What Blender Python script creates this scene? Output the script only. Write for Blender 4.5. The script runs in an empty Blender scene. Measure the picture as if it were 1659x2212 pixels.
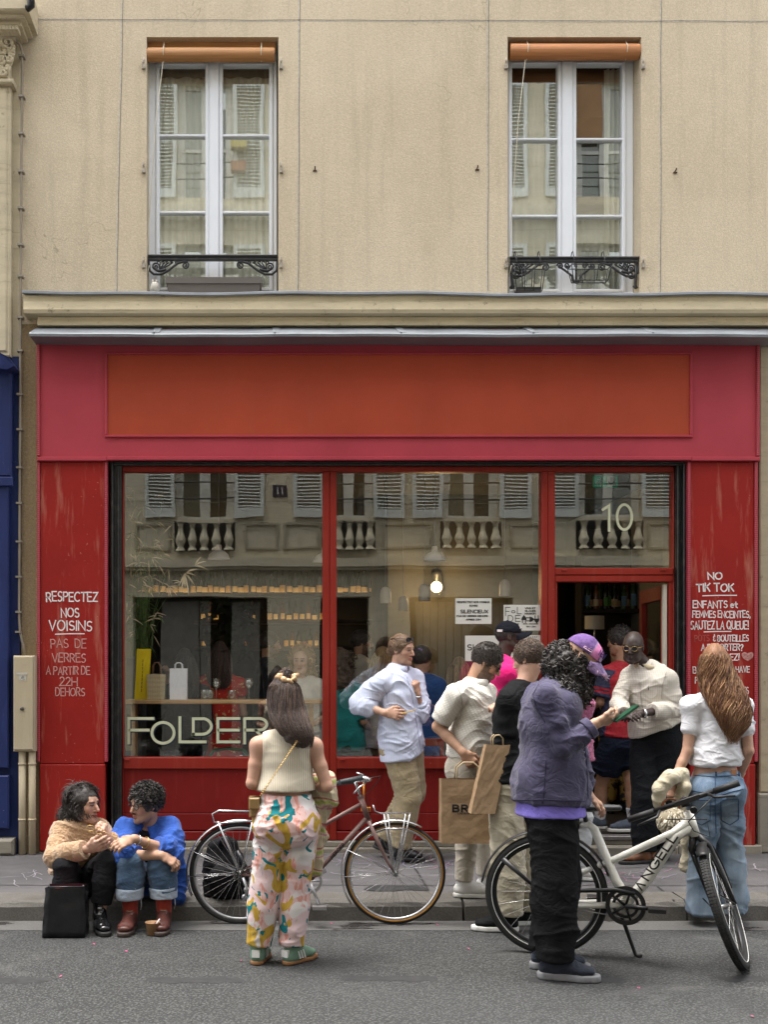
import bpy, math, random
import numpy as np
from mathutils import Vector, Matrix
sc = bpy.context.scene
COL = sc.collection
rnd = random.Random(7)
R_ = math.radians

# ------------------------------------------------------------------ camera
FPX, CX, HY, CAMD, CAMH = 2450.0, 580.0, 1432.0, 9.5, 1.72
cam_d = bpy.data.cameras.new('camera')
cam = bpy.data.objects.new('camera', cam_d)
COL.objects.link(cam)
cam.location = (0, -CAMD, CAMH)
cam.rotation_euler = (R_(90), 0, 0)
cam_d.sensor_fit = 'AUTO'
cam_d.sensor_width = 36
cam_d.lens = FPX / 2212 * 36
cam_d.shift_x = (829.5 - CX) / 2212
cam_d.shift_y = (HY - 1106) / 2212
cam_d.clip_end = 400
sc.camera = cam

# ------------------------------------------------------------------ light
w = bpy.data.worlds.new('World')
sc.world = w
w.use_nodes = True
nt = w.node_tree
bg = nt.nodes['Background']
sky = nt.nodes.new('ShaderNodeTexSky')
sky.sky_type = 'NISHITA'
sky.sun_disc = False
sky.air_density = 1.0
sky.dust_density = 4.0
sky.ozone_density = 1.0
hs = nt.nodes.new('ShaderNodeHueSaturation')
hs.inputs['Saturation'].default_value = 0.22
nt.links.new(sky.outputs[0], hs.inputs['Color'])
nt.links.new(hs.outputs[0], bg.inputs['Color'])
bg.inputs['Strength'].default_value = 0.15
sun_d = bpy.data.lights.new('sun', 'SUN')
sun_d.energy = 1.2
sun_d.angle = R_(32)
sun_d.color = (1.0, 0.95, 0.87)
sun = bpy.data.objects.new('sun', sun_d)
COL.objects.link(sun)
# direction to the sun: nearly overhead, veiled by cloud, so both sides of the street are evenly lit
_sd = Vector((-0.25, 0.13, 1.3)).normalized()
sun.rotation_euler = _sd.to_track_quat('Z', 'Y').to_euler()
sun.location = _sd * 40
sky.sun_elevation = math.asin(_sd.z)
sky.sun_rotation = math.atan2(_sd.x, _sd.y)
sc.view_settings.view_transform = 'Standard'
sc.view_settings.look = 'None'
sc.view_settings.gamma = 1
sc.view_settings.use_curve_mapping = False
sc.view_settings.exposure = 2.12
cy = sc.cycles
cy.use_denoising = True
cy.max_bounces = 7
cy.diffuse_bounces = 3
cy.glossy_bounces = 3
cy.transmission_bounces = 4
cy.transparent_max_bounces = 12
cy.caustics_reflective = False
cy.caustics_refractive = False
cy.sample_clamp_indirect = 4

# ------------------------------------------------------------------ measuring: a picture point at a real depth
def PX(px, Y):
    return (px - CX) * (Y + CAMD) / FPX
def PZ(py, Y):
    return CAMH - (py - HY) * (Y + CAMD) / FPX
def P(px, py, Y):
    return np.array((PX(px, Y), Y, PZ(py, Y)))
def PR(px, py, p0, d):
    """point of a vertical plane (through p0, heading d) seen at px, py"""
    rx = (px - CX) / FPX
    # X = rx*D, Y = D-CAMD ; X = p0x + t*dx, Y = p0y + t*dy
    t = (rx * (p0[1] + CAMD) - p0[0]) / (d[0] - rx * d[1])
    Y = p0[1] + t * d[1]
    return P(px, py, Y)

# ------------------------------------------------------------------ objects
def tag(o, label=None, cat=None, group=None, kind=None):
    if label: o['label'] = label
    if cat: o['category'] = cat
    if group: o['group'] = group
    if kind: o['kind'] = kind
    return o
def empty(name, loc=(0, 0, 0), label=None, cat=None, group=None, kind=None):
    o = bpy.data.objects.new(name, None)
    o.empty_display_size = .1
    COL.objects.link(o)
    o.location = loc
    return tag(o, label, cat, group, kind)
def world(o):
    return (world(o.parent) @ o.matrix_parent_inverse @ o.matrix_basis) if o.parent else o.matrix_basis.copy()
def link(o, parent=None):
    COL.objects.link(o)
    if parent is not None:
        o.parent = parent
        o.matrix_parent_inverse = world(parent).inverted()
    return o
def copy_tree(o, loc=None, rz=None, label=None, par=None):
    c = o.copy()
    COL.objects.link(c)
    if par is not None:
        c.parent = par
    for ch in o.children:
        copy_tree(ch, par=c)
    if loc is not None: c.location = loc
    if rz is not None: c.rotation_euler = (0, 0, rz)
    if label: c['label'] = label
    return c

def mesh_np(name, V, F, mat=None, parent=None, smooth=True, col=None):
    """V (n,3), F (m,k) arrays -> one mesh object"""
    V = np.asarray(V, dtype=np.float32); F = np.asarray(F, dtype=np.int32)
    me = bpy.data.meshes.new(name)
    m, k = F.shape
    me.vertices.add(len(V)); me.vertices.foreach_set('co', V.ravel())
    me.loops.add(m * k); me.loops.foreach_set('vertex_index', F.ravel())
    me.polygons.add(m); me.polygons.foreach_set('loop_start', np.arange(0, m * k, k, dtype=np.int32))
    me.polygons.foreach_set('use_smooth', np.full(m, bool(smooth)))
    me.update(calc_edges=True)
    me.validate()
    if col is not None:
        a = me.color_attributes.new('Col', 'FLOAT_COLOR', 'POINT')
        c4 = np.ones((len(V), 4), np.float32); c4[:, :3] = col
        a.data.foreach_set('color', c4.ravel())
    if mat: me.materials.append(mat)
    o = bpy.data.objects.new(name, me)
    return link(o, parent)

class MB:
    """collects shapes into one mesh"""
    def __init__(s): s.v = []; s.f = []; s.sm = []
    def add(s, vs, fs, smooth=False):
        n = len(s.v)
        s.v += [tuple(map(float, p)) for p in vs]
        for f in fs:
            s.f.append([i + n for i in f]); s.sm.append(smooth)
        return s
    def box(s, x0, x1, y0, y1, z0, z1):
        vs = [(x, y, z) for z in (z0, z1) for y in (y0, y1) for x in (x0, x1)]
        return s.add(vs, [(0, 2, 3, 1), (4, 5, 7, 6), (0, 1, 5, 4), (2, 6, 7, 3), (0, 4, 6, 2), (1, 3, 7, 5)])
    def bbox(s, x0, x1, y0, y1, z0, z1, b=.008):
        """box with chamfered front (towards -y) and vertical edges"""
        vs = []
        for (y, e) in ((y1, 0), (y0 + b, 0), (y0, b)):
            vs += [(x0 + e, y, z0 + e), (x1 - e, y, z0 + e), (x1 - e, y, z1 - e), (x0 + e, y, z1 - e)]
        fs = [(0, 3, 2, 1)[::-1] and (3, 2, 1, 0)]
        for r in (0, 4):
            for i in range(4):
                j = (i + 1) % 4
                fs.append((r + i, r + j, r + 4 + j, r + 4 + i))
        fs.append((8, 9, 10, 11))
        return s.add(vs, fs)
    def obox(s, c, u, v, w_):
        """box centred at c with half-axes u, v, w_"""
        c, u, v, w_ = map(np.array, (c, u, v, w_))
        vs = [c + a * u + b * v + d * w_ for d in (-1, 1) for b in (-1, 1) for a in (-1, 1)]
        return s.add(vs, [(0, 2, 3, 1), (4, 5, 7, 6), (0, 1, 5, 4), (2, 6, 7, 3), (0, 4, 6, 2), (1, 3, 7, 5)])
    def tube(s, pts, r, n=8, close=False, caps=True, flat=None):
        pts = [np.array(p, float) for p in pts]
        m = len(pts)
        rs = r if hasattr(r, '__len__') else [r] * m
        up = None; vs = []
        for i in range(m):
            a = pts[i - 1] if (i or close) else pts[i]
            b = pts[(i + 1) % m] if (i < m - 1 or close) else pts[i]
            t = b - a; t /= (np.linalg.norm(t) + 1e-12)
            if up is None:
                up = np.array((0, 0, 1.)) if abs(t[2]) < .9 else np.array((1., 0, 0))
            up = up - t * np.dot(up, t); up /= (np.linalg.norm(up) + 1e-12)
            sd = np.cross(t, up)
            for k in range(n):
                a_ = 2 * math.pi * k / n
                q = up * math.cos(a_) + sd * math.sin(a_)
                vs.append(pts[i] + q * rs[i])
        fs = []
        for i in range(m if close else m - 1):
            j = (i + 1) % m
            for k in range(n):
                l = (k + 1) % n
                fs.append((i * n + k, j * n + k, j * n + l, i * n + l))
        s.add(vs, fs, True)
        if caps and not close:
            n0 = len(s.v) - len(vs)
            s.f.append([n0 + k for k in range(n)]); s.sm.append(False)
            s.f.append([n0 + (m - 1) * n + k for k in range(n)][::-1]); s.sm.append(False)
        return s
    def lathe(s, c, prof, n=20, ax=(0, 0, 1), smooth=True):
        """prof: (radius, height) along ax"""
        ax = np.array(ax, float); ax /= np.linalg.norm(ax)
        u = np.cross(ax, (1, 0, 0) if abs(ax[0]) < .8 else (0, 1, 0)); u /= np.linalg.norm(u)
        v = np.cross(ax, u); c = np.array(c, float); vs = []
        for (r, h) in prof:
            for k in range(n):
                a = 2 * math.pi * k / n
                vs.append(c + ax * h + (u * math.cos(a) + v * math.sin(a)) * r)
        fs = []
        for i in range(len(prof) - 1):
            for k in range(n):
                l = (k + 1) % n
                fs.append((i * n + k, i * n + l, (i + 1) * n + l, (i + 1) * n + k))
        return s.add(vs, fs, smooth)
    def prism(s, poly, d, smooth=False):
        """poly: planar 3-D polygon, d: extrusion vector"""
        n = len(poly); d = np.array(d)
        vs = [np.array(p) for p in poly] + [np.array(p) + d for p in poly]
        fs = [tuple(range(n)), tuple(range(2 * n - 1, n - 1, -1))]
        fs += [(i, n + i, n + (i + 1) % n, (i + 1) % n) for i in range(n)]
        return s.add(vs, fs, smooth)
    def quad(s, a, b, c, d):
        return s.add([a, b, c, d], [(0, 1, 2, 3)])
    def build(s, name, mat=None, parent=None, fix=True):
        me = bpy.data.meshes.new(name)
        me.from_pydata(s.v, [], s.f)
        me.polygons.foreach_set('use_smooth', s.sm)
        if fix:
            import bmesh
            bm = bmesh.new(); bm.from_mesh(me)
            bmesh.ops.recalc_face_normals(bm, faces=bm.faces)
            bm.to_mesh(me); bm.free()
        me.update()
        if mat: me.materials.append(mat)
        o = bpy.data.objects.new(name, me)
        return link(o, parent)

# ------------------------------------------------------------------ materials
def S(r, g, b):
    f = lambda c: (c / 255 / 12.92) if c <= 10 else ((c / 255 + .055) / 1.055) ** 2.4
    return (f(r), f(g), f(b))
class NT:
    def __init__(s, name):
        s.m = bpy.data.materials.new(name); s.m.use_nodes = True
        s.t = s.m.node_tree; s.n = s.t.nodes; s.L = s.t.links
        s.b = s.n['Principled BSDF']; s.out = s.n['Material Output']
        s._tc = None
    def co(s, kind='Object'):
        if s._tc is None: s._tc = s.n.new('ShaderNodeTexCoord')
        return s._tc.outputs[kind]
    def pos(s):
        return s.n.new('ShaderNodeNewGeometry').outputs['Position']
    def mapv(s, vec, scale=(1, 1, 1), loc=(0, 0, 0), rot=(0, 0, 0)):
        m = s.n.new('ShaderNodeMapping')
        m.inputs['Scale'].default_value = scale; m.inputs['Location'].default_value = loc; m.inputs['Rotation'].default_value = rot
        s.L.new(vec, m.inputs['Vector']); return m.outputs[0]
    def noise(s, vec, scale, detail=4, rough=.55, dist=0):
        n = s.n.new('ShaderNodeTexNoise')
        n.inputs['Scale'].default_value = scale; n.inputs['Detail'].default_value = detail
        n.inputs['Roughness'].default_value = rough; n.inputs['Distortion'].default_value = dist
        s.L.new(vec, n.inputs['Vector']); return n.outputs[0]
    def vor(s, vec, scale, feat='F1'):
        n = s.n.new('ShaderNodeTexVoronoi'); n.feature = feat; n.inputs['Scale'].default_value = scale
        s.L.new(vec, n.inputs['Vector']); return n.outputs['Distance']
    def wave(s, vec, scale, axis='X', dist=0, dscale=1, typ='SIN'):
        n = s.n.new('ShaderNodeTexWave'); n.bands_direction = axis; n.wave_profile = typ
        n.inputs['Scale'].default_value = scale; n.inputs['Distortion'].default_value = dist
        n.inputs['Detail Scale'].default_value = dscale
        s.L.new(vec, n.inputs['Vector']); return n.outputs['Fac']
    def ramp(s, fac, stops, interp='LINEAR'):
        n = s.n.new('ShaderNodeValToRGB'); cr = n.color_ramp; cr.interpolation = interp
        while len(cr.elements) < len(stops): cr.elements.new(.5)
        for e, (p, c) in zip(cr.elements, stops):
            e.position = p
            e.color = (c, c, c, 1) if not hasattr(c, '__len__') else (*c[:3], 1)
        s.L.new(fac, n.inputs[0]); return n.outputs[0]
    def val(s, x, sock):
        if hasattr(x, 'is_linked'): s.L.new(x, sock)
        elif hasattr(x, '__len__'): sock.default_value = (*x[:3], 1) if sock.type == 'RGBA' else x
        else: sock.default_value = (x, x, x, 1) if sock.type == 'RGBA' else x
    def mix(s, fac, a, b, mode='MIX'):
        n = s.n.new('ShaderNodeMix'); n.data_type = 'RGBA'; n.blend_type = mode
        s.val(fac, n.inputs[0]); s.val(a, n.inputs[6]); s.val(b, n.inputs[7]); return n.outputs[2]
    def math(s, op, a, b=0.0, c=0.0):
        n = s.n.new('ShaderNodeMath'); n.operation = op
        s.val(a, n.inputs[0]); s.val(b, n.inputs[1])
        if op in ('MULTIPLY_ADD', 'SMOOTH_MIN', 'COMPARE'): s.val(c, n.inputs[2])
        return n.outputs[0]
    def sep(s, vec):
        n = s.n.new('ShaderNodeSeparateXYZ'); s.L.new(vec, n.inputs[0]); return n.outputs
    def bump(s, h, strength=.3, dist=.01, nrm=None):
        n = s.n.new('ShaderNodeBump'); n.inputs['Strength'].default_value = strength; n.inputs['Distance'].default_value = dist
        s.L.new(h, n.inputs['Height'])
        if nrm is not None: s.L.new(nrm, n.inputs['Normal'])
        return n.outputs[0]
    def attr(s, name='Col'):
        n = s.n.new('ShaderNodeAttribute'); n.attribute_name = name; return n.outputs['Color']
    def set(s, **k):
        for a, v in k.items():
            s.val(v, s.b.inputs[{'col': 'Base Color', 'rough': 'Roughness', 'metal': 'Metallic', 'spec': 'Specular IOR Level', 'nrm': 'Normal',
                                 'emc': 'Emission Color', 'ems': 'Emission Strength', 'alpha': 'Alpha', 'sheen': 'Sheen Weight', 'coat': 'Coat Weight',
                                 'sss': 'Subsurface Weight', 'trans': 'Transmission Weight', 'aniso': 'Anisotropic'}[a]])
        return s.m
def mul(c, k): return tuple(min(1, x * k) for x in c)
_MC = {}
def mat(name, col, rough=.6, metal=0, var=.12, vs=5, bump=.0, bs=120, spec=.4, bd=.004, coat=0, dirt=None, ds=3, sheen=0):
    if name in _MC: return _MC[name]
    t = NT(name); v = t.co()
    c = t.mix(t.ramp(t.noise(v, vs, 5), [(.3, 0), (.7, 1)]), mul(col, 1 - var), mul(col, 1 + var))
    if dirt: c = t.mix(t.ramp(t.noise(v, ds, 6, .65), [(.52, 0), (.66, .8)]), c, dirt)
    kw = dict(col=c, rough=rough, metal=metal, spec=spec)
    if coat: kw['coat'] = coat
    if sheen: kw['sheen'] = sheen
    if bump: kw['nrm'] = t.bump(t.noise(v, bs, 4), bump, bd)
    _MC[name] = t.set(**kw); return _MC[name]

# ------------------------------------------------------------------ lettering drawn as strokes
def _arc(cx, cy, rx, ry, a0, a1, n=12):
    return [(cx + rx * math.cos(math.radians(a0 + (a1 - a0) * i / n)), cy + ry * math.sin(math.radians(a0 + (a1 - a0) * i / n))) for i in range(n + 1)]
GL = {
 'A': (.72, [[(0, 0), (.36, 1), (.72, 0)], [(.14, .36), (.58, .36)]]),
 'B': (.6, [[(0, 0), (0, 1), (.3, 1)] + _arc(.3, .76, .24, .24, 90, -90, 8) + [(0, .52)], [(.3, .52)] + _arc(.32, .26, .28, .26, 90, -90, 8) + [(0, 0)]]),
 'C': (.68, [_arc(.4, .5, .4, .5, 50, 310, 16)]),
 'D': (.68, [[(0, 0), (0, 1), (.25, 1)] + _arc(.25, .5, .43, .5, 90, -90, 12) + [(0, 0)]]),
 'E': (.55, [[(.55, 1), (0, 1), (0, 0), (.55, 0)], [(0, .52), (.48, .52)]]),
 'F': (.55, [[(.55, 1), (0, 1), (0, 0)], [(0, .52), (.45, .52)]]),
 'G': (.74, [_arc(.4, .5, .4, .5, 50, 345, 16) + [(.78, .46), (.45, .46)]]),
 'H': (.66, [[(0, 0), (0, 1)], [(.66, 0), (.66, 1)], [(0, .5), (.66, .5)]]),
 'I': (.06, [[(.03, 0), (.03, 1)]]),
 'J': (.4, [[(.4, 1), (.4, .25)] + _arc(.2, .22, .2, .22, 0, -180, 8)]),
 'K': (.6, [[(0, 0), (0, 1)], [(.58, 1), (.02, .45)], [(.2, .6), (.6, 0)]]),
 'L': (.52, [[(0, 1), (0, 0), (.52, 0)]]),
 'M': (.84, [[(0, 0), (.06, 1), (.42, .25), (.78, 1), (.84, 0)]]),
 'N': (.68, [[(0, 0), (0, 1), (.68, 0), (.68, 1)]]),
 'O': (.8, [_arc(.4, .5, .4, .5, 90, 450, 20)]),
 'P': (.56, [[(0, 0), (0, 1), (.28, 1)] + _arc(.28, .74, .28, .26, 90, -90, 8) + [(0, .48)]]),
 'Q': (.82, [_arc(.4, .5, .4, .5, 90, 450, 20), [(.5, .25), (.85, -.08)]]),
 'R': (.6, [[(0, 0), (0, 1), (.28, 1)] + _arc(.28, .74, .28, .26, 90, -90, 8) + [(0, .48)], [(.26, .48), (.6, 0)]]),
 'S': (.56, [_arc(.29, .75, .25, .25, 40, 270, 10) + _arc(.28, .25, .27, .25, 90, -140, 10)]),
 'T': (.66, [[(0, 1), (.66, 1)], [(.33, 1), (.33, 0)]]),
 'U': (.66, [[(0, 1), (0, .32)] + _arc(.33, .32, .33, .32, 180, 360, 10) + [(.66, 1)]]),
 'V': (.7, [[(0, 1), (.35, 0), (.7, 1)]]),
 'W': (.95, [[(0, 1), (.24, 0), (.47, .8), (.71, 0), (.95, 1)]]),
 'X': (.64, [[(0, 0), (.64, 1)], [(0, 1), (.64, 0)]]),
 'Y': (.64, [[(0, 1), (.32, .5), (.64, 1)], [(.32, .5), (.32, 0)]]),
 'Z': (.6, [[(0, 1), (.6, 1), (0, 0), (.6, 0)]]),
 'o': (.56, [_arc(.28, .28, .28, .28, 90, 450, 18)]),
 'e': (.5, [[(.03, .32), (.48, .32)] + _arc(.25, .28, .24, .28, 10, 310, 12)]),
 't': (.4, [[(.18, .85), (.18, .1), (.36, 0)], [(0, .58), (.4, .58)]]),
 'd': (.62, [[(0, .3), (0, 1), (.2, 1)] + _arc(.24, .65, .36, .35, 90, -90, 12) + [(0, .3)]]),
 '0': (.6, [_arc(.3, .5, .3, .5, 90, 450, 18)]),
 '1': (.24, [[(0, .78), (.2, 1), (.2, 0)]]),
 '2': (.55, [_arc(.27, .73, .26, .27, 160, -30, 10) + [(0, 0), (.56, 0)]]),
 '3': (.52, [_arc(.25, .76, .23, .24, 150, -90, 9) + _arc(.25, .26, .27, .26, 90, -150, 9)]),
 '5': (.52, [[(.5, 1), (.06, 1), (.03, .58)] + _arc(.24, .32, .27, .32, 125, -140, 10)]),
 '9': (.52, [_arc(.26, .72, .25, .27, 0, 360, 14) + [(.5, .6), (.35, 0)]]),
 '!': (.1, [[(.06, 1), (.04, .3)], [(.03, .06), (.05, 0)]]),
 '?': (.45, [_arc(.22, .76, .22, .24, 170, -60, 9) + [(.2, .42), (.2, .3)], [(.19, .06), (.21, 0)]]),
 ',': (.1, [[(.07, .08), (0, -.14)]]),
 '.': (.08, [[(.0, .03), (.06, .0)]]),
 '-': (.3, [[(0, .48), (.3, .48)]]),
 "'": (.06, [[(.05, 1), (0, .75)]]),
 '&': (.45, [_arc(.24, .62, .2, .2, 60, 250, 8) + _arc(.24, .22, .22, .22, 110, 330, 10), [(.24, .95), (.24, 1.05)]]),
 '*': (.3, [_arc(.15, .5, .12, .2, 90, 300, 6)]),
}
def ribbon(mb, pts, wd):
    """pts: 3-D points in a plane with normal n stored in ribbon.n"""
    n = ribbon.n; pts = [np.array(p, float) for p in pts]
    q = [pts[0]]
    for p in pts[1:]:
        if np.linalg.norm(p - q[-1]) > 1e-5: q.append(p)
    if len(q) < 2: return
    L_, R2 = [], []
    m = len(q); closed = np.linalg.norm(q[0] - q[-1]) < 1e-4 and m > 3
    for i in range(m):
        a = q[i] - q[i - 1] if i else (q[-1] - q[-2] if closed else q[1] - q[0])
        b = q[i + 1] - q[i] if i < m - 1 else (q[1] - q[0] if closed else q[-1] - q[-2])
        a = a / np.linalg.norm(a); b = b / np.linalg.norm(b)
        t = a + b; nt_ = np.linalg.norm(t)
        if nt_ < .35: t = b; k = 1.0
        else: t = t / nt_; k = 1 / max(.45, float(np.dot(t, b)))
        sd = np.cross(n, t)
        e = np.zeros(3)
        if not closed and i == 0: e = -a * wd * .45
        if not closed and i == m - 1: e = b * wd * .45
        L_.append(q[i] + e + sd * wd * .5 * k); R2.append(q[i] + e - sd * wd * .5 * k)
    mb.add(L_ + R2, [(i, m + i, m + i + 1, i + 1) for i in range(m - 1)])
def text_w(s_, sp=.2):
    return sum(.35 if c == ' ' else GL[c][0] + sp for c in s_) - sp
def write(mb, s_, c, u, v, h, wd, align='c', sp=.2, jit=0, width=None, seed=1, slant=0):
    """draws s_ centred (or left at) c; u right, v up (unit); h cap height; wd stroke"""
    r = random.Random(seed)
    u = np.array(u, float); v = np.array(v, float); c = np.array(c, float)
    ribbon.n = np.cross(u, v)
    tw = text_w(s_, sp); kx = 1.0 if width is None else width / (tw * h)
    x = -tw / 2 if align == 'c' else 0
    for ch in s_:
        if ch == ' ': x += .35; continue
        wg, strokes = GL[ch]
        dy = r.uniform(-jit, jit); rot = r.uniform(-jit, jit) * 1.2; sc_ = 1 + r.uniform(-jit, jit)
        for st in strokes:
            pts = []
            for (gx, gy) in st:
                gx2 = gx + rot * (gy - .5) + slant * gy + r.uniform(-jit, jit) * .25; gy2 = (gy - .0) * sc_ + dy + r.uniform(-jit, jit) * .25
                pts.append(c + u * ((x + gx2) * h * kx) + v * (gy2 * h))
            ribbon(mb, pts, wd)
        x += wg + sp
# ================================================================== materials of the place
def m_stucco(name, c, c2, k=1.0):
    t = NT(name); v = t.co()
    big = t.noise(v, .9, 5, .6); mid = t.noise(v, 7, 5, .7); fine = t.noise(v, 95, 3, .7); streak = t.noise(t.mapv(v, (5, 5, .35)), 1.6, 5, .6)
    col = t.mix(t.ramp(big, [(.35, 0), (.7, 1)]), c, c2)
    col = t.mix(t.ramp(mid, [(.3, 0), (.8, .45)]), col, mul(c2, .8))
    col = t.mix(t.ramp(streak, [(.5, 0), (.74, .5)]), col, mul(c2, .70))
    pt = t.noise(v, .55, 3, .5, 1); col = t.mix(t.ramp(pt, [(.55, 0), (.60, .3)]), col, mul(c, 1.08))
    ck = t.math('ABSOLUTE', t.math('SUBTRACT', t.noise(v, 1.1, 4, .6, .6), .47)); ck = t.math('MULTIPLY', t.ramp(ck, [(0, .6), (.0035, 0)]), t.ramp(t.noise(v, .8, 2), [(.55, 0), (.62, 1)])); col = t.mix(ck, col, mul(c2, .45))
    col = t.mix(t.ramp(fine, [(.36, .62 * k), (.5, .12), (.66, 0)]), col, mul(c, .55))
    grain = t.noise(v, 46, 2, .6)
    col = t.mix(t.ramp(grain, [(.5, 0), (.72, .35 * k)]), col, mul(c, 1.25))
    col = t.mix(t.ramp(grain, [(.28, .3 * k), (.42, 0)]), col, mul(c, .6))
    n1 = t.bump(fine, .35, .010); n2 = t.bump(t.noise(v, 60, 3), .14, .012, n1)
    return t.set(col=col, rough=.92, spec=.15, nrm=n2)
STUCCO = m_stucco('stucco', (.68, .58, .43), (.59, .495, .355), .8)
STRIP_STUCCO = m_stucco('rough_stucco', (.40, .31, .19), (.32, .235, .135), 1.4)
def m_stone(name, c, dirt):
    t = NT(name); v = t.co()
    st = t.noise(t.mapv(v, (2, 2, 6)), 1.7, 6, .65); sp = t.noise(v, 14, 6, .7); cr = t.vor(t.mapv(v, (.7, 1, 1.5)), 2.2, 'DISTANCE_TO_EDGE')
    col = t.mix(t.ramp(st, [(.35, 0), (.75, .8)]), c, mul(c, .72))
    col = t.mix(t.ramp(sp, [(.6, 0), (.72, .7)]), col, dirt)
    col = t.mix(t.ramp(t.noise(t.mapv(v, (.8, 1, 9)), 2, 5, .7), [(.58, 0), (.75, .55)]), col, dirt)
    return t.set(col=col, rough=.85, spec=.2, nrm=t.bump(t.noise(v, 40, 5), .3, .006))
CREAM = m_stone('cream_stone', (.70, .60, .41), (.16, .12, .07))
STONE = m_stone('pale_stone', (.44, .37, .26), (.14, .11, .075))
PLINTH = m_stone('plinth_stone', (.27, .245, .20), (.08, .07, .05))
def m_zinc():
    t = NT('zinc'); v = t.co()
    n = t.noise(t.mapv(v, (1, 3, 3)), 4, 6, .65); n2 = t.noise(v, 26, 4, .7)
    col = t.mix(t.ramp(n, [(.3, 0), (.7, 1)]), (.17, .185, .205), (.26, .28, .305))
    col = t.mix(t.ramp(n2, [(.6, 0), (.75, .6)]), col, (.33, .35, .38))
    return t.set(col=col, rough=t.ramp(n, [(.3, .38), (.7, .6)]), metal=.15, spec=.5, nrm=t.bump(t.noise(v, 9, 3), .12, .006))
ZINC = m_zinc()
def m_paint(name, c, worn=.0, chips=None, rough=.42, fade=None, bump=.12):
    t = NT(name); v = t.co()
    a = t.noise(v, 1.3, 5, .6); b = t.noise(v, 22, 5, .7); vs = t.noise(t.mapv(v, (6, 6, .7)), 2.2, 5, .65)
    col = t.mix(t.ramp(a, [(.3, 0), (.7, 1)]), mul(c, .86), mul(c, 1.12))
    if fade: col = t.mix(t.ramp(vs, [(.53, 0), (.69, worn)]), col, fade)
    if chips:
        ch = t.noise(v, 34, 6, .75); msk = t.noise(v, 2.3, 3)
        f = t.math('MULTIPLY', t.ramp(ch, [(.655, 0), (.67, 1)]), t.ramp(msk, [(.5, 0), (.66, .8)]))
        col = t.mix(f, col, chips)
    return t.set(col=col, rough=t.ramp(b, [(.3, rough), (.7, rough + .15)]), spec=.22, nrm=t.bump(t.noise(v, 60, 4), bump, .003))
RED_PIL = m_paint('worn_red_paint', (.285, .013, .009), .85, (.55, .40, .30), .5, (.42, .13, .09))
RED_FRAME = m_paint('red_frame_paint', (.26, .021, .012), .25, (.5, .38, .3), .38, (.36, .07, .05))
RED_LOW = m_paint('red_riser_paint', (.20, .010, .008), .3, (.6, .5, .42), .45, (.33, .05, .035))
PINK_FASCIA = m_paint('pink_red_fascia_paint', (.42, .050, .070), 0, None, .45)
ORANGE_PANEL = m_paint('orange_red_panel_paint', (.41, .062, .027), .3, None, .5, (.40, .08, .04))
def m_rib():
    t = NT('ribbed_pink_trim'); v = t.co()
    wv = t.wave(v, 19, 'Z')
    col = t.mix(t.ramp(wv, [(.2, 0), (.7, 1)]), (.30, .028, .042), (.43, .05, .07))
    return t.set(col=col, rough=.5, nrm=t.bump(wv, .35, .006))
RIB = m_rib()
BLACK_METAL = mat('black_shutter_metal', (.012, .012, .013), .38, .0, .4, 9, .2, 40, .5, dirt=(.06, .055, .05), ds=16)
BLACK_IRON = mat('black_cast_iron', (.014, .014, .016), .42, 0, .3, 20, .3, 60, .5, dirt=(.05, .048, .045), ds=22)
WHITE_PVC = mat('white_window_paint', (.84, .87, .92), .32, 0, .03, 3, 0, 60, .5)
LETTER_WHITE = mat('white_marker', (.78, .70, .68), .7, 0, .1, 60)
LETTER_FADED = mat('faded_marker', (.56, .28, .25), .7, 0, .25, 40)
LETTER_GONE = mat('worn_off_marker', (.36, .07, .06), .7, 0, .3, 40)
LETTER_CREAM = mat('cream_window_lettering', (.56, .58, .40), .5, 0, .05, 10)
LETTER_SHADE = mat('navy_letter_shade', (.010, .016, .035), .5)
PAPER = mat('poster_paper', (.66, .66, .60), .7, 0, .04, 6)
INK = mat('poster_ink', (.02, .02, .02), .7)
def m_glass(name, refl, tint):
    t = NT(name)
    tr = t.n.new('ShaderNodeBsdfTransparent'); tr.inputs[0].default_value = (*tint, 1)
    gl = t.n.new('ShaderNodeBsdfGlossy'); gl.inputs['Roughness'].default_value = 0.0; gl.inputs[0].default_value = (.96, .98, .93, 1)
    fr = t.n.new('ShaderNodeFresnel'); fr.inputs[0].default_value = 1.5
    bf = t.n.new('ShaderNodeNewGeometry').outputs['Backfacing']; t.L.new(t.math('MULTIPLY_ADD', bf, 1 / 1.5 - 1.5, 1.5), fr.inputs[0])   # a thin pane: the same from both sides
    f = t.math('MULTIPLY_ADD', fr.outputs[0], .9, refl)
    mx = t.n.new('ShaderNodeMixShader'); t.L.new(f, mx.inputs[0]); t.L.new(tr.outputs[0], mx.inputs[1]); t.L.new(gl.outputs[0], mx.inputs[2])
    nb = t.bump(t.noise(t.co(), .9, 2), .03, .05); t.L.new(nb, gl.inputs['Normal'])
    t.L.new(mx.outputs[0], t.out.inputs[0]); t.n.remove(t.b)
    return t.m
SHOP_GLASS = m_glass('shop_window_glass', .125, (1, 1, .985))
UP_GLASS = m_glass('upper_window_glass', .26, (.97, .98, .95))

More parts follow.
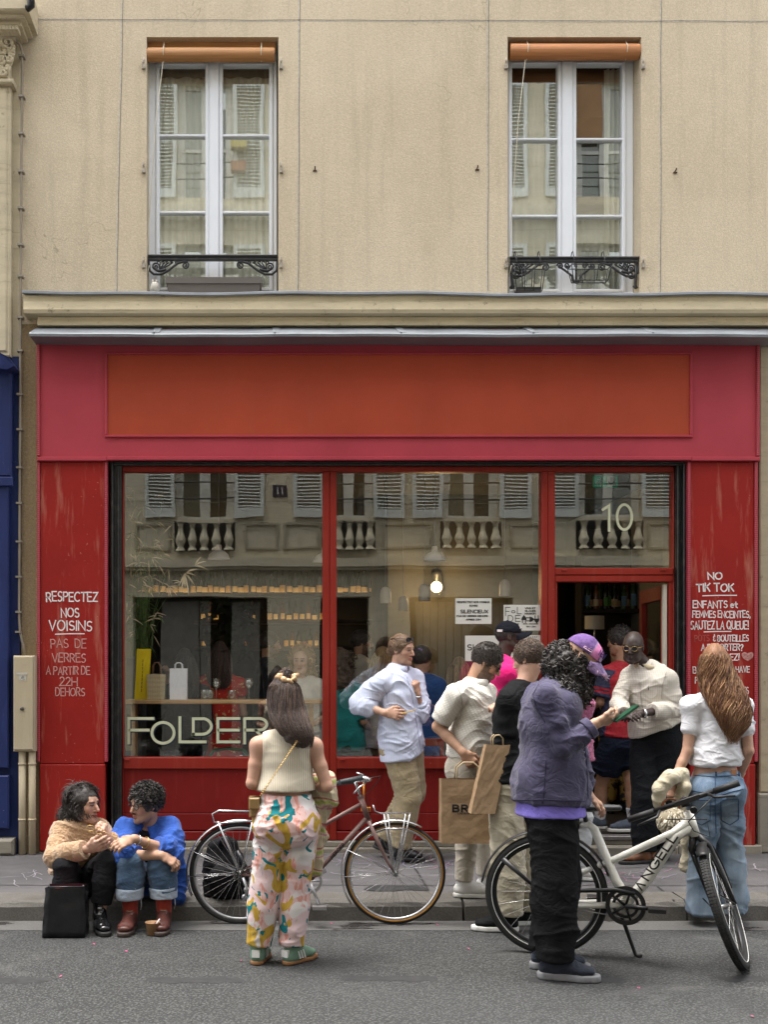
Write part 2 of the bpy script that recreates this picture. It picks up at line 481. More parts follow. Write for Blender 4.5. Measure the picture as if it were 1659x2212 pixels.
# ================================================================== ground
def m_asphalt():
    t = NT('asphalt'); v = t.co()
    g1 = t.vor(v, 74); g2 = t.noise(v, 62, 3, .7); big = t.noise(v, .6, 5, .6); mid = t.noise(v, 5, 5, .7)
    c = t.mix(t.ramp(g1, [(.15, 0), (.55, 1)]), (.098, .100, .097), (.027, .0275, .0275))
    c = t.mix(t.ramp(g2, [(.38, .9), (.5, 0)]), c, (.018, .019, .019))
    c = t.mix(t.ramp(g2, [(.58, 0), (.70, .8)]), c, (.15, .152, .147))
    c = t.mix(t.ramp(big, [(.35, 0), (.7, .4)]), c, (.05, .051, .052))
    c = t.mix(t.ramp(mid, [(.55, 0), (.75, .25)]), c, (.085, .085, .083))
    st = t.noise(t.mapv(v, (1, 1.6, 1)), 1.7, 5, .65, .5); c = t.mix(t.ramp(st, [(.58, 0), (.70, .5)]), c, (.022, .022, .023)); c = t.mix(t.ramp(st, [(.30, .35), (.42, 0)]), c, (.12, .118, .112))
    n = t.bump(g1, .6, .01); n = t.bump(g2, .45, .01, n)
    return t.set(col=c, rough=.82, spec=.3, nrm=n)
def m_pave():
    t = NT('pavement_asphalt'); v = t.co()
    g = t.noise(v, 130, 3, .7); big = t.noise(v, 1.6, 6, .62); mid = t.noise(t.mapv(v, (1, 2, 1)), 5, 5, .7)
    c = t.mix(t.ramp(big, [(.32, 0), (.68, 1)]), (.072, .069, .071), (.12, .114, .115))
    c = t.mix(t.ramp(mid, [(.55, 0), (.72, .55)]), c, (.07, .067, .068))
    c = t.mix(t.ramp(g, [(.3, .3), (.5, 0)]), c, (.06, .06, .06))
    # pale chalk dust
    dust = t.noise(t.mapv(v, (1.2, 3, 1)), 2.1, 4, .6)
    c = t.mix(t.ramp(dust, [(.6, 0), (.78, .3)]), c, (.42, .37, .40))
    return t.set(col=c, rough=.85, spec=.25, nrm=t.bump(g, .3, .006))
def m_granite():
    t = NT('kerb_granite'); v = t.co()
    g = t.noise(v, 90, 4, .8); big = t.noise(v, 2.3, 6, .65); p = t.sep(v)
    c = t.mix(t.ramp(g, [(.3, 0), (.7, 1)]), (.085, .08, .072), (.16, .15, .138))
    c = t.mix(t.ramp(big, [(.45, 0), (.68, .7)]), c, (.07, .062, .05))
    return t.set(col=c, rough=.8, spec=.3, nrm=t.bump(g, .4, .01))
def m_gutter():
    t = NT('gutter_concrete'); v = t.co()
    g = t.noise(v, 80, 3, .7); big = t.noise(t.mapv(v, (1, 2.4, 1)), 1.5, 5, .6)
    wet = t.ramp(big, [(.56, 0), (.6, 1)])
    c = t.mix(t.ramp(g, [(.3, 0), (.7, 1)]), (.068, .066, .064), (.115, .112, .107))
    c = t.mix(wet, c, (.035, .033, .032))
    return t.set(col=c, rough=t.ramp(big, [(.56, .8), (.6, .25)]), spec=.4, nrm=t.bump(g, .2, .004))
ASPHALT, PAVE, GRANITE, GUTTER = m_asphalt(), m_pave(), m_granite(), m_gutter()
KZ, KY = .135, -1.95
def struct(name, mb, m, **k): return tag(mb.build(name, m), kind='structure', **k)
g = MB(); g.quad((-60, -8.3, 0), (60, -8.3, 0), (60, -2.21, 0), (-60, -2.21, 0)); struct('road', g, ASPHALT)
g = MB(); g.quad((-60, -2.21, .002), (60, -2.21, .002), (60, KY - .001, .004), (-60, KY - .001, .004)); struct('gutter', g, GUTTER)
g = MB(); g.box(-60, 60, -60, 60, -.6, -.05); struct('ground', g, ASPHALT)
g = MB(); g.box(-60, 60, KY + .30, 8, -.04, KZ - .004); struct('pavement', g, PAVE)
g = MB(); g.box(-60, 60, -14, -8.6, -.04, KZ); struct('far_pavement', g, PAVE)
# granite kerb stones
kb = MB(); x = -14.0; kr = random.Random(3)
cuts = [-14, -11, -8.2, -5.6, -3.3, -.92, 1.3, 2.79, 4.4, 6.4, 8.6, 11, 14]
for a, b in zip(cuts[:-1], cuts[1:]):
    j = kr.uniform(-.004, .004)
    prof = [(KY + .30 - .002, -.03), (KY + .30 - .002, KZ + j), (KY + .05, KZ + j - .004), (KY + .02, KZ + j - .014), (KY + .004, KZ + j - .04), (KY - .006, -.03)]
    n_ = 14
    vs = []
    for i in range(n_ + 1):
        xx = a + .009 + (b - a - .018) * i / n_
        for k, (yy, zz) in enumerate(prof):
            vs.append((xx, yy + (kr.uniform(-.006, .006) if k in (2, 3, 4) else 0), zz + (kr.uniform(-.005, .005) if k in (2, 3, 4) else 0)))
    m_ = len(prof)
    fs = [(i * m_ + k, i * m_ + k + 1, (i + 1) * m_ + k + 1, (i + 1) * m_ + k) for i in range(n_) for k in range(m_ - 1)]
    fs += [tuple(range(m_)), tuple(n_ * m_ + k for k in range(m_))]
    kb.add(vs, fs)
struct('kerb', kb, GRANITE)
g = MB(); g.box(-60, 60, -8.6, -8.3, -.04, KZ - .003); struct('far_kerb', g, GRANITE)
# removed road markings: darker smooth patches
PATCH = mat('tar_patch', (.030, .030, .031), .75, 0, .25, 14, .2, 90, .3)
pr = random.Random(5)
g = MB()
for px0, px1, py in [(-60, 105, 2118), (315, 525, 2117), (735, 945, 2114), (1140, 1352, 2117), (1555, 1770, 2115)]:
    s0 = 1.72 * FPX / (py - HY) - CAMD
    x0, x1 = PX(px0, s0), PX(px1, s0)
    n_ = 16; top, bot = [], []
    for i in range(n_ + 1):
        xx = x0 + (x1 - x0) * i / n_; e = .055 * (1 if 0 < i < n_ else .5)
        top.append((xx, s0 + e + pr.uniform(-.022, .022), .0015)); bot.append((xx, s0 - e + pr.uniform(-.022, .022), .0015))
    g.add(top + bot, [(i, n_ + 1 + i, n_ + 2 + i, i + 1) for i in range(n_)])
struct('road_patches', g, PATCH)
# tar seam and chalk scribbles on the pavement
def ground_pt(px, py, z=KZ): 
    Y = (CAMH - z) * FPX / (py - HY) - CAMD
    return np.array((PX(px, Y), Y, z))
g = MB(); ribbon.n = np.array((0, 0, 1.))
for pts in [[(885, 1862), (900, 1880), (912, 1900), (925, 1922)], [(1422, 1915), (1438, 1928), (1456, 1944)], [(1220, 1870), (1300, 1875), (1420, 1873), (1540, 1876)], [(-60, 1911), (250, 1912), (560, 1911), (900, 1912), (1300, 1912), (1700, 1913)]]:
    ribbon(g, [ground_pt(a, b, KZ + .001) for a, b in pts], .014)
pts = [ground_pt(a, b, KZ + .0005) for a, b in [(785, 1921), (800, 1912), (835, 1911), (870, 1913), (915, 1915), (926, 1924), (880, 1922), (840, 1926), (800, 1924)]]
g.add(pts, [tuple(range(len(pts)))])
struct('tar_seams', g, PATCH)
CH = [mat('white_chalk', (.25, .23, .25), .95, 0, .3, 70), mat('pink_chalk', (.27, .14, .19), .95, 0, .3, 70), mat('lilac_chalk', (.23, .20, .28), .95, 0, .3, 70)]
cr_ = random.Random(11)
for ci, (spots, n_) in enumerate([([(60, 1893), (170, 1885), (700, 1860), (740, 1875), (1400, 1880), (1600, 1880), (1230, 1890)], 34), ([(1000, 1870), (1060, 1880), (1360, 1893), (1330, 1880), (1450, 1875)], 26), ([(880, 1868), (760, 1862), (1420, 1885), (950, 1862)], 20)]):
    g = MB(); ribbon.n = np.array((0, 0, 1.))
    for i in range(n_):
        sx, sy = spots[i % len(spots)]
        p0 = np.array((sx + cr_.uniform(-45, 45), sy + cr_.uniform(-9, 9))); an = cr_.uniform(0, 6.28); pts = []
        for k in range(cr_.randint(4, 9)):
            pts.append(ground_pt(p0[0], max(1846, min(1935, p0[1])), KZ + .0015 + .0007 * ci))
            an += cr_.uniform(-.7, .7) * (3 if cr_.random() < .2 else 1); p0 = p0 + np.array((math.cos(an) * 9, math.sin(an) * 3))
        ribbon(g, pts, cr_.uniform(.003, .012))
    tag(g.build('chalk_scribble', CH[ci]), kind='structure')

# ================================================================== the building with the wine bar
B = empty('shop_building', (0, 0, KZ), 'beige stucco building with a red shopfront and two tall white windows upstairs', 'building')
XL, XR = PX(45, 0), 9.0
WTOP = 12.6
wl0, wl1, wr0, wr1 = PX(316, 0), PX(601, 0), PX(1097, 0), PX(1386, 0)
wz0, wz1 = PZ(642, 0), PZ(80, 0)
g = MB(); D_ = .42
for a, b in [(XL, wl0), (wl1, wr0), (wr1, XR)]: g.box(a, b, 0, D_, wz0, wz1)
g.box(XL, XR, 0, D_, wz1, WTOP); g.box(XL, XR, 0.004, D_, PZ(700, 0), wz0)
g.box(XL, PX(84, 0), 0, D_, KZ - .1, PZ(700, 0)) ; g.box(PX(1640, 0), XR, .004, D_, KZ - .1, PZ(700, 0))
wall = g.build('wall', STUCCO, B)
wall.data.materials.append(STRIP_STUCCO); wall.data.materials.append(STONE)
for p in wall.data.polygons:
    if p.center.z < PZ(690, 0) - .2: p.material_index = 1 if p.center.x < 0 else 2
# window reveals are lined by the wall thickness itself; the side of the building continues upwards out of view
# scored joints
JOINT = mat('joint_mortar', (.56, .53, .47), .9, 0, .25, 40)
JDARK = mat('joint_dark_line', (.12, .095, .065), .9, 0, .3, 40)  # thin dark line along one edge of each mortar joint
def joint(pts, wd=.010, parent=B):
    gm = MB(); ribbon.n = np.array((0, -1., 0)); ribbon(gm, [P(a, b, -.002) for a, b in pts], wd); gm.build('mortar_joint', JOINT, parent)
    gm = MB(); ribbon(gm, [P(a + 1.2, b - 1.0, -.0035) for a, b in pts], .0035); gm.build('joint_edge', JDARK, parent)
def wob(x0, y0, x1, y1, n=14, a=.8):
    return [(x0 + (x1 - x0) * i / n + rnd.uniform(-a, a), y0 + (y1 - y0) * i / n + rnd.uniform(-a, a)) for i in range(n + 1)]
joint(wob(78, 43, 1800, 47, 30)); joint(wob(268, -200, 250, 634)); joint(wob(648, -200, 642, 640)); joint(wob(1056, -200, 1053, 630)); joint(wob(1428, -200, 1427, 632))
# rusty hooks and hinge pins left in the wall
RUST = mat('rusty_iron', (.10, .055, .03), .8, .2, .3, 60)
for (px, py) in [(680, 366), (1031, 364), (1459, 370)]:
    gm = MB(); c = P(px, py, 0); gm.tube([c, c + (0, -.03, 0), c + (.0, -.035, .014)], .006, 6); gm.box(c[0] - .016, c[0] + .016, -.010, .0, c[2] - .018, c[2] - .008); gm.build('wall_hook', RUST, B)
for px in (310, 607, 1093, 1389):
    for py in (146, 370 if px < 700 else 600, 575):
        if px > 1000 and py == 600: continue
        gm = MB(); c = P(px, py, 0); gm.box(c[0] - .014, c[0] + .014, -.03, -.001, c[2] - .02, c[2] + .02); gm.tube([c + (0, -.02, .02), c + (0, -.02, .07)], .008, 6); gm.build('shutter_hinge', mat('old_hinge', (.35, .31, .25), .7, .1, .4, 50), B)

# cornice, zinc flashing and lead-grey ledge
def extrude_x(prof, x0, x1, n=1, wz=None):
    gm = MB(); vs = []; m_ = len(prof)
    for i in range(n + 1):
        xx = x0 + (x1 - x0) * i / n; dz = wz(xx) if wz else 0
        vs += [(xx, y, z + dz) for y, z in prof]
    fs = [(i * m_ + k, i * m_ + (k + 1) % m_, (i + 1) * m_ + (k + 1) % m_, (i + 1) * m_ + k) for i in range(n) for k in range(m_)]
    fs += [tuple(range(m_)), tuple(n * m_ + k for k in range(m_))]
    return gm.add(vs, fs)
extrude_x([(.0, 4.76), (-.150, 4.752), (-.152, 4.70), (-.158, 4.685), (-.165, 4.63), (-.150, 4.603), (0, 4.60)], PX(50, -.15), XR).build('cornice', CREAM, B)
extrude_x([(.0, 4.597), (-.070, 4.597), (-.072, 4.575), (-.088, 4.545), (-.082, 4.525), (0, 4.525)], PX(80, -.08), XR).build('cornice_moulding', CREAM, B)
extrude_x([(.02, 4.79), (-.17, 4.775), (-.19, 4.765), (-.192, 4.748), (-.178, 4.742), (-.16, 4.755), (.02, 4.768)], PX(47, -.18), XR, 60, lambda x: .006 * math.sin(x * 2.1) + .005 * math.sin(x * 5.3 + 1) - .004 * x * .6).build('flashing', ZINC, B)
lz0, lz1 = 4.520, PZ(722, -.33)
LX0, LX1 = PX(62, -.33), 4.20
gl_ = extrude_x([(.0, lz0), (-.02, lz0), (-.325, lz1 + .012), (-.335, lz1), (-.33, lz1 - .02), (-.30, lz1 - .014), (.0, lz1 - .012)], LX0, LX1, 40, lambda x: .003 * math.sin(x * 2.6) + .0015 * math.sin(x * 9))
for px in (330, 588, 858, 1140, 1395):
    xx = PX(px, -.2)
    gl_.tube([(xx - .0, -.0, lz0 + .006), (xx + .01, -.16, (lz0 + lz1) / 2 + .012), (xx + .02, -.33, lz1 + .010)], .009, 6)
    gl_.obox(((xx + .03), -.17, (lz0 + lz1) / 2 + .010), (.03, 0, 0), (0, .155, (lz0 - lz1) / 2 * .96), (0, 0, .003))
gl_.build('zinc_ledge', ZINC, B)

# fascia
FY = -.06
fx0, fx1, fz0, fz1 = PX(84, FY), PX(1636, FY), PZ(991, FY), 4.50
g = MB(); g.box(fx0, fx1, FY, .1, fz0, fz1); g.build('fascia', PINK_FASCIA, B)
ox0, ox1, oz0, oz1 = PX(232, FY), PX(1490, FY), PZ(940, FY), PZ(767, FY)
g = MB()
for (a, b, c, d) in [(ox0 - .022, ox1 + .022, oz1, oz1 + .018), (ox0 - .022, ox1 + .022, oz0 - .022, oz0), (ox0 - .022, ox0, oz0, oz1), (ox1, ox1 + .022, oz0, oz1)]: g.bbox(a, b, FY - .022, FY + .01, c, d, .006)
g.build('fascia_trim', PINK_FASCIA, B)
g = MB(); g.box(ox0 + .001, ox1 - .001, FY - .006, FY + .01, oz0 + .001, oz1 - .001); g.build('sign_panel', ORANGE_PANEL, B)
for a, b in [(fx0 - .018, fx0 + .008), (fx1 - .008, fx1 + .018)]: g = MB(); g.bbox(a, b, FY - .02, .05, fz0 + .02, fz1 - .02, .005); g.build('ribbed_edge', RIB, B)
g = MB(); g.bbox(fx0 - .016, PX(232, FY) - .002, FY - .03, FY + .01, fz0 - .022, fz0 + .012, .005); g.bbox(PX(232, FY), PX(1492, FY) - .002, FY - .036, FY + .01, fz0 - .018, fz0 + .014, .005); g.bbox(PX(1492, FY), fx1 + .016, FY - .03, FY + .01, fz0 - .022, fz0 + .012, .005); g.build('fascia_trim', PINK_FASCIA, B)

# two pilasters with their hand lettering
QY = -.05
def pilaster(pa, pb, pyb):
    x0, x1 = PX(pa, QY), PX(pb, QY); zt = fz0 - .024; zm = PZ(1650, QY)
    gm = MB(); gm.bbox(x0, x1, QY, .3, zm, zt, .005); gm.bbox(x0 - .004, x1 + .006, QY - .012, .3, PZ(pyb, QY), zm - .004, .006)
    o = gm.build('pilaster', RED_PIL, B)
    for a, b in [(x0 - .024, x0 - .001), (x1 + .001, x1 + .026)]: gm = MB(); gm.bbox(a, b, QY - .016, .06, zm + .02, zt, .004); gm.build('ribbed_edge', RIB, o)
    return o
pilL, pilR = pilaster(86, 225, 1838), pilaster(1492, 1630, 1826)
U_, V_ = (1, 0, 0), (0, 0, 1)
def sign(parent, name, m, rows, Y, jit=.05, wd=.0085, off=.003):
    for i, r in enumerate(rows):
        gm = MB()
        if r[0] == '_':
            ribbon.n = np.array((0, -1., 0)); ribbon(gm, [P(r[1], r[3] + 1, Y - off), P((r[1] + r[2]) / 2, r[3], Y - off), P(r[2], r[3], Y - off)], wd); gm.build('underline', m, parent); continue
        s_, xa, xb, yb, yt = r[:5]
        w_ = wd if len(r) < 6 else r[5]; write(gm, s_, P((xa + xb) / 2, yb, Y - off) + np.array((0, 0, w_ * .5)), U_, V_, PZ(yt, Y) - PZ(yb, Y) - w_, w_, 'c', .2, jit, PX(xb, Y) - PX(xa, Y) - w_, 31 + i); gm.build(name, m, parent)
sign(pilL, 'lettering', LETTER_WHITE, [('RESPECTEZ', 98, 211, 1300, 1278, .0105), ('NOS', 130, 171, 1334, 1312, .0105), ('VOISINS', 104, 199, 1363, 1340, .0105), ('_', 119, 181, 1369)], QY)
sign(pilL, 'faded_lettering', LETTER_FADED, [('PAS  DE', 108, 186, 1400, 1379, .0075), ('VERRES', 111, 185, 1431, 1410, .0085), ('A PARTIR DE', 98, 194, 1458, 1439, .0085), ('22H', 127, 167, 1482, 1462, .009), ('DEHORS', 118, 183, 1504, 1485, .008)], QY)
sign(pilR, 'lettering', LETTER_WHITE, [('NO', 1529, 1562, 1252, 1235, .0115), ('TIK TOK', 1504, 1587, 1279, 1260, .0115), ('_', 1519, 1592, 1286), ('ENFANTS et', 1497, 1595, 1314, 1297, .0095), ('FEMMES ENCEINTES,', 1496, 1623, 1335, 1319, .0085), ('SAUTEZ LA QUEUE!', 1492, 1619, 1360, 1341, .009), ('_', 1522, 1580, 1364), ('& BOUTEILLES', 1541, 1619, 1386, 1371, .008), ('A EMPORTER?', 1515, 1607, 1406, 1390, .0085), ('EZ!', 1577, 1599, 1427, 1411, .0085), ('B', 1497, 1506, 1455, 1439, .007), ('HAVE', 1590, 1621, 1453, 1439, .007), ('F', 1502, 1509, 1476, 1461, .007), ('ES', 1606, 1619, 1499, 1484, .006)], QY)
sign(pilR, 'faded_lettering', LETTER_GONE, [('POTS', 1501, 1534, 1386, 1371, .007)], QY)
gm = MB(); ribbon.n = np.array((0, -1., 0))
for r_ in range(7):
    k = 1 - r_ * .13
    ribbon(gm, [P(1616 + k * 13 * math.sin(a) ** 3 + rnd.uniform(-.5, .5), 1417 - k * (11 * math.cos(a) - 4 * math.cos(2 * a) - 2 * math.cos(3 * a)) * .8 + rnd.uniform(-.5, .5), QY - .003 - r_ * .0002) for a in np.linspace(0, 6.28, 20)], .004)
gm.build('chalk_heart', LETTER_FADED, pilR)

# black roller-shutter channel round the opening
bx0, bx1 = PX(238, -.03), PX(1486, -.03)
sx0, sx1 = PX(263, .06), PX(1459, .06)
bz1 = fz0 - .01
gm = MB()
for a, b in [(bx0, sx0), (sx1, bx1)]:
    gm.box(a, b, .03, .34, KZ, bz1)
    w3 = (b - a) / 4
    for k in (0, 2): gm.bbox(a + w3 * k + .004, a + w3 * (k + 1), -.03 + .02 * (k if a < 0 else 2 - k), .032, KZ, bz1 - .02, .005)
gm.box(bx0, bx1, .0, .34, PZ(1006, .02), bz1)
gm.bbox(bx0 + .03, bx1 - .03, -.035, .002, PZ(1000, -.03), bz1 - .012, .006)
gm.build('shutter_channel', BLACK_METAL, B)

# shop window: red frame
WY = .07
def wx(p): return PX(p, WY)
def wz(p): return PZ(p, WY)
F_ = MB()
fz_t = PZ(1006, WY)
F_.bbox(sx0, sx1, WY, WY + .1, wz(1019), fz_t, .006)                       # head
F_.bbox(sx0, wx(266), WY, WY + .1, wz(1815), wz(1019), .006)
F_.bbox(wx(1455), sx1, WY, WY + .1, wz(1815), wz(1019), .006)
F_.bbox(wx(697), wx(712) - .001, WY - .01, WY + .1, wz(1815), wz(1019), .006); F_.bbox(wx(712) + .001, wx(727), WY - .01, WY + .1, wz(1815), wz(1019), .006)
F_.bbox(wx(1170), wx(1184) - .001, WY - .012, WY + .1, wz(1815), wz(1019), .006); F_.bbox(wx(1184) + .001, wx(1199), WY - .012, WY + .1, wz(1815), wz(1019), .006)
F_.bbox(wx(266), wx(697), WY - .008, WY + .1, wz(1661), wz(1636), .006)
F_.bbox(wx(727), wx(1170), WY - .008, WY + .1, wz(1661), wz(1636), .006)
F_.bbox(wx(1199), wx(1455), WY - .01, WY + .1, wz(1242), wz(1227), .006); F_.bbox(wx(1199), wx(1455), WY - .004, WY + .1, wz(1257), wz(1242) - .002, .006)
F_.bbox(wx(1199), wx(1205), WY + .006, WY + .1, wz(1808), wz(1257), .004); F_.bbox(wx(1447), wx(1455), WY + .006, WY + .1, wz(1808), wz(1257), .004)
for (a, y) in [(272, 1641), (737, 1641), (1216, 1232), (1430, 1232)]: F_.bbox(wx(a) - .012, wx(a) + .03, WY - .022, WY, wz(y) - .008, wz(y) + .008, .004)
F_.build('shop_window_frame', RED_FRAME, B)
for (a, b) in [(266, 697), (727, 1170)]:
    gm = MB(); gm.bbox(wx(a), wx(b), WY + .02, WY + .1, wz(1757), wz(1661), .004); gm.bbox(wx(a), wx(b), WY + .015, WY + .1, wz(1794), wz(1758), .004); gm.bbox(wx(a), wx(b), WY - .006, WY + .1, wz(1815), wz(1796), .006)
    gm.build('riser_panel', RED_LOW, B)
GY = WY + .045
panes = []
for (a, b, t_, b_) in [(266, 697, 1019, 1636), (727, 1170, 1019, 1636), (1199, 1455, 1019, 1227)]:
    gm = MB(); gm.quad((wx(a), GY, wz(b_)), (wx(b), GY, wz(b_)), (wx(b), GY, wz(t_)), (wx(a), GY, wz(t_)))
    panes.append(gm.build('shop_window_pane', SHOP_GLASS, B, fix=False))
# window lettering
def fo(mbb, dx, dz, yy):
    def q(px, py): return P(px, py, WY + .04) + np.array((dx, yy, dz))
    ribbon.n = np.array((0, -1., 0)); wd = .024
    ribbon(mbb, [q(330, 1552), q(277.5, 1552), q(277.5, 1605)], wd); ribbon(mbb, [q(280, 1577), q(320, 1577)], wd)
    ribbon(mbb, [q(351.5 + 24 * math.cos(a), 1583 - 22.5 * math.sin(a)) for a in np.linspace(0, 2 * math.pi, 30)], wd)
    ribbon(mbb, [q(388, 1550), q(388, 1602.5), q(443, 1602.5)], wd)
    ribbon(mbb, [q(417, 1586), q(417, 1552.5), q(436, 1552.5)] + [q(436 + 20 * math.sin(a), 1569 - 17 * math.cos(a)) for a in np.linspace(.2, math.pi, 12)] + [q(416, 1586)], wd)
    ribbon(mbb, [q(516, 1552), q(470, 1552), q(470, 1602.5), q(516, 1602.5)], wd); ribbon(mbb, [q(472, 1577), q(515, 1577)], wd)
    ribbon(mbb, [q(528, 1605), q(528, 1552), q(560, 1552)] + [q(560 + 16 * math.sin(a), 1564.5 - 12.5 * math.cos(a)) for a in np.linspace(.2, math.pi, 10)] + [q(530, 1577)], wd)
    ribbon(mbb, [q(552, 1577), q(578, 1605)], wd)
gm = MB(); fo(gm, .010, -.010, .0); gm.build('lettering_shade', LETTER_SHADE, panes[0])
gm = MB(); fo(gm, 0, 0, -.003); gm.build('window_lettering', LETTER_CREAM, panes[0])
gm = MB(); ribbon.n = np.array((0, -1., 0)); ribbon(gm, [P(1303, 1101, WY + .038), P(1316.5, 1092, WY + .038), P(1316.5, 1146, WY + .038)], .022)
ribbon(gm, [P(1349.5 + 16 * math.cos(a), 1117 - 27 * math.sin(a), WY + .038) for a in np.linspace(0, 2 * math.pi, 30)], .022)
gm.build('house_number', LETTER_CREAM, panes[2])

# stone step and threshold
gm = MB(); gm.bbox(PX(262, 0), PX(1199, 0), -.03, .3, KZ - .05, PZ(1832, -.03), .01); gm.bbox(PX(86, 0), PX(262, 0) - .004, -.055, .3, KZ - .05, PZ(1840, -.055), .01); gm.bbox(PX(1459, 0), PX(1640, 0), -.07, .3, KZ - .05, PZ(1826, -.07), .01)
gm.bbox(PX(262, 0), PX(1199, 0) - .002, .015, .3, PZ(1832, -.03) + .001, wz(1816), .006)
gm.build('plinth', PLINTH, B)
FZ = PZ(1806, .02)                                                  # shop floor level
gm = MB(); gm.bbox(PX(1199, 0) + .002, PX(1459, 0) - .002, -.09, .16, KZ - .05, PZ(1829, -.09), .012); gm.bbox(PX(1199, 0) + .002, PX(1459, 0) - .002, .0, .3, PZ(1829, -.09) + .001, FZ - .03, .005)
gm.build('door_step', PLINTH, B)
gm = MB(); gm.bbox(PX(1199, 0) + .004, PX(1459, 0) - .004, -.02, .1, FZ - .028, FZ + .004, .004); gm.build('threshold_strip', mat('scuffed_metal', (.30, .28, .27), .4, .7, .2, 30), B)

# open door leaf, swung inwards against the right
h0 = np.array((PX(1441, .12), .13, 0)); ddir = np.array((.10, .95, 0)); ddir /= np.linalg.norm(ddir); dn = np.array((ddir[1], -ddir[0], 0))
dz0, dz1 = FZ + .01, wz(1262)
door = MB()
def dbar(a, b, z0, z1, th=.025):
    c = h0 + ddir * (a + b) / 2; c[2] = (z0 + z1) / 2
    door.obox(c, ddir * (b - a) / 2, (0, 0, (z1 - z0) / 2), dn * th)
dbar(0, .1, dz0, dz1); dbar(.82, .92, dz0, dz1); dbar(.1, .82, dz1 - .12, dz1); dbar(.1, .82, dz0, dz0 + .45)
dobj = door.build('door', RED_FRAME, B)
gm = MB(); c = h0 + ddir * .46; c[2] = (dz0 + .45 + dz1 - .12) / 2; gm.obox(c, ddir * .36, (0, 0, (dz1 - dz0 - .57) / 2), dn * .005); gm.build('door_pane', SHOP_GLASS, dobj)
gm = MB(); c = h0 + ddir * .87 - dn * .05; gm.tube([c + (0, 0, 1.15), c + (0, 0, 1.55)], .012, 8); gm.build('door_handle', mat('steel', (.5, .5, .5), .3, .9), dobj)
gm = MB(); gm.box(h0[0] - .035, h0[0] - .005, .10, .14, dz0, dz1); gm.build('door_jamb', mat('bare_jamb', (.60, .56, .47), .5), B)

# ---------------------------------------------------------------- upstairs windows
CURT = NT('sheer_curtain'); v_ = CURT.co(); CURT = CURT.set(col=CURT.mix(CURT.ramp(CURT.noise(CURT.mapv(v_, (18, 18, .6)), 1.2, 4), [(.3, 0), (.7, 1)]), (.62, .62, .52), (.76, .75, .64)), rough=.9)
DARKROOM = mat('dark_room', (.035, .033, .028), .9)
def iron_scroll(gm, pts, r=.009): gm.tube(pts, r, 6)
def spiral(cx, cz, r0, r1, a0, turns, Y, n=22):
    return [np.array((cx + (r0 + (r1 - r0) * i / n) * math.cos(a0 + turns * 6.283 * i / n), Y, cz + (r0 + (r1 - r0) * i / n) * math.sin(a0 + turns * 6.283 * i / n))) for i in range(n + 1)]
def upper_window(xa, xb, fa, fb, panes_, ys, seed):
    """xa..xb opening px, fa..fb frame px at depth .2"""
    Y = .20
    W = empty('window', ((PX(fa, Y) + PX(fb, Y)) / 2, Y, wz0)); W.parent = B; W.matrix_parent_inverse = world(B).inverted()
    X = lambda p: PX(p, Y)
    Z = lambda p: PZ(p, Y)
    gm = MB()
    yt, y1, y2, yb = ys; zb = wz0 + .012
    (a0, a1), (b0, b1) = panes_
    gm.bbox(X(fa), X(fb), Y, Y + .07, Z(yt), wz1 - .001, .006)
    gm.bbox(X(fa), X(fb), Y - .012, Y + .07, zb - .02, Z(yb + 7), .006)
    gm.bbox(X(fa), X(a0 - 8), Y, Y + .07, Z(yb + 7), Z(yt), .006); gm.bbox(X(b1 + 8), X(fb), Y, Y + .07, Z(yb + 7), Z(yt), .006)
    for (p0, p1) in panes_:
        gm.bbox(X(p0 - 8) + .001, X(p0), Y - .014, Y + .06, Z(yb + 7), Z(yt), .006); gm.bbox(X(p1), X(p1 + 8), Y - .014, Y + .06, Z(yb + 7), Z(yt), .006)
        gm.bbox(X(p0), X(p1), Y - .013, Y + .06, Z(yb + 6), Z(yb), .005); gm.bbox(X(p0), X(p1), Y - .013, Y + .06, Z(yt + 5), Z(yt), .005)
        for yy in (y1, y2): gm.bbox(X(p0), X(p1), Y - .008, Y + .05, Z(yy + 2.6), Z(yy - 2.6), .005)
    gm.bbox(X(a1 + 8), X(b0 - 8), Y - .028, Y + .06, zb, Z(yt), .01)
    gm.build('window_frame', WHITE_PVC, W)
    for (p0, p1) in panes_:
        for (ya, yb_) in ((yt + 5, y1 - 2.6), (y1 + 2.6, y2 - 2.6), (y2 + 2.6, yb)):
            q = MB(); q.quad((X(p0), Y + .03, Z(yb_)), (X(p1), Y + .03, Z(yb_)), (X(p1), Y + .03, Z(ya)), (X(p0), Y + .03, Z(ya))); q.build('pane', UP_GLASS, W, fix=False)
    q = MB(); q.box(X(fa) - .6, X(fb) + .6, Y + 1.6, Y + 1.7, wz0 - .4, wz1 + .3); q.box(X(fa) - .6, X(fb) + .6, Y + .23, Y + 1.6, wz1 + .2, wz1 + .3); q.box(X(fa) - .6, X(fb) + .6, Y + .23, Y + 1.6, wz0 - .4, wz0 - .3)
    q.box(X(fa) - .7, X(fa) - .6, Y + .23, Y + 1.7, wz0 - .4, wz1 + .3); q.box(X(fb) + .6, X(fb) + .7, Y + .23, Y + 1.7, wz0 - .4, wz1 + .3); q.build('room', DARKROOM, W)
    return W
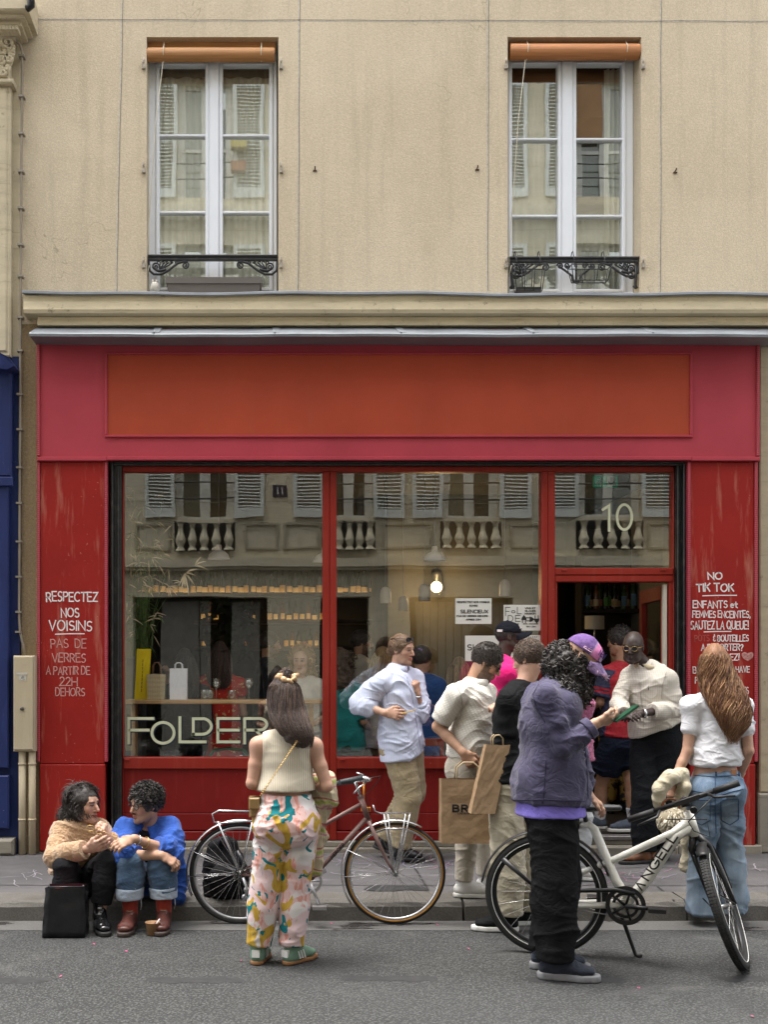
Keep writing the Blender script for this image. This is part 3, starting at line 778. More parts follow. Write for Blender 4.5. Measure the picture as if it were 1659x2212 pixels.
def curtain(W, xa, xb, ya, yb, Y, amp, waves, m, name='curtain'):
    q = MB(); n = int(waves * 8); r = random.Random(int(xa)); rows = 6; vs = []
    ph = [r.uniform(-.5, .5) for _ in range(n + 1)]
    for j in range(rows + 1):
        zz = PZ(ya, Y) + (PZ(yb, Y) - PZ(ya, Y)) * j / rows
        for i in range(n + 1):
            vs.append((PX(xa, Y) + (PX(xb, Y) - PX(xa, Y)) * i / n, Y + amp * math.sin(i * .785 + ph[i // 8 * 8 if i // 8 * 8 <= n else n]) * (.6 + .4 * j / rows), zz))
    q.add(vs, [(j * (n + 1) + i, j * (n + 1) + i + 1, (j + 1) * (n + 1) + i + 1, (j + 1) * (n + 1) + i) for j in range(rows) for i in range(n)], True)
    q.build(name, m, W, fix=False)
WL = upper_window(316, 601, 317, 598, ((344, 443), (481, 581)), (136, 293, 459, 622), 1)
curtain(WL, 330, 462, 148, 640, .32, .012, 9, CURT); curtain(WL, 462, 598, 150, 640, .32, .012, 9, CURT)
curtain(WL, 335, 600, 132, 168, .29, .016, 7, mat('valance_cloth', (.18, .165, .13), .9), 'valance')
WR = upper_window(1097, 1386, 1098, 1369, ((1106, 1205), (1245, 1344)), (134, 301, 467, 625), 2)
curtain(WR, 1095, 1225, 180, 640, .38, .01, 6, mat('pale_blind', (.6, .6, .52), .9)); curtain(WR, 1305, 1350, 150, 640, .40, .03, 4, CURT)
curtain(WR, 1228, 1310, 470, 640, .42, .01, 5, mat('pale_blind', (.6, .6, .52), .9))
# railings
def railing(W, pa, pb, py, kind):
    Y = .06; gm = MB(); x0, x1 = PX(pa, Y), PX(pb, Y); zt = PZ(py, Y); h = .05
    gm.bbox(x0, x1, Y - .02, Y + .03, zt - .02, zt, .006); gm.bbox(x0, x1, Y - .012, Y + .022, zt - .047, zt - .022, .004)
    o = gm.build('railing', BLACK_IRON, W)
    z0 = zt - h
    for sgn, xe in ((1, x0), (-1, x1)):
        gm = MB()
        q = lambda dx, dz: np.array((xe + sgn * dx, Y, z0 + dz))
        iron_scroll(gm, [q(.005, 0), q(.012, -.08), q(.05, -.112), q(.11, -.112), q(.17, -.08), q(.25, -.02), q(.30, -.004), q(.33, -.006)], .011)
        sp = lambda dx, dz, r, a, t: iron_scroll(gm, [np.array((xe + sgn * (dx + p[0]), Y, z0 + dz + p[2])) for p in spiral(0, 0, r, .005, a, t, Y)], .0075)
        sp(.315, -.036, .032, 1.5, -1.6); sp(.065, -.048, .034, 0, 1.5); sp(.245, -.012, .016, 1, 1.2)
        for k, (dx, dz) in enumerate([(.09, .0), (.125, .0), (.16, 0), (.20, -.004)]):
            iron_scroll(gm, [q(.10, -.08), q(.10 + (dx - .1) * .4, -.055), q(dx + .012, -.012), q(dx, dz), q(dx - .012, -.012)], .007)
        iron_scroll(gm, [q(.05, -.06), q(.09, -.085), q(.13, -.078), q(.15, -.065)], .013)
        if kind:
            iron_scroll(gm, [q(.03, 0), q(.03, -.12), q(.035, -.19), q(.02, -.215)], .012); sp(.07, -.10, .045, 1.5, 1.4); sp(.035, -.205, .016, 0, 1.2); sp(.12, -.03, .03, 3, 1.3)
        gm.build('scrollwork', BLACK_IRON, o)
    if kind:
        gm = MB(); cx_ = (x0 + x1) / 2 + .02; q = lambda dx, dz: np.array((cx_ + dx, Y, z0 + dz))
        for sgn in (1, -1):
            iron_scroll(gm, [q(.0, -.17), q(sgn * .03, -.15), q(sgn * .035, -.11), q(sgn * .10, -.06), q(sgn * .14, -.035), q(sgn * .12, -.008)], .010)
            iron_scroll(gm, [p + np.array((cx_ + sgn * .075, 0, z0 - .022)) for p in spiral(0, 0, .026, .005, 0, sgn * 1.5, Y)], .007)
            iron_scroll(gm, [p + np.array((cx_ + sgn * .135, 0, z0 - .028)) for p in spiral(0, 0, .028, .005, 3, sgn * 1.5, Y)], .007)
        iron_scroll(gm, [q(0, 0), q(0, -.17)], .009)
        for dz in (-.03, -.065, -.16): gm.lathe(q(0, dz), [(0, -.014), (.013, 0), (0, .014)], 8)
        gm.build('scrollwork', BLACK_IRON, o)
railing(WL, 319, 600, 551, 0); railing(WR, 1098, 1382, 555, 1)
# wicker roller blinds hanging under the lintels
def m_blind(nm, c):
    t = NT(nm); v = t.co(); wv = t.wave(v, 60, 'Z', .3)
    col = t.mix(t.ramp(t.noise(t.mapv(v, (2, 40, 60)), 1.5, 4), [(.3, 0), (.7, 1)]), mul(c, .8), mul(c, 1.15))
    return t.set(col=col, rough=.6, nrm=t.bump(wv, .4, .003))
for (pa, pb, y0, ym, y1, c, lb) in [(318, 598, 84, 107, 136, (.43, .20, .065), 'rolled up ochre slatted blind above the window with the planter'), (1100, 1384, 83, 99, 132, (.46, .185, .06), 'rolled up orange slatted blind above the window with the wire baskets')]:
    Bl = empty('roller_blind', P((pa + pb) / 2, y0, .06), lb, 'blind'); Y = .07; m_ = m_blind('blind_slats_' + str(pa), c)
    gm = MB(); gm.bbox(PX(pa + 1, Y), PX(pb - 3, Y), Y + .01, Y + .03, PZ(ym + 6, Y), PZ(y0, Y), .003); gm.build('hanging_slats', m_, Bl)
    r = (PZ(ym, Y) - PZ(y1, Y)) / 2; zc = (PZ(ym, Y) + PZ(y1, Y)) / 2
    gm = MB(); gm.lathe((PX(pa, Y), Y - .02, zc), [(.0, 0), (r * .94, .0), (r, .01), (r, PX(pb - 5, Y) - PX(pa, Y) - .01), (r * .94, PX(pb - 5, Y) - PX(pa, Y)), (0, PX(pb - 5, Y) - PX(pa, Y))], 24, (1, 0, 0)); gm.build('roll', m_, Bl)
    gm = MB()
    for f in (.13, .88):
        xx = PX(pa + (pb - pa) * f, Y); gm.tube([(xx, Y - .003, PZ(y0 + 3, Y)), (xx, Y - .025 - r, zc + r * .3), (xx - .003, Y - .022 - r, zc - r * .3), (xx, Y - .02, zc - r - .004)], .004, 5)
    x0 = PX(pa + 34, .05); gm.tube([(x0, .03, PZ(y1, .05)), (x0 - .06, .02, PZ(y1 + 130, .05)), (PX(pa - 1, .05), .03, PZ(548, .05)), (PX(pa - 1, .05), .03, PZ(600, .05)), (PX(pa + 4, .05), .03, PZ(575, .05))], .0035, 5)
    gm.build('cord', mat('pale_cord', (.6, .55, .42), .8), Bl)
# planter, bird and wire holders
TAUPE = mat('taupe_plastic', (.165, .145, .13), .55, 0, .06, 4)
gm = MB(); Y = -.02; x0, x1 = PX(364, Y), PX(558, Y); zb, zt = wz0 + .012, PZ(600, Y); zl = PZ(613, Y)
def frus(gm, x0, x1, y0, y1, z0, X0, X1, Y0, Y1, z1):
    gm.add([(x0, y0, z0), (x1, y0, z0), (x1, y1, z0), (x0, y1, z0), (X0, Y0, z1), (X1, Y0, z1), (X1, Y1, z1), (X0, Y1, z1)], [(0, 1, 5, 4), (1, 2, 6, 5), (2, 3, 7, 6), (3, 0, 4, 7), (0, 3, 2, 1), (4, 5, 6, 7)])
frus(gm, x0, x1, Y + .02, Y + .15, zb, x0 - .012, x1 + .012, Y, Y + .17, zl)
frus(gm, x0 - .022, x1 + .022, Y - .012, Y + .182, zl + .001, x0 - .03, x1 + .03, Y - .018, Y + .188, zt)
pl = gm.build('window_box', TAUPE); tag(pl, 'long taupe plastic window box below the plain railing', 'window box')
gm = MB(); c = P(334, 634, -.03); c[2] = wz0 + .012
gm.lathe(c, [(0, 0), (.028, .002), (.04, .03), (.042, .06), (.034, .085), (.02, .10), (0, .108)], 16)
gm.lathe(c + (-.018, 0, .09), [(.008, 0), (.010, .02), (.006, .035), (0, .038)], 8); gm.lathe(c + (.012, 0, .088), [(.008, 0), (.010, .022), (.006, .037), (0, .04)], 8)
tag(gm.build('ornament', mat('speckled_pottery', (.46, .43, .37), .5, 0, .1, 30, dirt=(.06, .05, .05), ds=60)), 'small speckled pottery owl beside the window box', 'ornament')
WIRE = mat('black_wire', (.015, .015, .015), .4)
for (pa, pb, pyb, lb, band) in [(1108, 1176, 630, 'black wire pot holder with a solid tray hung on the scrolled railing', 1), (1231, 1318, 608, 'empty thin wire pot holder hung right of centre on the scrolled railing', 0)]:
    Y = -.02; gm = MB(); x0, x1 = PX(pa, Y), PX(pb, Y); zt, zb_ = PZ(576, Y), PZ(pyb, Y)
    for f in (.12, .88):
        xx = x0 + (x1 - x0) * f; gm.tube([(xx, .085, PZ(549, .06) - .01), (xx, .06, PZ(549, .06) + .014), (xx, .03, PZ(549, .06) + .012), (xx, Y, PZ(562, Y)), (xx, Y, zt)], .004, 5)
    for z_, i in ((zt, 0), (zb_, .025)): gm.tube([(x0 + i, Y - .06 + i, z_), (x1 - i, Y - .06 + i, z_), (x1 - i, Y + .06 - i, z_), (x0 + i, Y + .06 - i, z_)], .0045, 5, True)
    for f in (0, .33, .67, 1):
        for yy in (-.06, .06):
            gm.tube([(x0 + (x1 - x0) * f, Y + yy, zt), (x0 + .025 + (x1 - x0 - .05) * f, Y + yy * .6, zb_)], .0038, 5)
    if band: gm.box(x0 + .03, x1 - .03, Y - .03, Y + .03, zb_, zb_ + .03)
    tag(gm.build('pot_holder', WIRE), lb, 'pot holder')

# ---------------------------------------------------------------- posters taped inside the glass
def poster(xa, xb, ya, yb, lb, rows, extra=None):
    Y = WY + .035
    gm = MB(); gm.box(PX(xa, Y), PX(xb, Y), Y, Y + .003, PZ(yb, Y), PZ(ya, Y)); o = gm.build('poster', PAPER); tag(o, lb, 'poster')
    gm = MB()
    for r in rows:
        s_, x0, x1, yb_, yt, wd = r
        write(gm, s_, P((x0 + x1) / 2, yb_, Y - .002) + np.array((0, 0, wd * .5)), U_, V_, PZ(yt, Y) - PZ(yb_, Y) - wd, wd, 'c', .2, 0, PX(x1, Y) - PX(x0, Y) - wd)
    if extra: extra(gm, Y - .002)
    gm.build('print', INK, o)
q_ = lambda a, b: (952.5 + .15424 * a, 1265.2 + .15424 * b)
def row(s_, xa, xb, yb, yt, wd=.004): return (s_, 952.5 + .15424 * xa, 952.5 + .15424 * xb, 1265.2 + .15424 * yb, 1265.2 + .15424 * yt, wd)
poster(983.8, 1062.3, 1292.2, 1347.7, 'white paper notice reading SILENCIEUX taped high on the glass', [row('RESPECTEZ NOS VOISINS', 226, 686, 243, 215), row('SOYEZ', 398, 518, 293, 267), row('SILENCIEUX', 272, 664, 387, 335, .0058), row('PAS DE VERRES DEHORS', 222, 660, 437, 411), row('APRES 22H', 350, 562, 487, 461)])
def icons(gm, Y):
    ribbon.n = np.array((0, -1., 0))
    for cx_, cy_, a in ((1166, 470, 1.57), (1254, 470, 0), (1344, 470, -1.57)):
        c = P(*q_(cx_, cy_), Y); u = np.array((math.cos(a), 0, math.sin(a))); v = np.array((-math.sin(a), 0, math.cos(a)))
        gm.prism([c + u * .028 * x + v * .026 * y for x, y in [(-.2, .9), (.5, .7), (1.3, 0), (.5, -.7), (-.2, -.9)]], (0, -.0006, 0))
        for y in (-.5, .5): ribbon(gm, [c + u * -.006 + v * .026 * y, c + u * -.03 + v * .026 * y], .007)
    for i in range(4): ribbon(gm, [P(*q_(912, 300 + i), Y), P(*q_(912, 600), Y)], .0001) if False else None
poster(1088.5, 1168.6, 1306.5, 1362, 'white paper sign with large thin capitals and three round icons', [row('F', 902, 975, 425, 298, .0055), row('o', 985, 1048, 385, 318, .0055), row('L', 1068, 1135, 397, 298, .0055), row('D', 940, 1018, 505, 412, .0055), row('E', 1042, 1118, 505, 412, .0055), row('R', 930, 1000, 606, 520, .0055), row('o', 1010, 1070, 606, 540, .0055), row('L', 1082, 1138, 606, 520, .0055), row('VINS ET', 1176, 1330, 328, 302), row('GLACES', 1176, 1332, 367, 340), row('MAISON', 1176, 1330, 405, 378), row('JEUDI - DIMANCHE', 1150, 1362, 542, 527, .003), row('15H - 23H', 1198, 1330, 583, 563, .003)], icons)
poster(1005, 1084, 1373, 1428, 'white paper sign starting with the letters SH behind the polo shirt man', [row('SH', 366, 535, 908, 820, .0085)])
def quotes(gm, Y):
    ribbon.n = np.array((0, -1., 0))
    for yy in (722, 1012):
        for i in range(14):
            c = P(*q_(1000 + 26 * i, yy), Y); ribbon(gm, [c, c + (.004, 0, .006)], .005)
poster(1092, 1168.6, 1372, 1428, 'white paper wine price list bordered by rows of small marks', [row('VIN SUR PLACE', 1116, 1340, 790, 768), row('ET A LTRE', 1080, 1240, 838, 814), row('AVEC C', 1030, 1110, 912, 890), row('CHEAP', 1008, 1090, 952, 930)], quotes)

# ---------------------------------------------------------------- left neighbour: cream pilaster above, old blue shopfront below
NB = empty('blue_fronted_building', (XL - .5, -.1, KZ), 'neighbouring building with carved cream capital and peeling blue shopfront', 'building')
NCREAM = m_stone('neighbour_cream', (.60, .52, .37), (.22, .18, .11))
BLUE = m_paint('peeling_blue_paint', (.016, .027, .105), .3, (.55, .52, .46), .45, (.04, .06, .22))
gm = MB(); gm.box(-9, XL - .006, -.02, .5, PZ(770, -.02), 12.6); gm.build('wall', NCREAM, NB)
gm = MB(); gm.bbox(-9, PX(22, -.1), -.10, -.022, PZ(770, -.1), PZ(172, -.1), .012); gm.bbox(-9, PX(13, -.12), -.115, -.102, PZ(760, -.1), PZ(190, -.1), .01); gm.build('pilaster_shaft', NCREAM, NB)
gm = MB(); gm.bbox(-9, PX(28, -.14), -.16, -.022, PZ(182, -.14), PZ(171, -.14), .012)
for (cx_, cy_, r_) in [(16, 92, .065), (3, 130, .06), (20, 128, .04), (6, 158, .035), (24, 108, .03)]:
    c = P(cx_, cy_, -.13); gm.tube([p + np.array((c[0], 0, c[2])) for p in spiral(0, 0, r_, .008, .4, 1.7, -.14)], .016, 6)
for k in range(9): c = P(-12 + k * 4.6, 150 - (k % 3) * 16, -.12); gm.lathe(c, [(0, -.05), (.022, -.02), (.03, .02), (.01, .06), (0, .065)], 8)
gm.bbox(-9, PX(20, -.1), -.12, -.022, PZ(171, -.12) + .002, PZ(80, -.12), .02)
gm.build('capital', NCREAM, NB)
gm = MB()
for (px, Y, ya, yb) in [(30, -.16, 82, 68), (36, -.22, 67, 56), (45, -.28, 55, 38), (52, -.34, 37, 22), (60, -.40, 21, -40)]: gm.bbox(-9, PX(px, Y), Y, -.022, PZ(ya, Y), PZ(yb, Y) - .002, .012)
for k in range(6): c = PX(2 + k * 7, -.28); gm.bbox(c - .018, c + .006, -.30, -.2, PZ(66, -.28), PZ(57, -.28), .004)
gm.build('entablature', NCREAM, NB)
gm = MB(); gm.tube([P(58, 18, -.42), P(66, 14, -.44), P(66, -40, -.44)], .03, 8); gm.build('gutter_end', BLACK_METAL, NB)
gm = MB(); gm.box(-9, XL - .008, -.05, .5, KZ + .0, PZ(772, -.03)); gm.bbox(-9, PX(24, -.14), -.15, -.052, PZ(1030, -.15), PZ(800, -.15), .015); gm.bbox(-9, PX(27, -.16), -.165, -.152, PZ(1050, -.16), PZ(1030, -.16), .006); gm.bbox(-9, PX(17, -.13), -.135, -.052, PZ(1660, -.13), PZ(1052, -.13), .01); gm.bbox(-9, PX(18, -.13), -.14, -.052, PZ(1790, -.13), PZ(1675, -.13), .01)
gm.build('blue_shopfront', BLUE, NB)
gm = MB(); gm.prism([P(-40, 762, -.3), P(-8, 758, -.3), P(18, 772, -.3), P(30, 790, -.28), P(14, 798, -.28), P(-40, 790, -.3)], (0, .25, 0)); gm.build('blue_cornice', BLUE, NB)
gm = MB(); gm.bbox(-9, PX(30, -.13), -.17, -.052, KZ, PZ(1812, -.15), .02); gm.build('plinth', PLINTH, NB)

# meter box with its two pipes, cable clipped to the wall
MBX = empty('meter_box', P(50, 1846, -.1), 'tall beige electricity box with two pipes below it', 'meter box')
BEIGE = m_paint('flaky_beige_paint', (.45, .38, .26), .4, (.30, .24, .15), .55, (.52, .46, .34), .6)
Y = -.16; gm = MB(); gm.bbox(PX(27, Y), PX(74, Y), Y + .012, .0, PZ(1624, Y), PZ(1416, Y), .008); gm.build('cabinet', BEIGE, MBX)
gm = MB(); gm.bbox(PX(28, Y), PX(71, Y), Y - .004, Y + .010, PZ(1620, Y), PZ(1418, Y), .006); d_ = gm.build('cabinet_door', BEIGE, MBX)
gm = MB(); gm.lathe(P(47, 1531, Y - .004), [(.016, 0), (.016, .014), (.011, .018), (0, .018)], 14, (0, -1, 0)); gm.build('lock', mat('old_steel', (.12, .11, .10), .4, .7), d_)
gm = MB(); gm.box(PX(34, Y), PX(58, Y), Y - .006, Y - .0035, PZ(1458, Y), PZ(1453, Y)); gm.box(PX(40, Y), PX(56, Y), Y - .006, Y - .0035, PZ(1470, Y), PZ(1459, Y)); o = gm.build('sticker', mat('old_sticker', (.46, .44, .38), .7, 0, .2, 30), d_)
gm = MB(); ribbon.n = np.array((0, -1., 0)); ribbon(gm, [P(a, b, Y - .0072) for a, b in [(43, 1468), (48, 1460), (51, 1463), (45, 1465), (53, 1468)]], .002); gm.build('scribble', INK, o)
for px in (64 * .99, 47 + .0): 
    gm = MB(); Y2 = -.10; xx = PX(px, Y2) + (.02 if px > 50 else 0)
    gm.tube([(xx, Y2, PZ(1625, Y)), (xx, Y2, KZ)], .030, 12)
    for py in (1650, 1770): gm.tube([(xx, Y2, PZ(py + 2, Y2)), (xx, Y2, PZ(py - 2, Y2))], .035, 12)
    gm.build('pipe', BEIGE, MBX)
gm = MB(); pts = [P(a, b, -.07 if b > 90 else -.1) for a, b in [(24, 84), (33, 88), (42, 96), (46, 110), (47, 160), (46.5, 230), (45, 330), (44.5, 440), (44, 560), (43, 660), (43, 760), (42.5, 900), (41.5, 1000), (41, 1150), (40.5, 1250), (40, 1330), (42, 1365), (49, 1395), (52, 1417)]]
gm.tube(pts, .011, 7); cab = gm.build('cable', mat('old_cable', (.26, .22, .17), .6), None); tag(cab, 'thin beige cable clipped down the wall joint to the meter box', 'cable')
CLIP = mat('clip_metal', (.28, .25, .21), .5, .4)
for py in (122, 209, 289, 371, 450, 529, 597, 686, 758, 852, 928, 1010, 1087, 1170, 1246, 1322, 1365): c = P(46.5 - (py - 120) * .0055, py, -.068); gm = MB(); gm.box(c[0] - .026, c[0] + .022, -.09, -.02, c[2] - .008, c[2] + .008); gm.build('cable_clip', CLIP, cab)
# ---------------------------------------------------------------- right neighbour strip
NR = empty('stone_pier', (4.25, 0, KZ), 'pale stone wall edge right of the red shopfront', 'wall')
gm = MB(); gm.bbox(PX(1642, -.02), 9, -.02, .003, PZ(1712, -.02), PZ(724, -.02), .01); gm.build('stone_facing', STONE, NR)
gm = MB(); gm.bbox(PX(1640, -.05), 9, -.05, .003, KZ, PZ(1714, -.05), .012); gm.build('base_course', PLINTH, NR)

# ================================================================== building across the street (seen in the glass)
OB = empty('shuttered_building', (0, -10.6, KZ), 'cream building with grey shutters and balusters mirrored in the glass', 'building')
OWALL = m_stone('opposite_stone', (.62, .565, .44), (.26, .22, .15))
OY = -10.6; SO = FPX / (CAMD + .22 + 10.6)
XO = lambda p: (p - CX) / SO
ZO = lambda p: CAMH - (p - HY) / SO
SHUT = mat('grey_shutter_paint', (.58, .61, .60), .6, 0, .08, 6)
OFR = mat('opposite_frame_paint', (.62, .62, .58), .5)
OG = m_glass('opposite_glass', .10, (.5, .52, .5))
ODARK = mat('opposite_dark', (.012, .012, .012), .6)
cols = [(-4.6, -3.55), (XO(379), XO(503)), (XO(700), XO(806)), (XO(957), XO(1078)), (XO(1252), XO(1387)), (8.0, 9.0)]
floors = [(ZO(1118), 6.45), (7.3, 9.3), (10.15, 12.25)]
gm = MB(); lev = [0.0] + [z for f in floors for z in f] + [13.4]
xs = [-14] + [x for c in cols for x in c] + [14]
gm.box(-14, 14, OY - .4, OY, 3.45, floors[0][0])
for fi, (za, zb) in enumerate(floors):
    for i in range(0, len(xs), 2): gm.box(xs[i], xs[i + 1], OY - .4, OY, za, zb)
    gm.box(-14, 14, OY - .4, OY, zb, floors[fi + 1][0] if fi < 2 else 13.4)
# ground floor piers
op = [(-7.5, -4.6), (XO(285), XO(578)), (XO(690), XO(800)), (XO(885), XO(1108)), (XO(1205), XO(1340)), (7.0, 10.5)]
px_ = -14
for a, b in op: gm.box(px_, a, OY - .4, OY, 0, 3.45); gm.box(a, b, OY - .4, OY, ZO(1290), 3.45); px_ = b
gm.box(px_, 14, OY - .4, OY, 0, 3.45)
for z_, d_, h_ in ((3.44, .14, .16), (3.40, .10, .05), (6.75, .12, .2), (9.75, .16, .22), (13.3, .4, .3)): gm.box(-14, 14, OY + .001, OY + d_, z_ - .02 if h_ < .1 else z_, z_ + h_)
gm.build('wall', OWALL, OB)
OCR = m_stone('opposite_moulding', (.42, .375, .28), (.26, .22, .15))
gm = MB()
for a, b in [(530, 600), (612, 690), (824, 934), (1100, 1168), (1400, 1450), (290, 366)]:
    for k, (e, d) in enumerate(((0, .03), (6, .0))):
        pass
    x0, x1, z0, z1 = XO(a), XO(b), ZO(1186), ZO(1130)
    for (p, q, r, s_) in [(x0, x1, z1 - .04, z1), (x0, x1, z0, z0 + .04), (x0, x0 + .04, z0 + .04, z1 - .04), (x1 - .04, x1, z0 + .04, z1 - .04)]: gm.bbox(p, q, OY + .001, OY + .03, r, s_, .006)
for k in range(9): gm.box(-14, 14, OY + .0005, OY + .004, 4.6 + k * .62, 4.612 + k * .62)
gm.build('relief_panels', OCR, OB)
r_ = random.Random(2)
for ci, (xa, xb) in enumerate(cols):
    for fi, (za, zb) in enumerate(floors):
        W = empty('window', ((xa + xb) / 2, OY, za)); W.parent = OB; W.matrix_parent_inverse = OB.matrix_basis.inverted()
        q = MB(); xm = (xa + xb) / 2; yf = OY - .2
        for a, b in ((xa, xa + .14), (xm - .09, xm + .09), (xb - .14, xb)): q.box(a, b, yf, yf + .06, za, zb)
        for z_ in (za, zb - .07, za + (zb - za) * .42): 
            for a, b in ((xa + .14, xm - .09), (xm + .09, xb - .14)): q.box(a, b, yf + .005, yf + .05, z_, z_ + .06)
        q.build('window_frame', OFR, W)
        q = MB(); q.quad((xa, yf + .02, za), (xb, yf + .02, za), (xb, yf + .02, zb), (xa, yf + .02, zb)); q.build('pane', OG, W, fix=False)
        q = MB(); q.box(xa - .3, xb + .3, OY - 1.5, OY - 1.4, za - .2, zb + .2); q.build('room', ODARK, W)
        if (ci + fi) % 2 or fi == 2: q = MB(); q.box(xa + .1, xm - .05 if fi < 2 else xb - .25, OY - .32, OY - .31, za, zb); q.build('curtain', CURT, W)
        q = MB()
        for z_ in (za + .34, za + .62): q.tube([(xa - .02, OY + .02, z_), (xb + .02, OY + .02, z_)], .014, 6)
        q.build('railing', BLACK_IRON, W)
        sw = .545
        for (a, b, tilt) in ((xa - sw - .01, xa - .01, 0), (xb + .01, xb + sw + .01, 0)):
            q = MB(); y0, y1 = OY + .02, OY + .055
            for (p, r, s_, t_) in [(a, a + .07, za, zb), (b - .07, b, za, zb)]: q.box(p, r, y0, y1, s_, t_)
            for z_, h_ in ((za, .16), (zb - .08, .08), ((za + zb) / 2 - .04, .08)): q.box(a + .07, b - .07, y0, y1, z_, z_ + h_)
            k = za + .19
            while k < zb - .1:
                q.add([(a + .07, y0, k + .012), (b - .07, y0, k + .012), (b - .07, y1, k - .012), (a + .07, y1, k - .012), (a + .07, y0, k + .022), (b - .07, y0, k + .022), (b - .07, y1, k - .002), (a + .07, y1, k - .002)], [(0, 1, 2, 3), (4, 5, 6, 7), (0, 1, 5, 4), (2, 3, 7, 6)]); k += .062
            q.build('shutter', SHUT, W)
    # balustrade under the first-floor windows
    z0, z1 = ZO(1188), ZO(1126); xa2, xb2 = xa - .04, xb + .04
    q = MB(); q.box(xa2, xb2, OY + .0015, OY + .003, z0, z1); o = q.build('balustrade', ODARK, OB)
    q = MB(); n_ = 5
    for k in range(n_):
        c = ((xa2 + (xb2 - xa2) * (k + .5) / n_), OY + .075, z0)
        H_ = z1 - z0; q.lathe(c, [(.085, 0), (.085, .05 * H_), (.06, .1 * H_), (.05, .15 * H_), (.085, .3 * H_), (.09, .38 * H_), (.06, .55 * H_), (.04, .75 * H_), (.045, .82 * H_), (.06, .85 * H_), (.04, .89 * H_), (.07, .93 * H_), (.07, H_)], 12)
    q.build('baluster', OWALL, o)
# ground-floor doors/shutters
q = MB()
for a, b in [(345, 430), (432, 455), (500, 560)]: q.box(XO(a), XO(b), OY - .2, OY - .15, KZ, ZO(1300))
for k in range(12): q.box(XO(900) + k * .14, XO(900) + k * .14 + .125, OY - .2, OY - .16, KZ, ZO(1300))
q.build('grey_panels', mat('old_grey_wood', (.17, .165, .15), .7, 0, .2, 8), OB)
q = MB(); q.box(-14, 14, OY - 1.0, OY - .9, 0, 3.4); q.build('dark_shop', ODARK, OB)
# number plate
c = (XO(604), OY, ZO(1061)); q = MB(); q.bbox(c[0] - .13, c[0] + .13, OY + .001, OY + .02, c[2] - .11, c[2] + .11, .004)
q.v = [(x, 2 * OY + .021 - y, z) for x, y, z in q.v]; o = q.build('number_plate', mat('enamel_navy', (.010, .013, .04), .3), OB)
q = MB()
for dx in (-.04, .04):
    for (w_, z0, z1) in ((.02, -.06, .06),): q.box(c[0] + dx - w_ / 2, c[0] + dx + w_ / 2, OY + .0215, OY + .023, c[2] + z0, c[2] + z1)
    for z_ in (-.06, .055): q.box(c[0] + dx - .022, c[0] + dx + .022, OY + .0218, OY + .0232, c[2] + z_, c[2] + z_ + .008)
q.build('number', mat('enamel_white', (.7, .7, .7), .4), o)
q = MB(); S3 = 119.0
x3 = lambda p: (p - CX) / S3
z3 = lambda p: CAMH - (p - HY) / S3
q.box(x3(500), x3(532), OY + .02, OY + .2, z3(382), z3(360)); q.build('flower_box', mat('terracotta', (.30, .12, .06), .7), OB)
q = MB(); q.box(x3(500), x3(534), OY + .02, OY + .2, z3(330), z3(316)); q.build('flower_box', mat('yellow_box', (.42, .34, .07), .6), OB)
q = MB(); q.box(x3(1240), x3(1300), OY - .03, OY - .01, z3(297), z3(186)); q.build('orange_blind', mat('orange_cloth', (.30, .17, .085), .8), OB)
# ================================================================== inside the bar
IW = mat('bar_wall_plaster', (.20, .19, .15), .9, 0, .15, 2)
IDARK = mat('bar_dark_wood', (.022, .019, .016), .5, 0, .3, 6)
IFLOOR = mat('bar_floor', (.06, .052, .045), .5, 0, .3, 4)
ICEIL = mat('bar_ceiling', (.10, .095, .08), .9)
RX0, RX1, RY1, RZ1 = -1.75, 4.05, 5.9, 3.62
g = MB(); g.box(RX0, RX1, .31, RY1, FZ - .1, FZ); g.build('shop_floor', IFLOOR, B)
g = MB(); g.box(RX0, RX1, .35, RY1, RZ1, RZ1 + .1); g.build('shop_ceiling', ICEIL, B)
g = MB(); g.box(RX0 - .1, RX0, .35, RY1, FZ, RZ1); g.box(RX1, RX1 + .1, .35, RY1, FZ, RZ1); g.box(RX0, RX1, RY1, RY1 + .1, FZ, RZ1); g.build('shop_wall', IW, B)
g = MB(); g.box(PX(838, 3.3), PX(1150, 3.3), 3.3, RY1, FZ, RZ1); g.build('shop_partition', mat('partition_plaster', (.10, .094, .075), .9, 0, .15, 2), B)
g = MB(); g.box(RX0 + .01, PX(838, 5.6), RY1 - .06, RY1 - .005, FZ, PZ(1290, 5.6)); g.build('dark_panelling', IDARK, B)
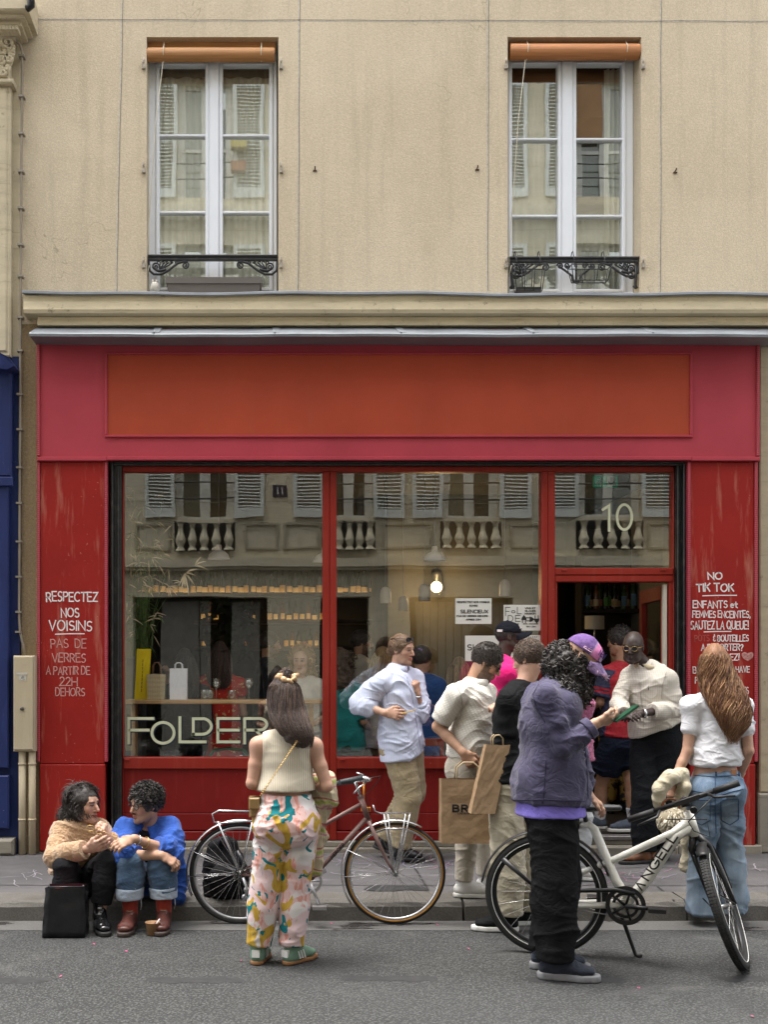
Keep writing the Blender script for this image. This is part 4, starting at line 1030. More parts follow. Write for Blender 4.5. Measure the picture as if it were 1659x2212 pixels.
# back shelves with bottles
WOODD = mat('dark_shelf_wood', (.05, .035, .022), .5)
BOT = mat('dark_bottle_glass', (.010, .016, .008), .08, 0, .2, 3, 0, 10, .6)
BOTG = mat('green_bottle_glass', (.03, .07, .02), .08, 0, .2, 3, 0, 10, .6)
BOTC = mat('amber_bottle_glass', (.16, .06, .015), .08, 0, .2, 3, 0, 10, .6)
LABS = [mat('cream_bottle_label', (.58, .47, .27), .7, 0, .12, 50), mat('tan_bottle_label', (.50, .36, .17), .7, 0, .2, 60), mat('rose_bottle_label', (.45, .16, .12), .7, 0, .2, 60), mat('blue_bottle_label', (.14, .28, .42), .7, 0, .2, 60), mat('green_bottle_label', (.12, .32, .08), .7, 0, .2, 60)]
def bottle_src(kind, gm, lm, lh, lz):
    o = MB()
    pr_ = {0: [(0, 0), (.036, .002), (.037, .01), (.037, .19), (.030, .215), (.015, .235), (.0135, .29), (.016, .292), (.016, .305), (0, .306)], 1: [(0, 0), (.040, .002), (.041, .01), (.040, .14), (.028, .20), (.016, .25), (.0135, .295), (.0165, .297), (.0165, .31), (0, .311)], 2: [(0, 0), (.032, .002), (.033, .01), (.033, .2), (.027, .225), (.015, .24), (.014, .27), (.018, .272), (.018, .285), (0, .286)]}[kind]
    o.lathe((0, 0, 0), pr_, 14); b = o.build('bottle', gm)
    l = MB(); R = .0382 if kind == 0 else (.042 if kind == 1 else .0342); n = 10; vs = []
    for z in (lz, lz + lh):
        for i in range(n + 1): a = -math.pi / 2 + (i / n - .5) * 2.3; vs.append((R * math.cos(a), R * math.sin(a), z))
    l.add(vs, [(i, i + 1, n + 2 + i, n + 1 + i) for i in range(n)], True); l.build('label', lm, b, fix=False)
    return b
srcs = [bottle_src(0, BOT, LABS[0], .075, .035), bottle_src(1, BOT, LABS[0], .065, .03), bottle_src(0, BOT, LABS[1], .09, .03), bottle_src(1, BOT, LABS[1], .05, .04), bottle_src(0, BOTG, LABS[2], .07, .035), bottle_src(2, BOTC, LABS[0], .08, .04), bottle_src(2, BOTG, LABS[3], .12, .04), bottle_src(2, BOT, LABS[4], .1, .04)]
used_ = set()
def put_bottle(i, loc, lb, grp, sc_=1.0):
    o = srcs[i]
    if i in used_:
        c = o.copy(); COL.objects.link(c); c.parent = None
        for ch in o.children:
            d = ch.copy(); COL.objects.link(d); d.parent = c; d.matrix_parent_inverse = Matrix.Identity(4)
        o = c
    used_.add(i); o.location = loc; o.rotation_euler = (0, 0, rnd.uniform(-.4, .4)); o.scale = (sc_,) * 3
    tag(o, lb, 'bottle', grp)
LED = NT('warm_shelf_light'); LED = LED.set(emc=(1, .62, .25), ems=4, col=(1, .8, .5))
SHY = 5.45
def shelf(pa, pb, py, depth=.26, Y=SHY):
    gm = MB(); z = PZ(py, Y - depth / 2); gm.box(PX(pa, Y), PX(pb, Y), Y - depth / 2, Y + depth / 2 + .1, z - .03, z); o = gm.build('bottle_shelf', WOODD, B)
    gm = MB(); gm.box(PX(pa, Y) + .02, PX(pb, Y) - .02, Y - depth / 2 + .006, Y - depth / 2 + .014, z + .001, z + .006); gm.build('shelf_light', LED, o)
    gm = MB(); gm.box(PX(pa, Y), PX(pb, Y), Y - depth / 2 - .012, Y - depth / 2 - .001, z - .03, z + .013); gm.build('shelf_lip', WOODD, o)  # lip added in front so the light strip itself stays out of view
    return z
lb_top = 'dark wine bottle in the long row on the lit top shelf'; g_top = 'wine bottles on the top shelf'
z = shelf(300, 828, 1284)
k = 0
for px in range(312, 700, 13): put_bottle([0, 1, 2, 3, 0, 1, 4, 2][(k * 5 + k // 3) % 8], (PX(px + rnd.uniform(-2, 2), SHY), SHY - .03, z), lb_top, g_top, rnd.uniform(.95, 1.08)); k += 1
for px in range(732, 826, 14): put_bottle([0, 2, 1, 3][k % 4], (PX(px + rnd.uniform(-2, 2), SHY), SHY - .03, z), 'dark wine bottle right of the mullion on the lit top shelf', 'bottles at the right end of the top shelf', rnd.uniform(.95, 1.08)); k += 1
z = shelf(420, 830, 1342)
for px in list(range(438, 505, 14)) + list(range(532, 552, 13)) + list(range(582, 696, 14)): put_bottle([2, 0, 5, 1][k % 4], (PX(px, SHY), SHY - .03, z), 'bottle with a glowing label on the middle lit shelf', 'bottles on the middle shelf', .9); k += 1
z = shelf(420, 830, 1399)
for px in [440, 533] + list(range(618, 696, 13)): put_bottle([5, 0, 4, 2][k % 4], (PX(px, SHY), SHY - .03, z), 'short bottle with a glowing label on the lowest lit shelf', 'bottles on the lowest shelf', .8); k += 1
# shelf seen through the door
DY = 3.0
gm = MB(); z = PZ(1317, DY); gm.box(PX(1255, DY), PX(1385, DY), DY - .12, DY + .14, z - .04, z); gm.box(PX(1250, DY), PX(1256, DY), DY - .12, DY + .14, FZ, z + .6); gm.box(PX(1256, DY), PX(1420, DY), DY + .15, DY + .2, FZ, z + .9); gm.build('back_bar', IDARK, B)
for i, px in enumerate(range(1266, 1382, 10)): put_bottle([6, 0, 5, 4, 7, 7, 2, 0, 6, 5, 6, 3][i % 12], (PX(px, DY), DY - .04 + .05 * (i % 2), z), 'assorted spirit bottle on the dark shelf seen through the doorway', 'spirit bottles behind the door', rnd.uniform(.9, 1.1))
gm = MB(); z2 = PZ(1402, DY); gm.box(PX(1200, 2.4), PX(1380, 2.4), 2.1, 2.7, z2 - .05, z2); gm.box(PX(1200, 2.4), PX(1380, 2.4), 2.15, 2.65, FZ, z2 - .052); tag(gm.build('counter', IDARK), 'dark counter deep inside behind the open doorway', 'counter')
TL = empty('table_lamp', (PX(1285, 2.4), 2.4, z2), 'small table lamp with pale drum shade seen through the doorway', 'lamp')
gm = MB(); c = np.array((PX(1285, 2.4), 2.4, z2)); gm.lathe(c, [(0, 0), (.06, .003), (.06, .012), (.008, .02), (.008, .22)], 12); gm.build('lamp_stem', mat('steel', (.5, .5, .5), .3, .9), TL)
gm = MB(); gm.lathe(c, [(.10, .20), (.10, .34), (.097, .34), (.097, .20)], 18); gm.build('lamp_shade', mat('linen_shade', (.58, .54, .44), .9), TL)
EX = empty('exit_sign', P(1310, 1043, 1.0), 'dim green emergency exit sign above the door', 'sign'); Y = 1.0
gm = MB(); gm.box(PX(1284, Y), PX(1335, Y), Y, Y + .04, PZ(1052, Y), PZ(1027, Y)); gm.build('sign_plate', NT('exit_green').set(col=(.01, .13, .07), emc=(.01, .16, .08), ems=.08), EX)
gm = MB(); ribbon.n = np.array((0, -1., 0)); q = lambda a, b: P(a, b, Y - .002)
gm.box(PX(1312, Y), PX(1330, Y), Y - .002, Y - .001, PZ(1050, Y), PZ(1029, Y)); o_ = gm.build('arrow_field', mat('sign_pale', (.40, .55, .45), .5), EX)
gm = MB(); ribbon.n = np.array((0, -1., 0))
ribbon(gm, [P(1321, 1032, Y - .004), P(1321, 1045, Y - .004)], .012); ribbon(gm, [P(1316, 1041, Y - .004), P(1321, 1048, Y - .004), P(1326, 1041, Y - .004)], .012); gm.build('arrow', mat('sign_green', (.01, .13, .07), .5), EX)
gm = MB(); ribbon(gm, [q(1299, 1034), q(1296, 1041), q(1300, 1045), q(1298, 1050)], .012); ribbon(gm, [q(1296, 1041), q(1291, 1045), q(1288, 1044)], .01); ribbon(gm, [q(1293, 1036), q(1298, 1036), q(1303, 1039)], .009); gm.lathe(q(1300, 1031), [(0, .002), (.01, .001), (.01, 0)], 8, (0, -1, 0)); gm.build('running_figure', mat('sign_pale', (.40, .55, .45), .5), EX)

# pendant lamps
ALU = mat('brushed_aluminium', (.88, .90, .92), .3, .0, .03, 5)
CERAM = mat('white_ceramic', (.85, .80, .72), .5)
for px, py, Y, lb in [(472, 1194, 1.3, 'silver dome pendant lamp in the left shop window'), (700, 1200, 1.5, 'silver dome pendant lamp half hidden behind the red mullion'), (939, 1197, 1.3, 'silver dome pendant lamp in the right shop window')]:
    c = P(px, py + 14, Y); L_ = empty('pendant_lamp', c, lb, 'lamp', 'silver dome pendant lamps')
    gm = MB(); gm.lathe(c, [(.106, 0), (.103, .012), (.092, .045), (.062, .072), (.034, .085), (.03, .09), (.03, .08), (.058, .066), (.086, .04), (.098, .004)], 28); gm.build('lamp_shade', ALU, L_)
    gm = MB(); gm.lathe(c, [(.03, .085), (.026, .13), (.022, .138), (0, .138)], 16); gm.build('lamp_neck', CERAM, L_)
    gm = MB(); gm.tube([c + (0, 0, .138), (c[0], c[1], RZ1)], .004, 5); gm.build('cord', mat('grey_cord', (.25, .25, .24), .7), L_)
for px, py, Y, wd, lb in [(833, 1286, 1.8, 24, 'white ceramic bell pendant nearest the mullion'), (871, 1302, 2.3, 21, 'lowest white ceramic bell pendant, pinkish inside'), (917, 1281, 1.8, 25, 'white ceramic bell pendant just left of the lit bulb'), (1091, 1270, 1.9, 24, 'white ceramic bell pendant above the paper signs')]:
    s_ = FPX / (Y + CAMD); r = wd / s_ / 2; c = P(px, py + 17, Y); h = 1.5 * wd / s_
    L_ = empty('pendant_lamp', c, lb, 'lamp', 'white ceramic pendant lamps')
    gm = MB(); gm.lathe(c, [(r, 0), (r, h * .6), (r * .85, h * .82), (r * .5, h * .97), (0, h), (r * .8, h * .8), (r * .93, 0.002)], 20); gm.build('lamp_shade', CERAM, L_)
    gm = MB(); gm.tube([c + (0, 0, h), (c[0], c[1], RZ1)], .003, 5); gm.build('cord', mat('grey_cord', (.25, .25, .24), .7), L_)
# lit globe on the wall
c = P(943, 1268, 3.05); L_ = empty('wall_lamp', c, 'lit round globe bulb hanging from a black holder', 'lamp')
gm = MB(); gm.lathe(c, [(.062 * math.sin(a), -.062 * math.cos(a)) for a in np.linspace(0, math.pi, 14)], 20); BULB = gm.build('bulb', NT('lit_globe').set(col=(1, .8, .5), emc=(1, .66, .26), ems=3.2), L_)
gm = MB(); gm.lathe(c, [(.02, .06), (.032, .075), (.032, .10), (.055, .13), (.06, .17), (.04, .2), (0, .21)], 14); gm.tube([c + (.03, .03, -.09), c + (.10, .12, -.02), c + (.09, .2, .15), c + (.02, .2, .23), c + (0, 0, .2)], .008, 6); gm.build('bulb_holder', mat('black_wire', (.015, .015, .015), .4), L_)
ld = bpy.data.lights.new('globe_light', 'POINT'); ld.energy = 4.5; ld.color = (1, .66, .30); ld.shadow_soft_size = .07
lo = bpy.data.objects.new('globe_light', ld); lo.location = c + (0, -.14, -.02); link(lo, None); lo.parent = L_; lo.matrix_parent_inverse = L_.matrix_basis.inverted()

# window bar and what stands on it
OAK = NT('oak_bar'); v_ = OAK.co(); OAK = OAK.set(col=OAK.mix(OAK.ramp(OAK.noise(OAK.mapv(v_, (1, 14, 14)), 2, 5), [(.3, 0), (.7, 1)]), (.34, .20, .085), (.50, .32, .15)), rough=.45)
BZ = PZ(1512, .32)
gm = MB(); gm.bbox(PX(266, .2), PX(700, .2), .30, .62, BZ - .035, BZ, .006); gm.box(-1.2, -1.16, .36, .55, FZ, BZ - .036); gm.box(.35, .39, .36, .55, FZ, BZ - .036); tag(gm.build('window_bar', OAK), 'long oak window bar along the left shop window', 'counter')
def bag(name, lb, cat, px0, px1, pt, Y, m, dep=.10, lean=0, top=0, handles=None, fold=True, hm=None, grp=None, zb=None, flare=1.0, ph=.10, soft=False):
    zb = BZ + .001 if zb is None else zb
    x0, x1 = PX(px0, Y), PX(px1, Y); zt = PZ(pt, Y); r = random.Random(int(px0)); n = 7; rows = 8; vs = []
    ring = []
    for i in range(n): ring.append((i / n, 0))
    for i in range(3): ring.append((1, i / 3))
    for i in range(n): ring.append((1 - i / n, 1))
    for i in range(3): ring.append((0, 1 - i / 3))
    m_ = len(ring)
    for j in range(rows + 1):
        t = j / rows
        for (u, v) in ring:
            e = (.0045 if soft else .0012) if 0 < j < rows else 0
            pinch = (1 - .55 * t * top)
            xx = (x0 + x1) / 2 + (u - .5) * (x1 - x0) * (1 + (flare - 1) * (1 - t)) + lean * t
            yy = Y + (v - .5) * dep * pinch
            if 0 < v < 1: xx += (.5 - abs(v - .5)) * (.04 * t if u == 0 else -.04 * t) * (1 if fold else 0)
            vs.append((xx + r.uniform(-e, e), yy + r.uniform(-e, e) * 1.6, zb + (zt - zb) * t + (r.uniform(-.003, .003) if j == rows else 0)))
    fs = [(j * m_ + k, j * m_ + (k + 1) % m_, (j + 1) * m_ + (k + 1) % m_, (j + 1) * m_ + k) for j in range(rows) for k in range(m_)]
    fs.append(tuple(range(m_)))
    gm = MB(); gm.add(vs, fs, soft); o = gm.build(name, m); tag(o, lb, cat, grp)
    if handles:
        gm = MB(); xm = (x0 + x1) / 2 + lean; w = (x1 - x0) * .22
        for yy in (-dep * .3, dep * .3):
            gm.tube([(xm - w, Y + yy, zt - .03), (xm - w * .9, Y + yy, zt + ph * .7), (xm - w * .4, Y + yy, zt + ph), (xm + w * .4, Y + yy, zt + ph), (xm + w * .9, Y + yy, zt + ph * .7), (xm + w, Y + yy, zt - .03)], .005, 6)
        gm.build('handle', hm or m, o)
    return o
m_y = mat('yellow_paper', (.80, .60, .006), .45, 0, .06, 6, .3, 8, .4, .02)
yb = bag('shopping_bag', 'tall bright yellow paper bag on the oak bar', 'bag', 291, 320, 1402, .48, m_y, .10, .02, .5)
gm = MB(); ribbon.n = np.array((0, -1., 0)); 
for k in range(9): ribbon(gm, [P(308 - .35 * k, 1425 + k * 8, .42), P(307.6 - .35 * k, 1430 + k * 8, .42)], .005)
gm.build('print', INK, yb)
t = NT('woven_straw'); v_ = t.co(); wv = t.wave(v_, 28, 'Z', .5); wv2 = t.wave(v_, 20, 'X', .5); t = t.set(col=t.mix(wv, (.30, .23, .12), (.62, .52, .33)), rough=.8, nrm=t.bump(wv, .6, .006, t.bump(wv2, .4, .004)))
bag('woven_bag', 'cream woven straw tote with brown handles on the bar', 'bag', 318, 358, 1456, .45, t, .14, 0, .2, True, False, mat('brown_leather', (.15, .07, .035), .5), flare=.9)
bag('shopping_bag', 'plain white paper bag with twisted handles on the bar', 'bag', 367, 404, 1444, .46, mat('white_card', (.80, .82, .86), .5, 0, .03, 5), .13, 0, .1, True, ph=.05)
CLEAR = NT('clear_glass'); CLEAR = m_glass('wine_glass_clear', .10, (.93, .94, .93))
for px, pt, lb in [(467, 1466, 'wine glass in front of the red dress'), (537, 1465, 'wine glass in front of the dark jacket')]:
    Y = .42; c = np.array((PX(px, Y), Y, BZ + .001)); h = PZ(pt, Y) - BZ; gm = MB()
    gm.lathe(c, [(0, .0), (.036, .001), (.036, .004), (.006, .010), (.004, .02), (.004, .09), (.02, .105), (.036, .13), (.040, .155), (.036, h * .85), (.031, h), (.030, h), (.035, h * .85), (.0385, .155), (.034, .132), (.018, .108), (0, .10)], 18); tag(gm.build('wine_glass', CLEAR), lb, 'glass')
for px in (441, 454, 500): 
    Y = .5; c = np.array((PX(px, Y), Y, BZ + .001)); gm = MB(); gm.lathe(c, [(0, 0), (.033, .001), (.037, .085), (.035, .085), (.031, .005), (0, .006)], 14); tag(gm.build('tumbler', CLEAR), {441: 'leftmost low water tumbler on the bar', 454: 'low water tumbler just left of the wine glass', 500: 'low water tumbler between the two wine glasses'}[px], 'glass')
# bamboo in a square pot
PL = empty('bamboo', (PX(300, .75), .75, PZ(1425, .75)), 'tall thin bamboo with dry pale leaves in the left window', 'plant')
gm = MB(); zt = PZ(1420, .6); gm.bbox(RX0 + .05, PX(306, .6), .62, .95, FZ, zt, .01); gm.build('pot', mat('slate_pot', (.07, .07, .068), .6), PL)
br = random.Random(4); st = MB(); lf = MB(); dl = MB()
def leaf(mbb, p, d, l, wd):
    d = np.array(d, float); d /= np.linalg.norm(d); s_ = np.cross(d, (br.uniform(-.3, .3), -1, br.uniform(-.3, .3))); s_ /= np.linalg.norm(s_); p = np.array(p)
    dr = np.array((0, 0, -.25 * l)); 
    mbb.add([p, p + d * l * .35 + s_ * wd, p + d * l * .35 - s_ * wd, p + d * l * .75 + s_ * wd * .7 + dr * .5, p + d * l * .75 - s_ * wd * .7 + dr * .5, p + d * l + dr], [(0, 1, 2), (1, 3, 4, 2), (3, 5, 4)])
for k in range(46):
    x0 = PX(br.uniform(281, 318), .75); y0 = br.uniform(.66, .92); top = PZ(br.uniform(1035, 1330), .7); xt = x0 + br.uniform(-.10, .26) * (1 if k % 3 else 1.6); xt = max(RX0 + .02, xt)
    pts = [np.array((x0 + (xt - x0) * (i / 8) ** 1.8, y0 - .25 * (i / 8) ** 2, zt - .05 + (top - zt) * i / 8 - (.03 * (i == 8)))) for i in range(9)]
    st.tube(pts, [.0045 * (1 - .7 * i / 8) for i in range(9)], 4)
    for j in range(5):
        q_i = br.randint(3, 8); p = pts[q_i]
        (leaf)(dl if br.random() < .75 and q_i > 4 else lf, p, (br.uniform(-1, 1.3), br.uniform(-.5, .2), br.uniform(-1.3, .5)), br.uniform(.05, .13), br.uniform(.004, .007))
# one long drooping twig
pts = [P(410, 1205, .5), P(432, 1228, .45), P(455, 1238, .42)]; st.tube([P(330, 1120, .6), P(380, 1165, .55)] + pts, .002, 4)
for d in [(.9, -.2, .5), (1, -.2, 0), (.6, -.2, -.5), (.1, -.2, -1), (-.15, -.2, -1), (-.3, -.2, -1), (-.6, -.2, -.9), (.25, -.2, -1)]: leaf(dl, P(398 + br.uniform(-3, 3), 1238, .43), d, br.uniform(.11, .17), .0075)
for d in [(.8, -.2, .5), (.4, -.2, .7), (1, -.2, -.1)]: leaf(dl, P(420, 1222, .43), d, .13, .006)
st.build('stems', mat('bamboo_green', (.10, .17, .045), .5, 0, .3, 12), PL, fix=False); lf.build('leaves', mat('green_leaf', (.07, .13, .03), .5, 0, .3, 12), PL, fix=False); dl.build('dry_leaves', mat('dry_leaf', (.62, .50, .32), .6, 0, .2, 20), PL, fix=False)
# trailing plant on the back shelves
gm = MB()
for k in range(420):
    t_ = br.random(); px = 470 + 60 * t_ + br.gauss(0, 22) * (1 - .4 * t_); py = 1296 + br.random() ** 1.2 * 125
    leaf(gm, P(px, py, 5.2 + br.uniform(-.1, .1)), (br.uniform(-1, 1), br.uniform(-.6, 0), br.uniform(-1, .4)), br.uniform(.07, .14), br.uniform(.015, .026))
tag(gm.build('trailing_plant', mat('dark_ivy', (.028, .045, .018), .4, 0, .3, 12), fix=False), 'dark leafy plant trailing down the bottle shelves', 'plant')
# seats below the glass line
def chair_back(px0, px1, py, Y, m, lb, cat, seatdrop=.42):
    x0, x1, zt = PX(px0, Y), PX(px1, Y), PZ(py, Y); C_ = empty(cat, ((x0 + x1) / 2, Y, FZ), lb, cat)
    gm = MB(); gm.tube([(x0, Y, zt - .42), (x0 - .01, Y, zt - .1), (x0 + .04, Y, zt - .02), ((x0 + x1) / 2, Y - .02, zt), (x1 - .04, Y, zt - .02), (x1 + .01, Y, zt - .1), (x1, Y, zt - .42)], .016, 8); xm = (x0 + x1) / 2
    gm.tube([(x0 + .06, Y, zt - .42), (xm - .05, Y, zt - .16), (xm, Y, zt - .10), (xm + .05, Y, zt - .16), (x1 - .06, Y, zt - .42)], .010, 6); gm.build('backrest', m, C_)
    gm = MB(); gm.lathe((xm, Y + .2, zt - .45), [(0, 0), (.2, 0), (.21, .015), (.2, .03), (0, .03)], 20); gm.build('seat', m, C_)
    for dx in (-.15, .15):
        for dy in (.04, .36): q = MB(); q.tube([(xm + dx, Y + dy, zt - .45), (xm + dx * 1.2, Y + dy, FZ)], .014, 7); q.build('leg', m, C_)
chair_back(452, 536, 1616, .75, mat('green_paint', (.025, .16, .055), .35), 'green bentwood chair below the oak bar', 'chair')
BN = empty('bench', (PX(890, .5), .5, FZ), 'red wooden bench behind the leaning man in the second window', 'bench'); Y = .5; m_ = mat('red_bench_paint', (.26, .03, .018), .45, 0, .15, 5)
gm = MB(); gm.bbox(PX(815, Y), PX(960, Y), Y, Y + .04, PZ(1612, Y), PZ(1596, Y), .004); gm.build('backrest', m_, BN)
gm = MB(); gm.bbox(PX(815, Y), PX(960, Y), Y + .05, Y + .4, PZ(1690, Y) - .04, PZ(1690, Y), .004); gm.build('seat', m_, BN)
for px in (818, 951):
    for dy in (0, .34): gm = MB(); gm.box(PX(px, Y), PX(px + 8, Y), Y + dy + .003, Y + dy + .04, FZ, PZ(1612, Y) if dy == 0 else PZ(1690, Y) - .04); gm.build('leg', m_, BN)
# ================================================================== bodies: signed distances meshed with surface nets
def nrm(v): v = np.asarray(v, float); return v / (np.linalg.norm(v) + 1e-12)
def lerp(a, b, t): return a + (b - a) * t
def smin(a, b, k):
    if k <= 0: return np.minimum(a, b)
    h = np.maximum(k - np.abs(a - b), 0) / k
    return np.minimum(a, b) - h * h * k * .25
def smax(a, b, k): return -smin(-a, -b, k)
class Sweep:
    """elliptical tube through pts; a lateral half-width (along u), b the other; flat ends optional"""
    def __init__(s, pts, a, b=None, u=(1, 0, 0), flat0=False, flat1=False, k=.03, sub=False):
        s.p = [np.asarray(p, float) for p in pts]; n = len(s.p)
        s.a = list(a) if hasattr(a, '__len__') else [a] * n
        s.b = s.a if b is None else (list(b) if hasattr(b, '__len__') else [b] * n)
        s.u = [nrm(x) for x in u] if np.ndim(u) == 2 else [nrm(u)] * n
        s.f0, s.f1, s.k, s.sub = flat0, flat1, k, sub
        m = max(max(s.a), max(s.b)); P_ = np.array(s.p)
        s.lo, s.hi = P_.min(0) - m, P_.max(0) + m
    def grow(s, e):
        return Sweep(s.p, [x + e for x in s.a], [x + e for x in s.b], s.u, s.f0, s.f1, s.k, s.sub)
    def ev(s, X, Y, Z):
        D = None; n = len(s.p) - 1
        for i in range(n):
            p0, p1 = s.p[i], s.p[i + 1]; d = p1 - p0; L = np.linalg.norm(d) + 1e-9; w = d / L
            qx, qy, qz = X - p0[0], Y - p0[1], Z - p0[2]
            tt = (qx * w[0] + qy * w[1] + qz * w[2]) / L
            t = np.clip(tt, 0, 1)
            ts = t * t * (3 - 2 * t) if n > 2 else t
            um = s.u[i] + s.u[i + 1]; um = um - w * np.dot(um, w); um = nrm(um); vm = np.cross(w, um)
            cu = qx * um[0] + qy * um[1] + qz * um[2]; cv = qx * vm[0] + qy * vm[1] + qz * vm[2]
            A = s.a[i] + (s.a[i + 1] - s.a[i]) * ts; Bq = s.b[i] + (s.b[i + 1] - s.b[i]) * ts
            c = np.minimum(A, Bq); cw = (tt - t) * L
            fl0 = s.f0 and i == 0; fl1 = s.f1 and i == n - 1
            cwx = cw
            if fl0: cwx = np.maximum(cwx, 0)
            if fl1: cwx = np.minimum(cwx, 0)
            r = np.sqrt((cu / A) ** 2 + (cv / Bq) ** 2 + (cwx / c) ** 2)
            dd = (r - 1) * c
            if fl0: dd = np.maximum(dd, -tt * L)
            if fl1: dd = np.maximum(dd, (tt - 1) * L)
            D = dd if D is None else smin(D, dd, .012)
        return D
class Ell:
    def __init__(s, c, rad, R=None, k=.03, sub=False):
        s.c = np.asarray(c, float); s.r = np.asarray(rad, float) * np.ones(3); s.R = np.eye(3) if R is None else np.asarray(R)
        s.k, s.sub = k, sub; m = s.r.max(); s.lo, s.hi = s.c - m, s.c + m
    def ev(s, X, Y, Z):
        qx, qy, qz = X - s.c[0], Y - s.c[1], Z - s.c[2]; R = s.R
        l = [(qx * R[0, i] + qy * R[1, i] + qz * R[2, i]) / s.r[i] for i in range(3)]
        k0 = np.sqrt(l[0] ** 2 + l[1] ** 2 + l[2] ** 2)
        k1 = np.sqrt((l[0] / s.r[0]) ** 2 + (l[1] / s.r[1]) ** 2 + (l[2] / s.r[2]) ** 2) + 1e-9
        return k0 * (k0 - 1) / k1
def remesh(prims, h, planes=(), post=None, k0=None):
    """prims in order (sub=True carves); planes: (point, normal) keep the side the normal points away from; -> V, F"""
    add = [p for p in prims if not p.sub]
    lo = np.min([p.lo for p in add], 0) - 3 * h; hi = np.max([p.hi for p in add], 0) + 3 * h
    n = np.ceil((hi - lo) / h).astype(int) + 1
    D = np.full(n, .12, np.float32)
    ax = [(lo[i] + h * np.arange(n[i])).astype(np.float32) for i in range(3)]
    for p in prims:
        mg = .06 + p.k
        i0 = np.maximum(np.floor((p.lo - mg - lo) / h).astype(int), 0); i1 = np.minimum(np.ceil((p.hi + mg - lo) / h).astype(int) + 1, n)
        if (i1 <= i0).any(): continue
        sl = tuple(slice(a, b) for a, b in zip(i0, i1))
        d = p.ev(ax[0][sl[0]][:, None, None], ax[1][sl[1]][None, :, None], ax[2][sl[2]][None, None, :])
        D[sl] = smax(D[sl], -d, p.k) if p.sub else smin(D[sl], d, p.k)
    for (pt, nn) in planes:
        nn = nrm(nn); pt = np.asarray(pt, float)
        e = (ax[0][:, None, None] - pt[0]) * nn[0] + (ax[1][None, :, None] - pt[1]) * nn[1] + (ax[2][None, None, :] - pt[2]) * nn[2]
        D = np.maximum(D, e.astype(np.float32))
    if post is not None: D = post(D, ax)
    return nets(D, lo, h)
def nets(D, lo, h):
    S_ = D < 0; n = np.array(D.shape)
    c = np.zeros(n - 1, np.int8)
    for i in (0, 1):
        for j in (0, 1):
            for k in (0, 1): c += S_[i:n[0] - 1 + i, j:n[1] - 1 + j, k:n[2] - 1 + k]
    act = np.argwhere((c > 0) & (c < 8))
    idx = np.full(n - 1, -1, np.int32); idx[tuple(act.T)] = np.arange(len(act))
    V = np.zeros((len(act), 3)); cnt = np.zeros(len(act))
    offs = [(i, j, k) for i in (0, 1) for j in (0, 1) for k in (0, 1)]
    val = {o: D[act[:, 0] + o[0], act[:, 1] + o[1], act[:, 2] + o[2]].astype(float) for o in offs}
    for o in offs:
        for a in range(3):
            if o[a] == 0:
                q = list(o); q[a] = 1; q = tuple(q); da, db = val[o], val[q]
                m = (da < 0) != (db < 0); t = np.where(m, da / (da - db + 1e-20 * (da == db)), 0)
                pt = np.array(o, float)[None] + np.zeros((len(act), 3)); pt[:, a] += t
                V[m] += pt[m]; cnt[m] += 1
    V = (V / cnt[:, None] + act) * h + lo
    F = []
    for a in range(3):
        b, d = (a + 1) % 3, (a + 2) % 3
        s0 = [slice(1, None)] * 3; s1 = [slice(1, None)] * 3
        s0 = [slice(1, n[i] - 1) for i in range(3)]; s1 = list(s0); s0[a] = slice(0, n[a] - 1); s1[a] = slice(1, n[a])
        A, Bq = S_[tuple(s0)], S_[tuple(s1)]
        for flip, m in ((False, A & ~Bq), (True, ~A & Bq)):
            e = np.argwhere(m)
            if not len(e): continue
            for i in range(3):
                if i != a: e[:, i] += 1
            def at(db, dd):
                q = e.copy(); q[:, b] -= db; q[:, d] -= dd; return idx[tuple(q.T)]
            f = np.stack([at(1, 1), at(0, 1), at(0, 0), at(1, 0)], 1)
            F.append(f[:, ::-1] if flip else f)
    F = np.concatenate(F); F = F[(F >= 0).all(1)]
    return V, F
def vnormals(V, F):
    a = V[F[:, 2]] - V[F[:, 0]]; b = V[F[:, 3]] - V[F[:, 1]]; fn = np.cross(a, b)
    N = np.zeros_like(V)
    for i in range(4): np.add.at(N, F[:, i], fn)
    return N / (np.linalg.norm(N, axis=1, keepdims=True) + 1e-12)
def relax(V, F, it=1, w=.5):
    for _ in range(it):
        Sm = np.zeros_like(V); c = np.zeros(len(V))
        for i in range(4):
            j = (i + 1) % 4
            np.add.at(Sm, F[:, i], V[F[:, j]]); np.add.at(c, F[:, i], 1); np.add.at(Sm, F[:, j], V[F[:, i]]); np.add.at(c, F[:, j], 1)
        V = V + w * (Sm / np.maximum(c, 1)[:, None] - V)
    return V
_LT = np.random.RandomState(5).rand(32, 32, 32).astype(np.float32)
def vnoise(Q, seed=0):
    Q = Q + seed * 7.31; i = np.floor(Q).astype(int); f = Q - i; f = f * f * (3 - 2 * f); o = 0
    for dx in (0, 1):
        wx_ = f[:, 0] if dx else 1 - f[:, 0]
        for dy in (0, 1):
            wy_ = f[:, 1] if dy else 1 - f[:, 1]
            for dz in (0, 1):
                wz_ = f[:, 2] if dz else 1 - f[:, 2]
                o = o + wx_ * wy_ * wz_ * _LT[(i[:, 0] + dx) % 32, (i[:, 1] + dy) % 32, (i[:, 2] + dz) % 32]
    return o
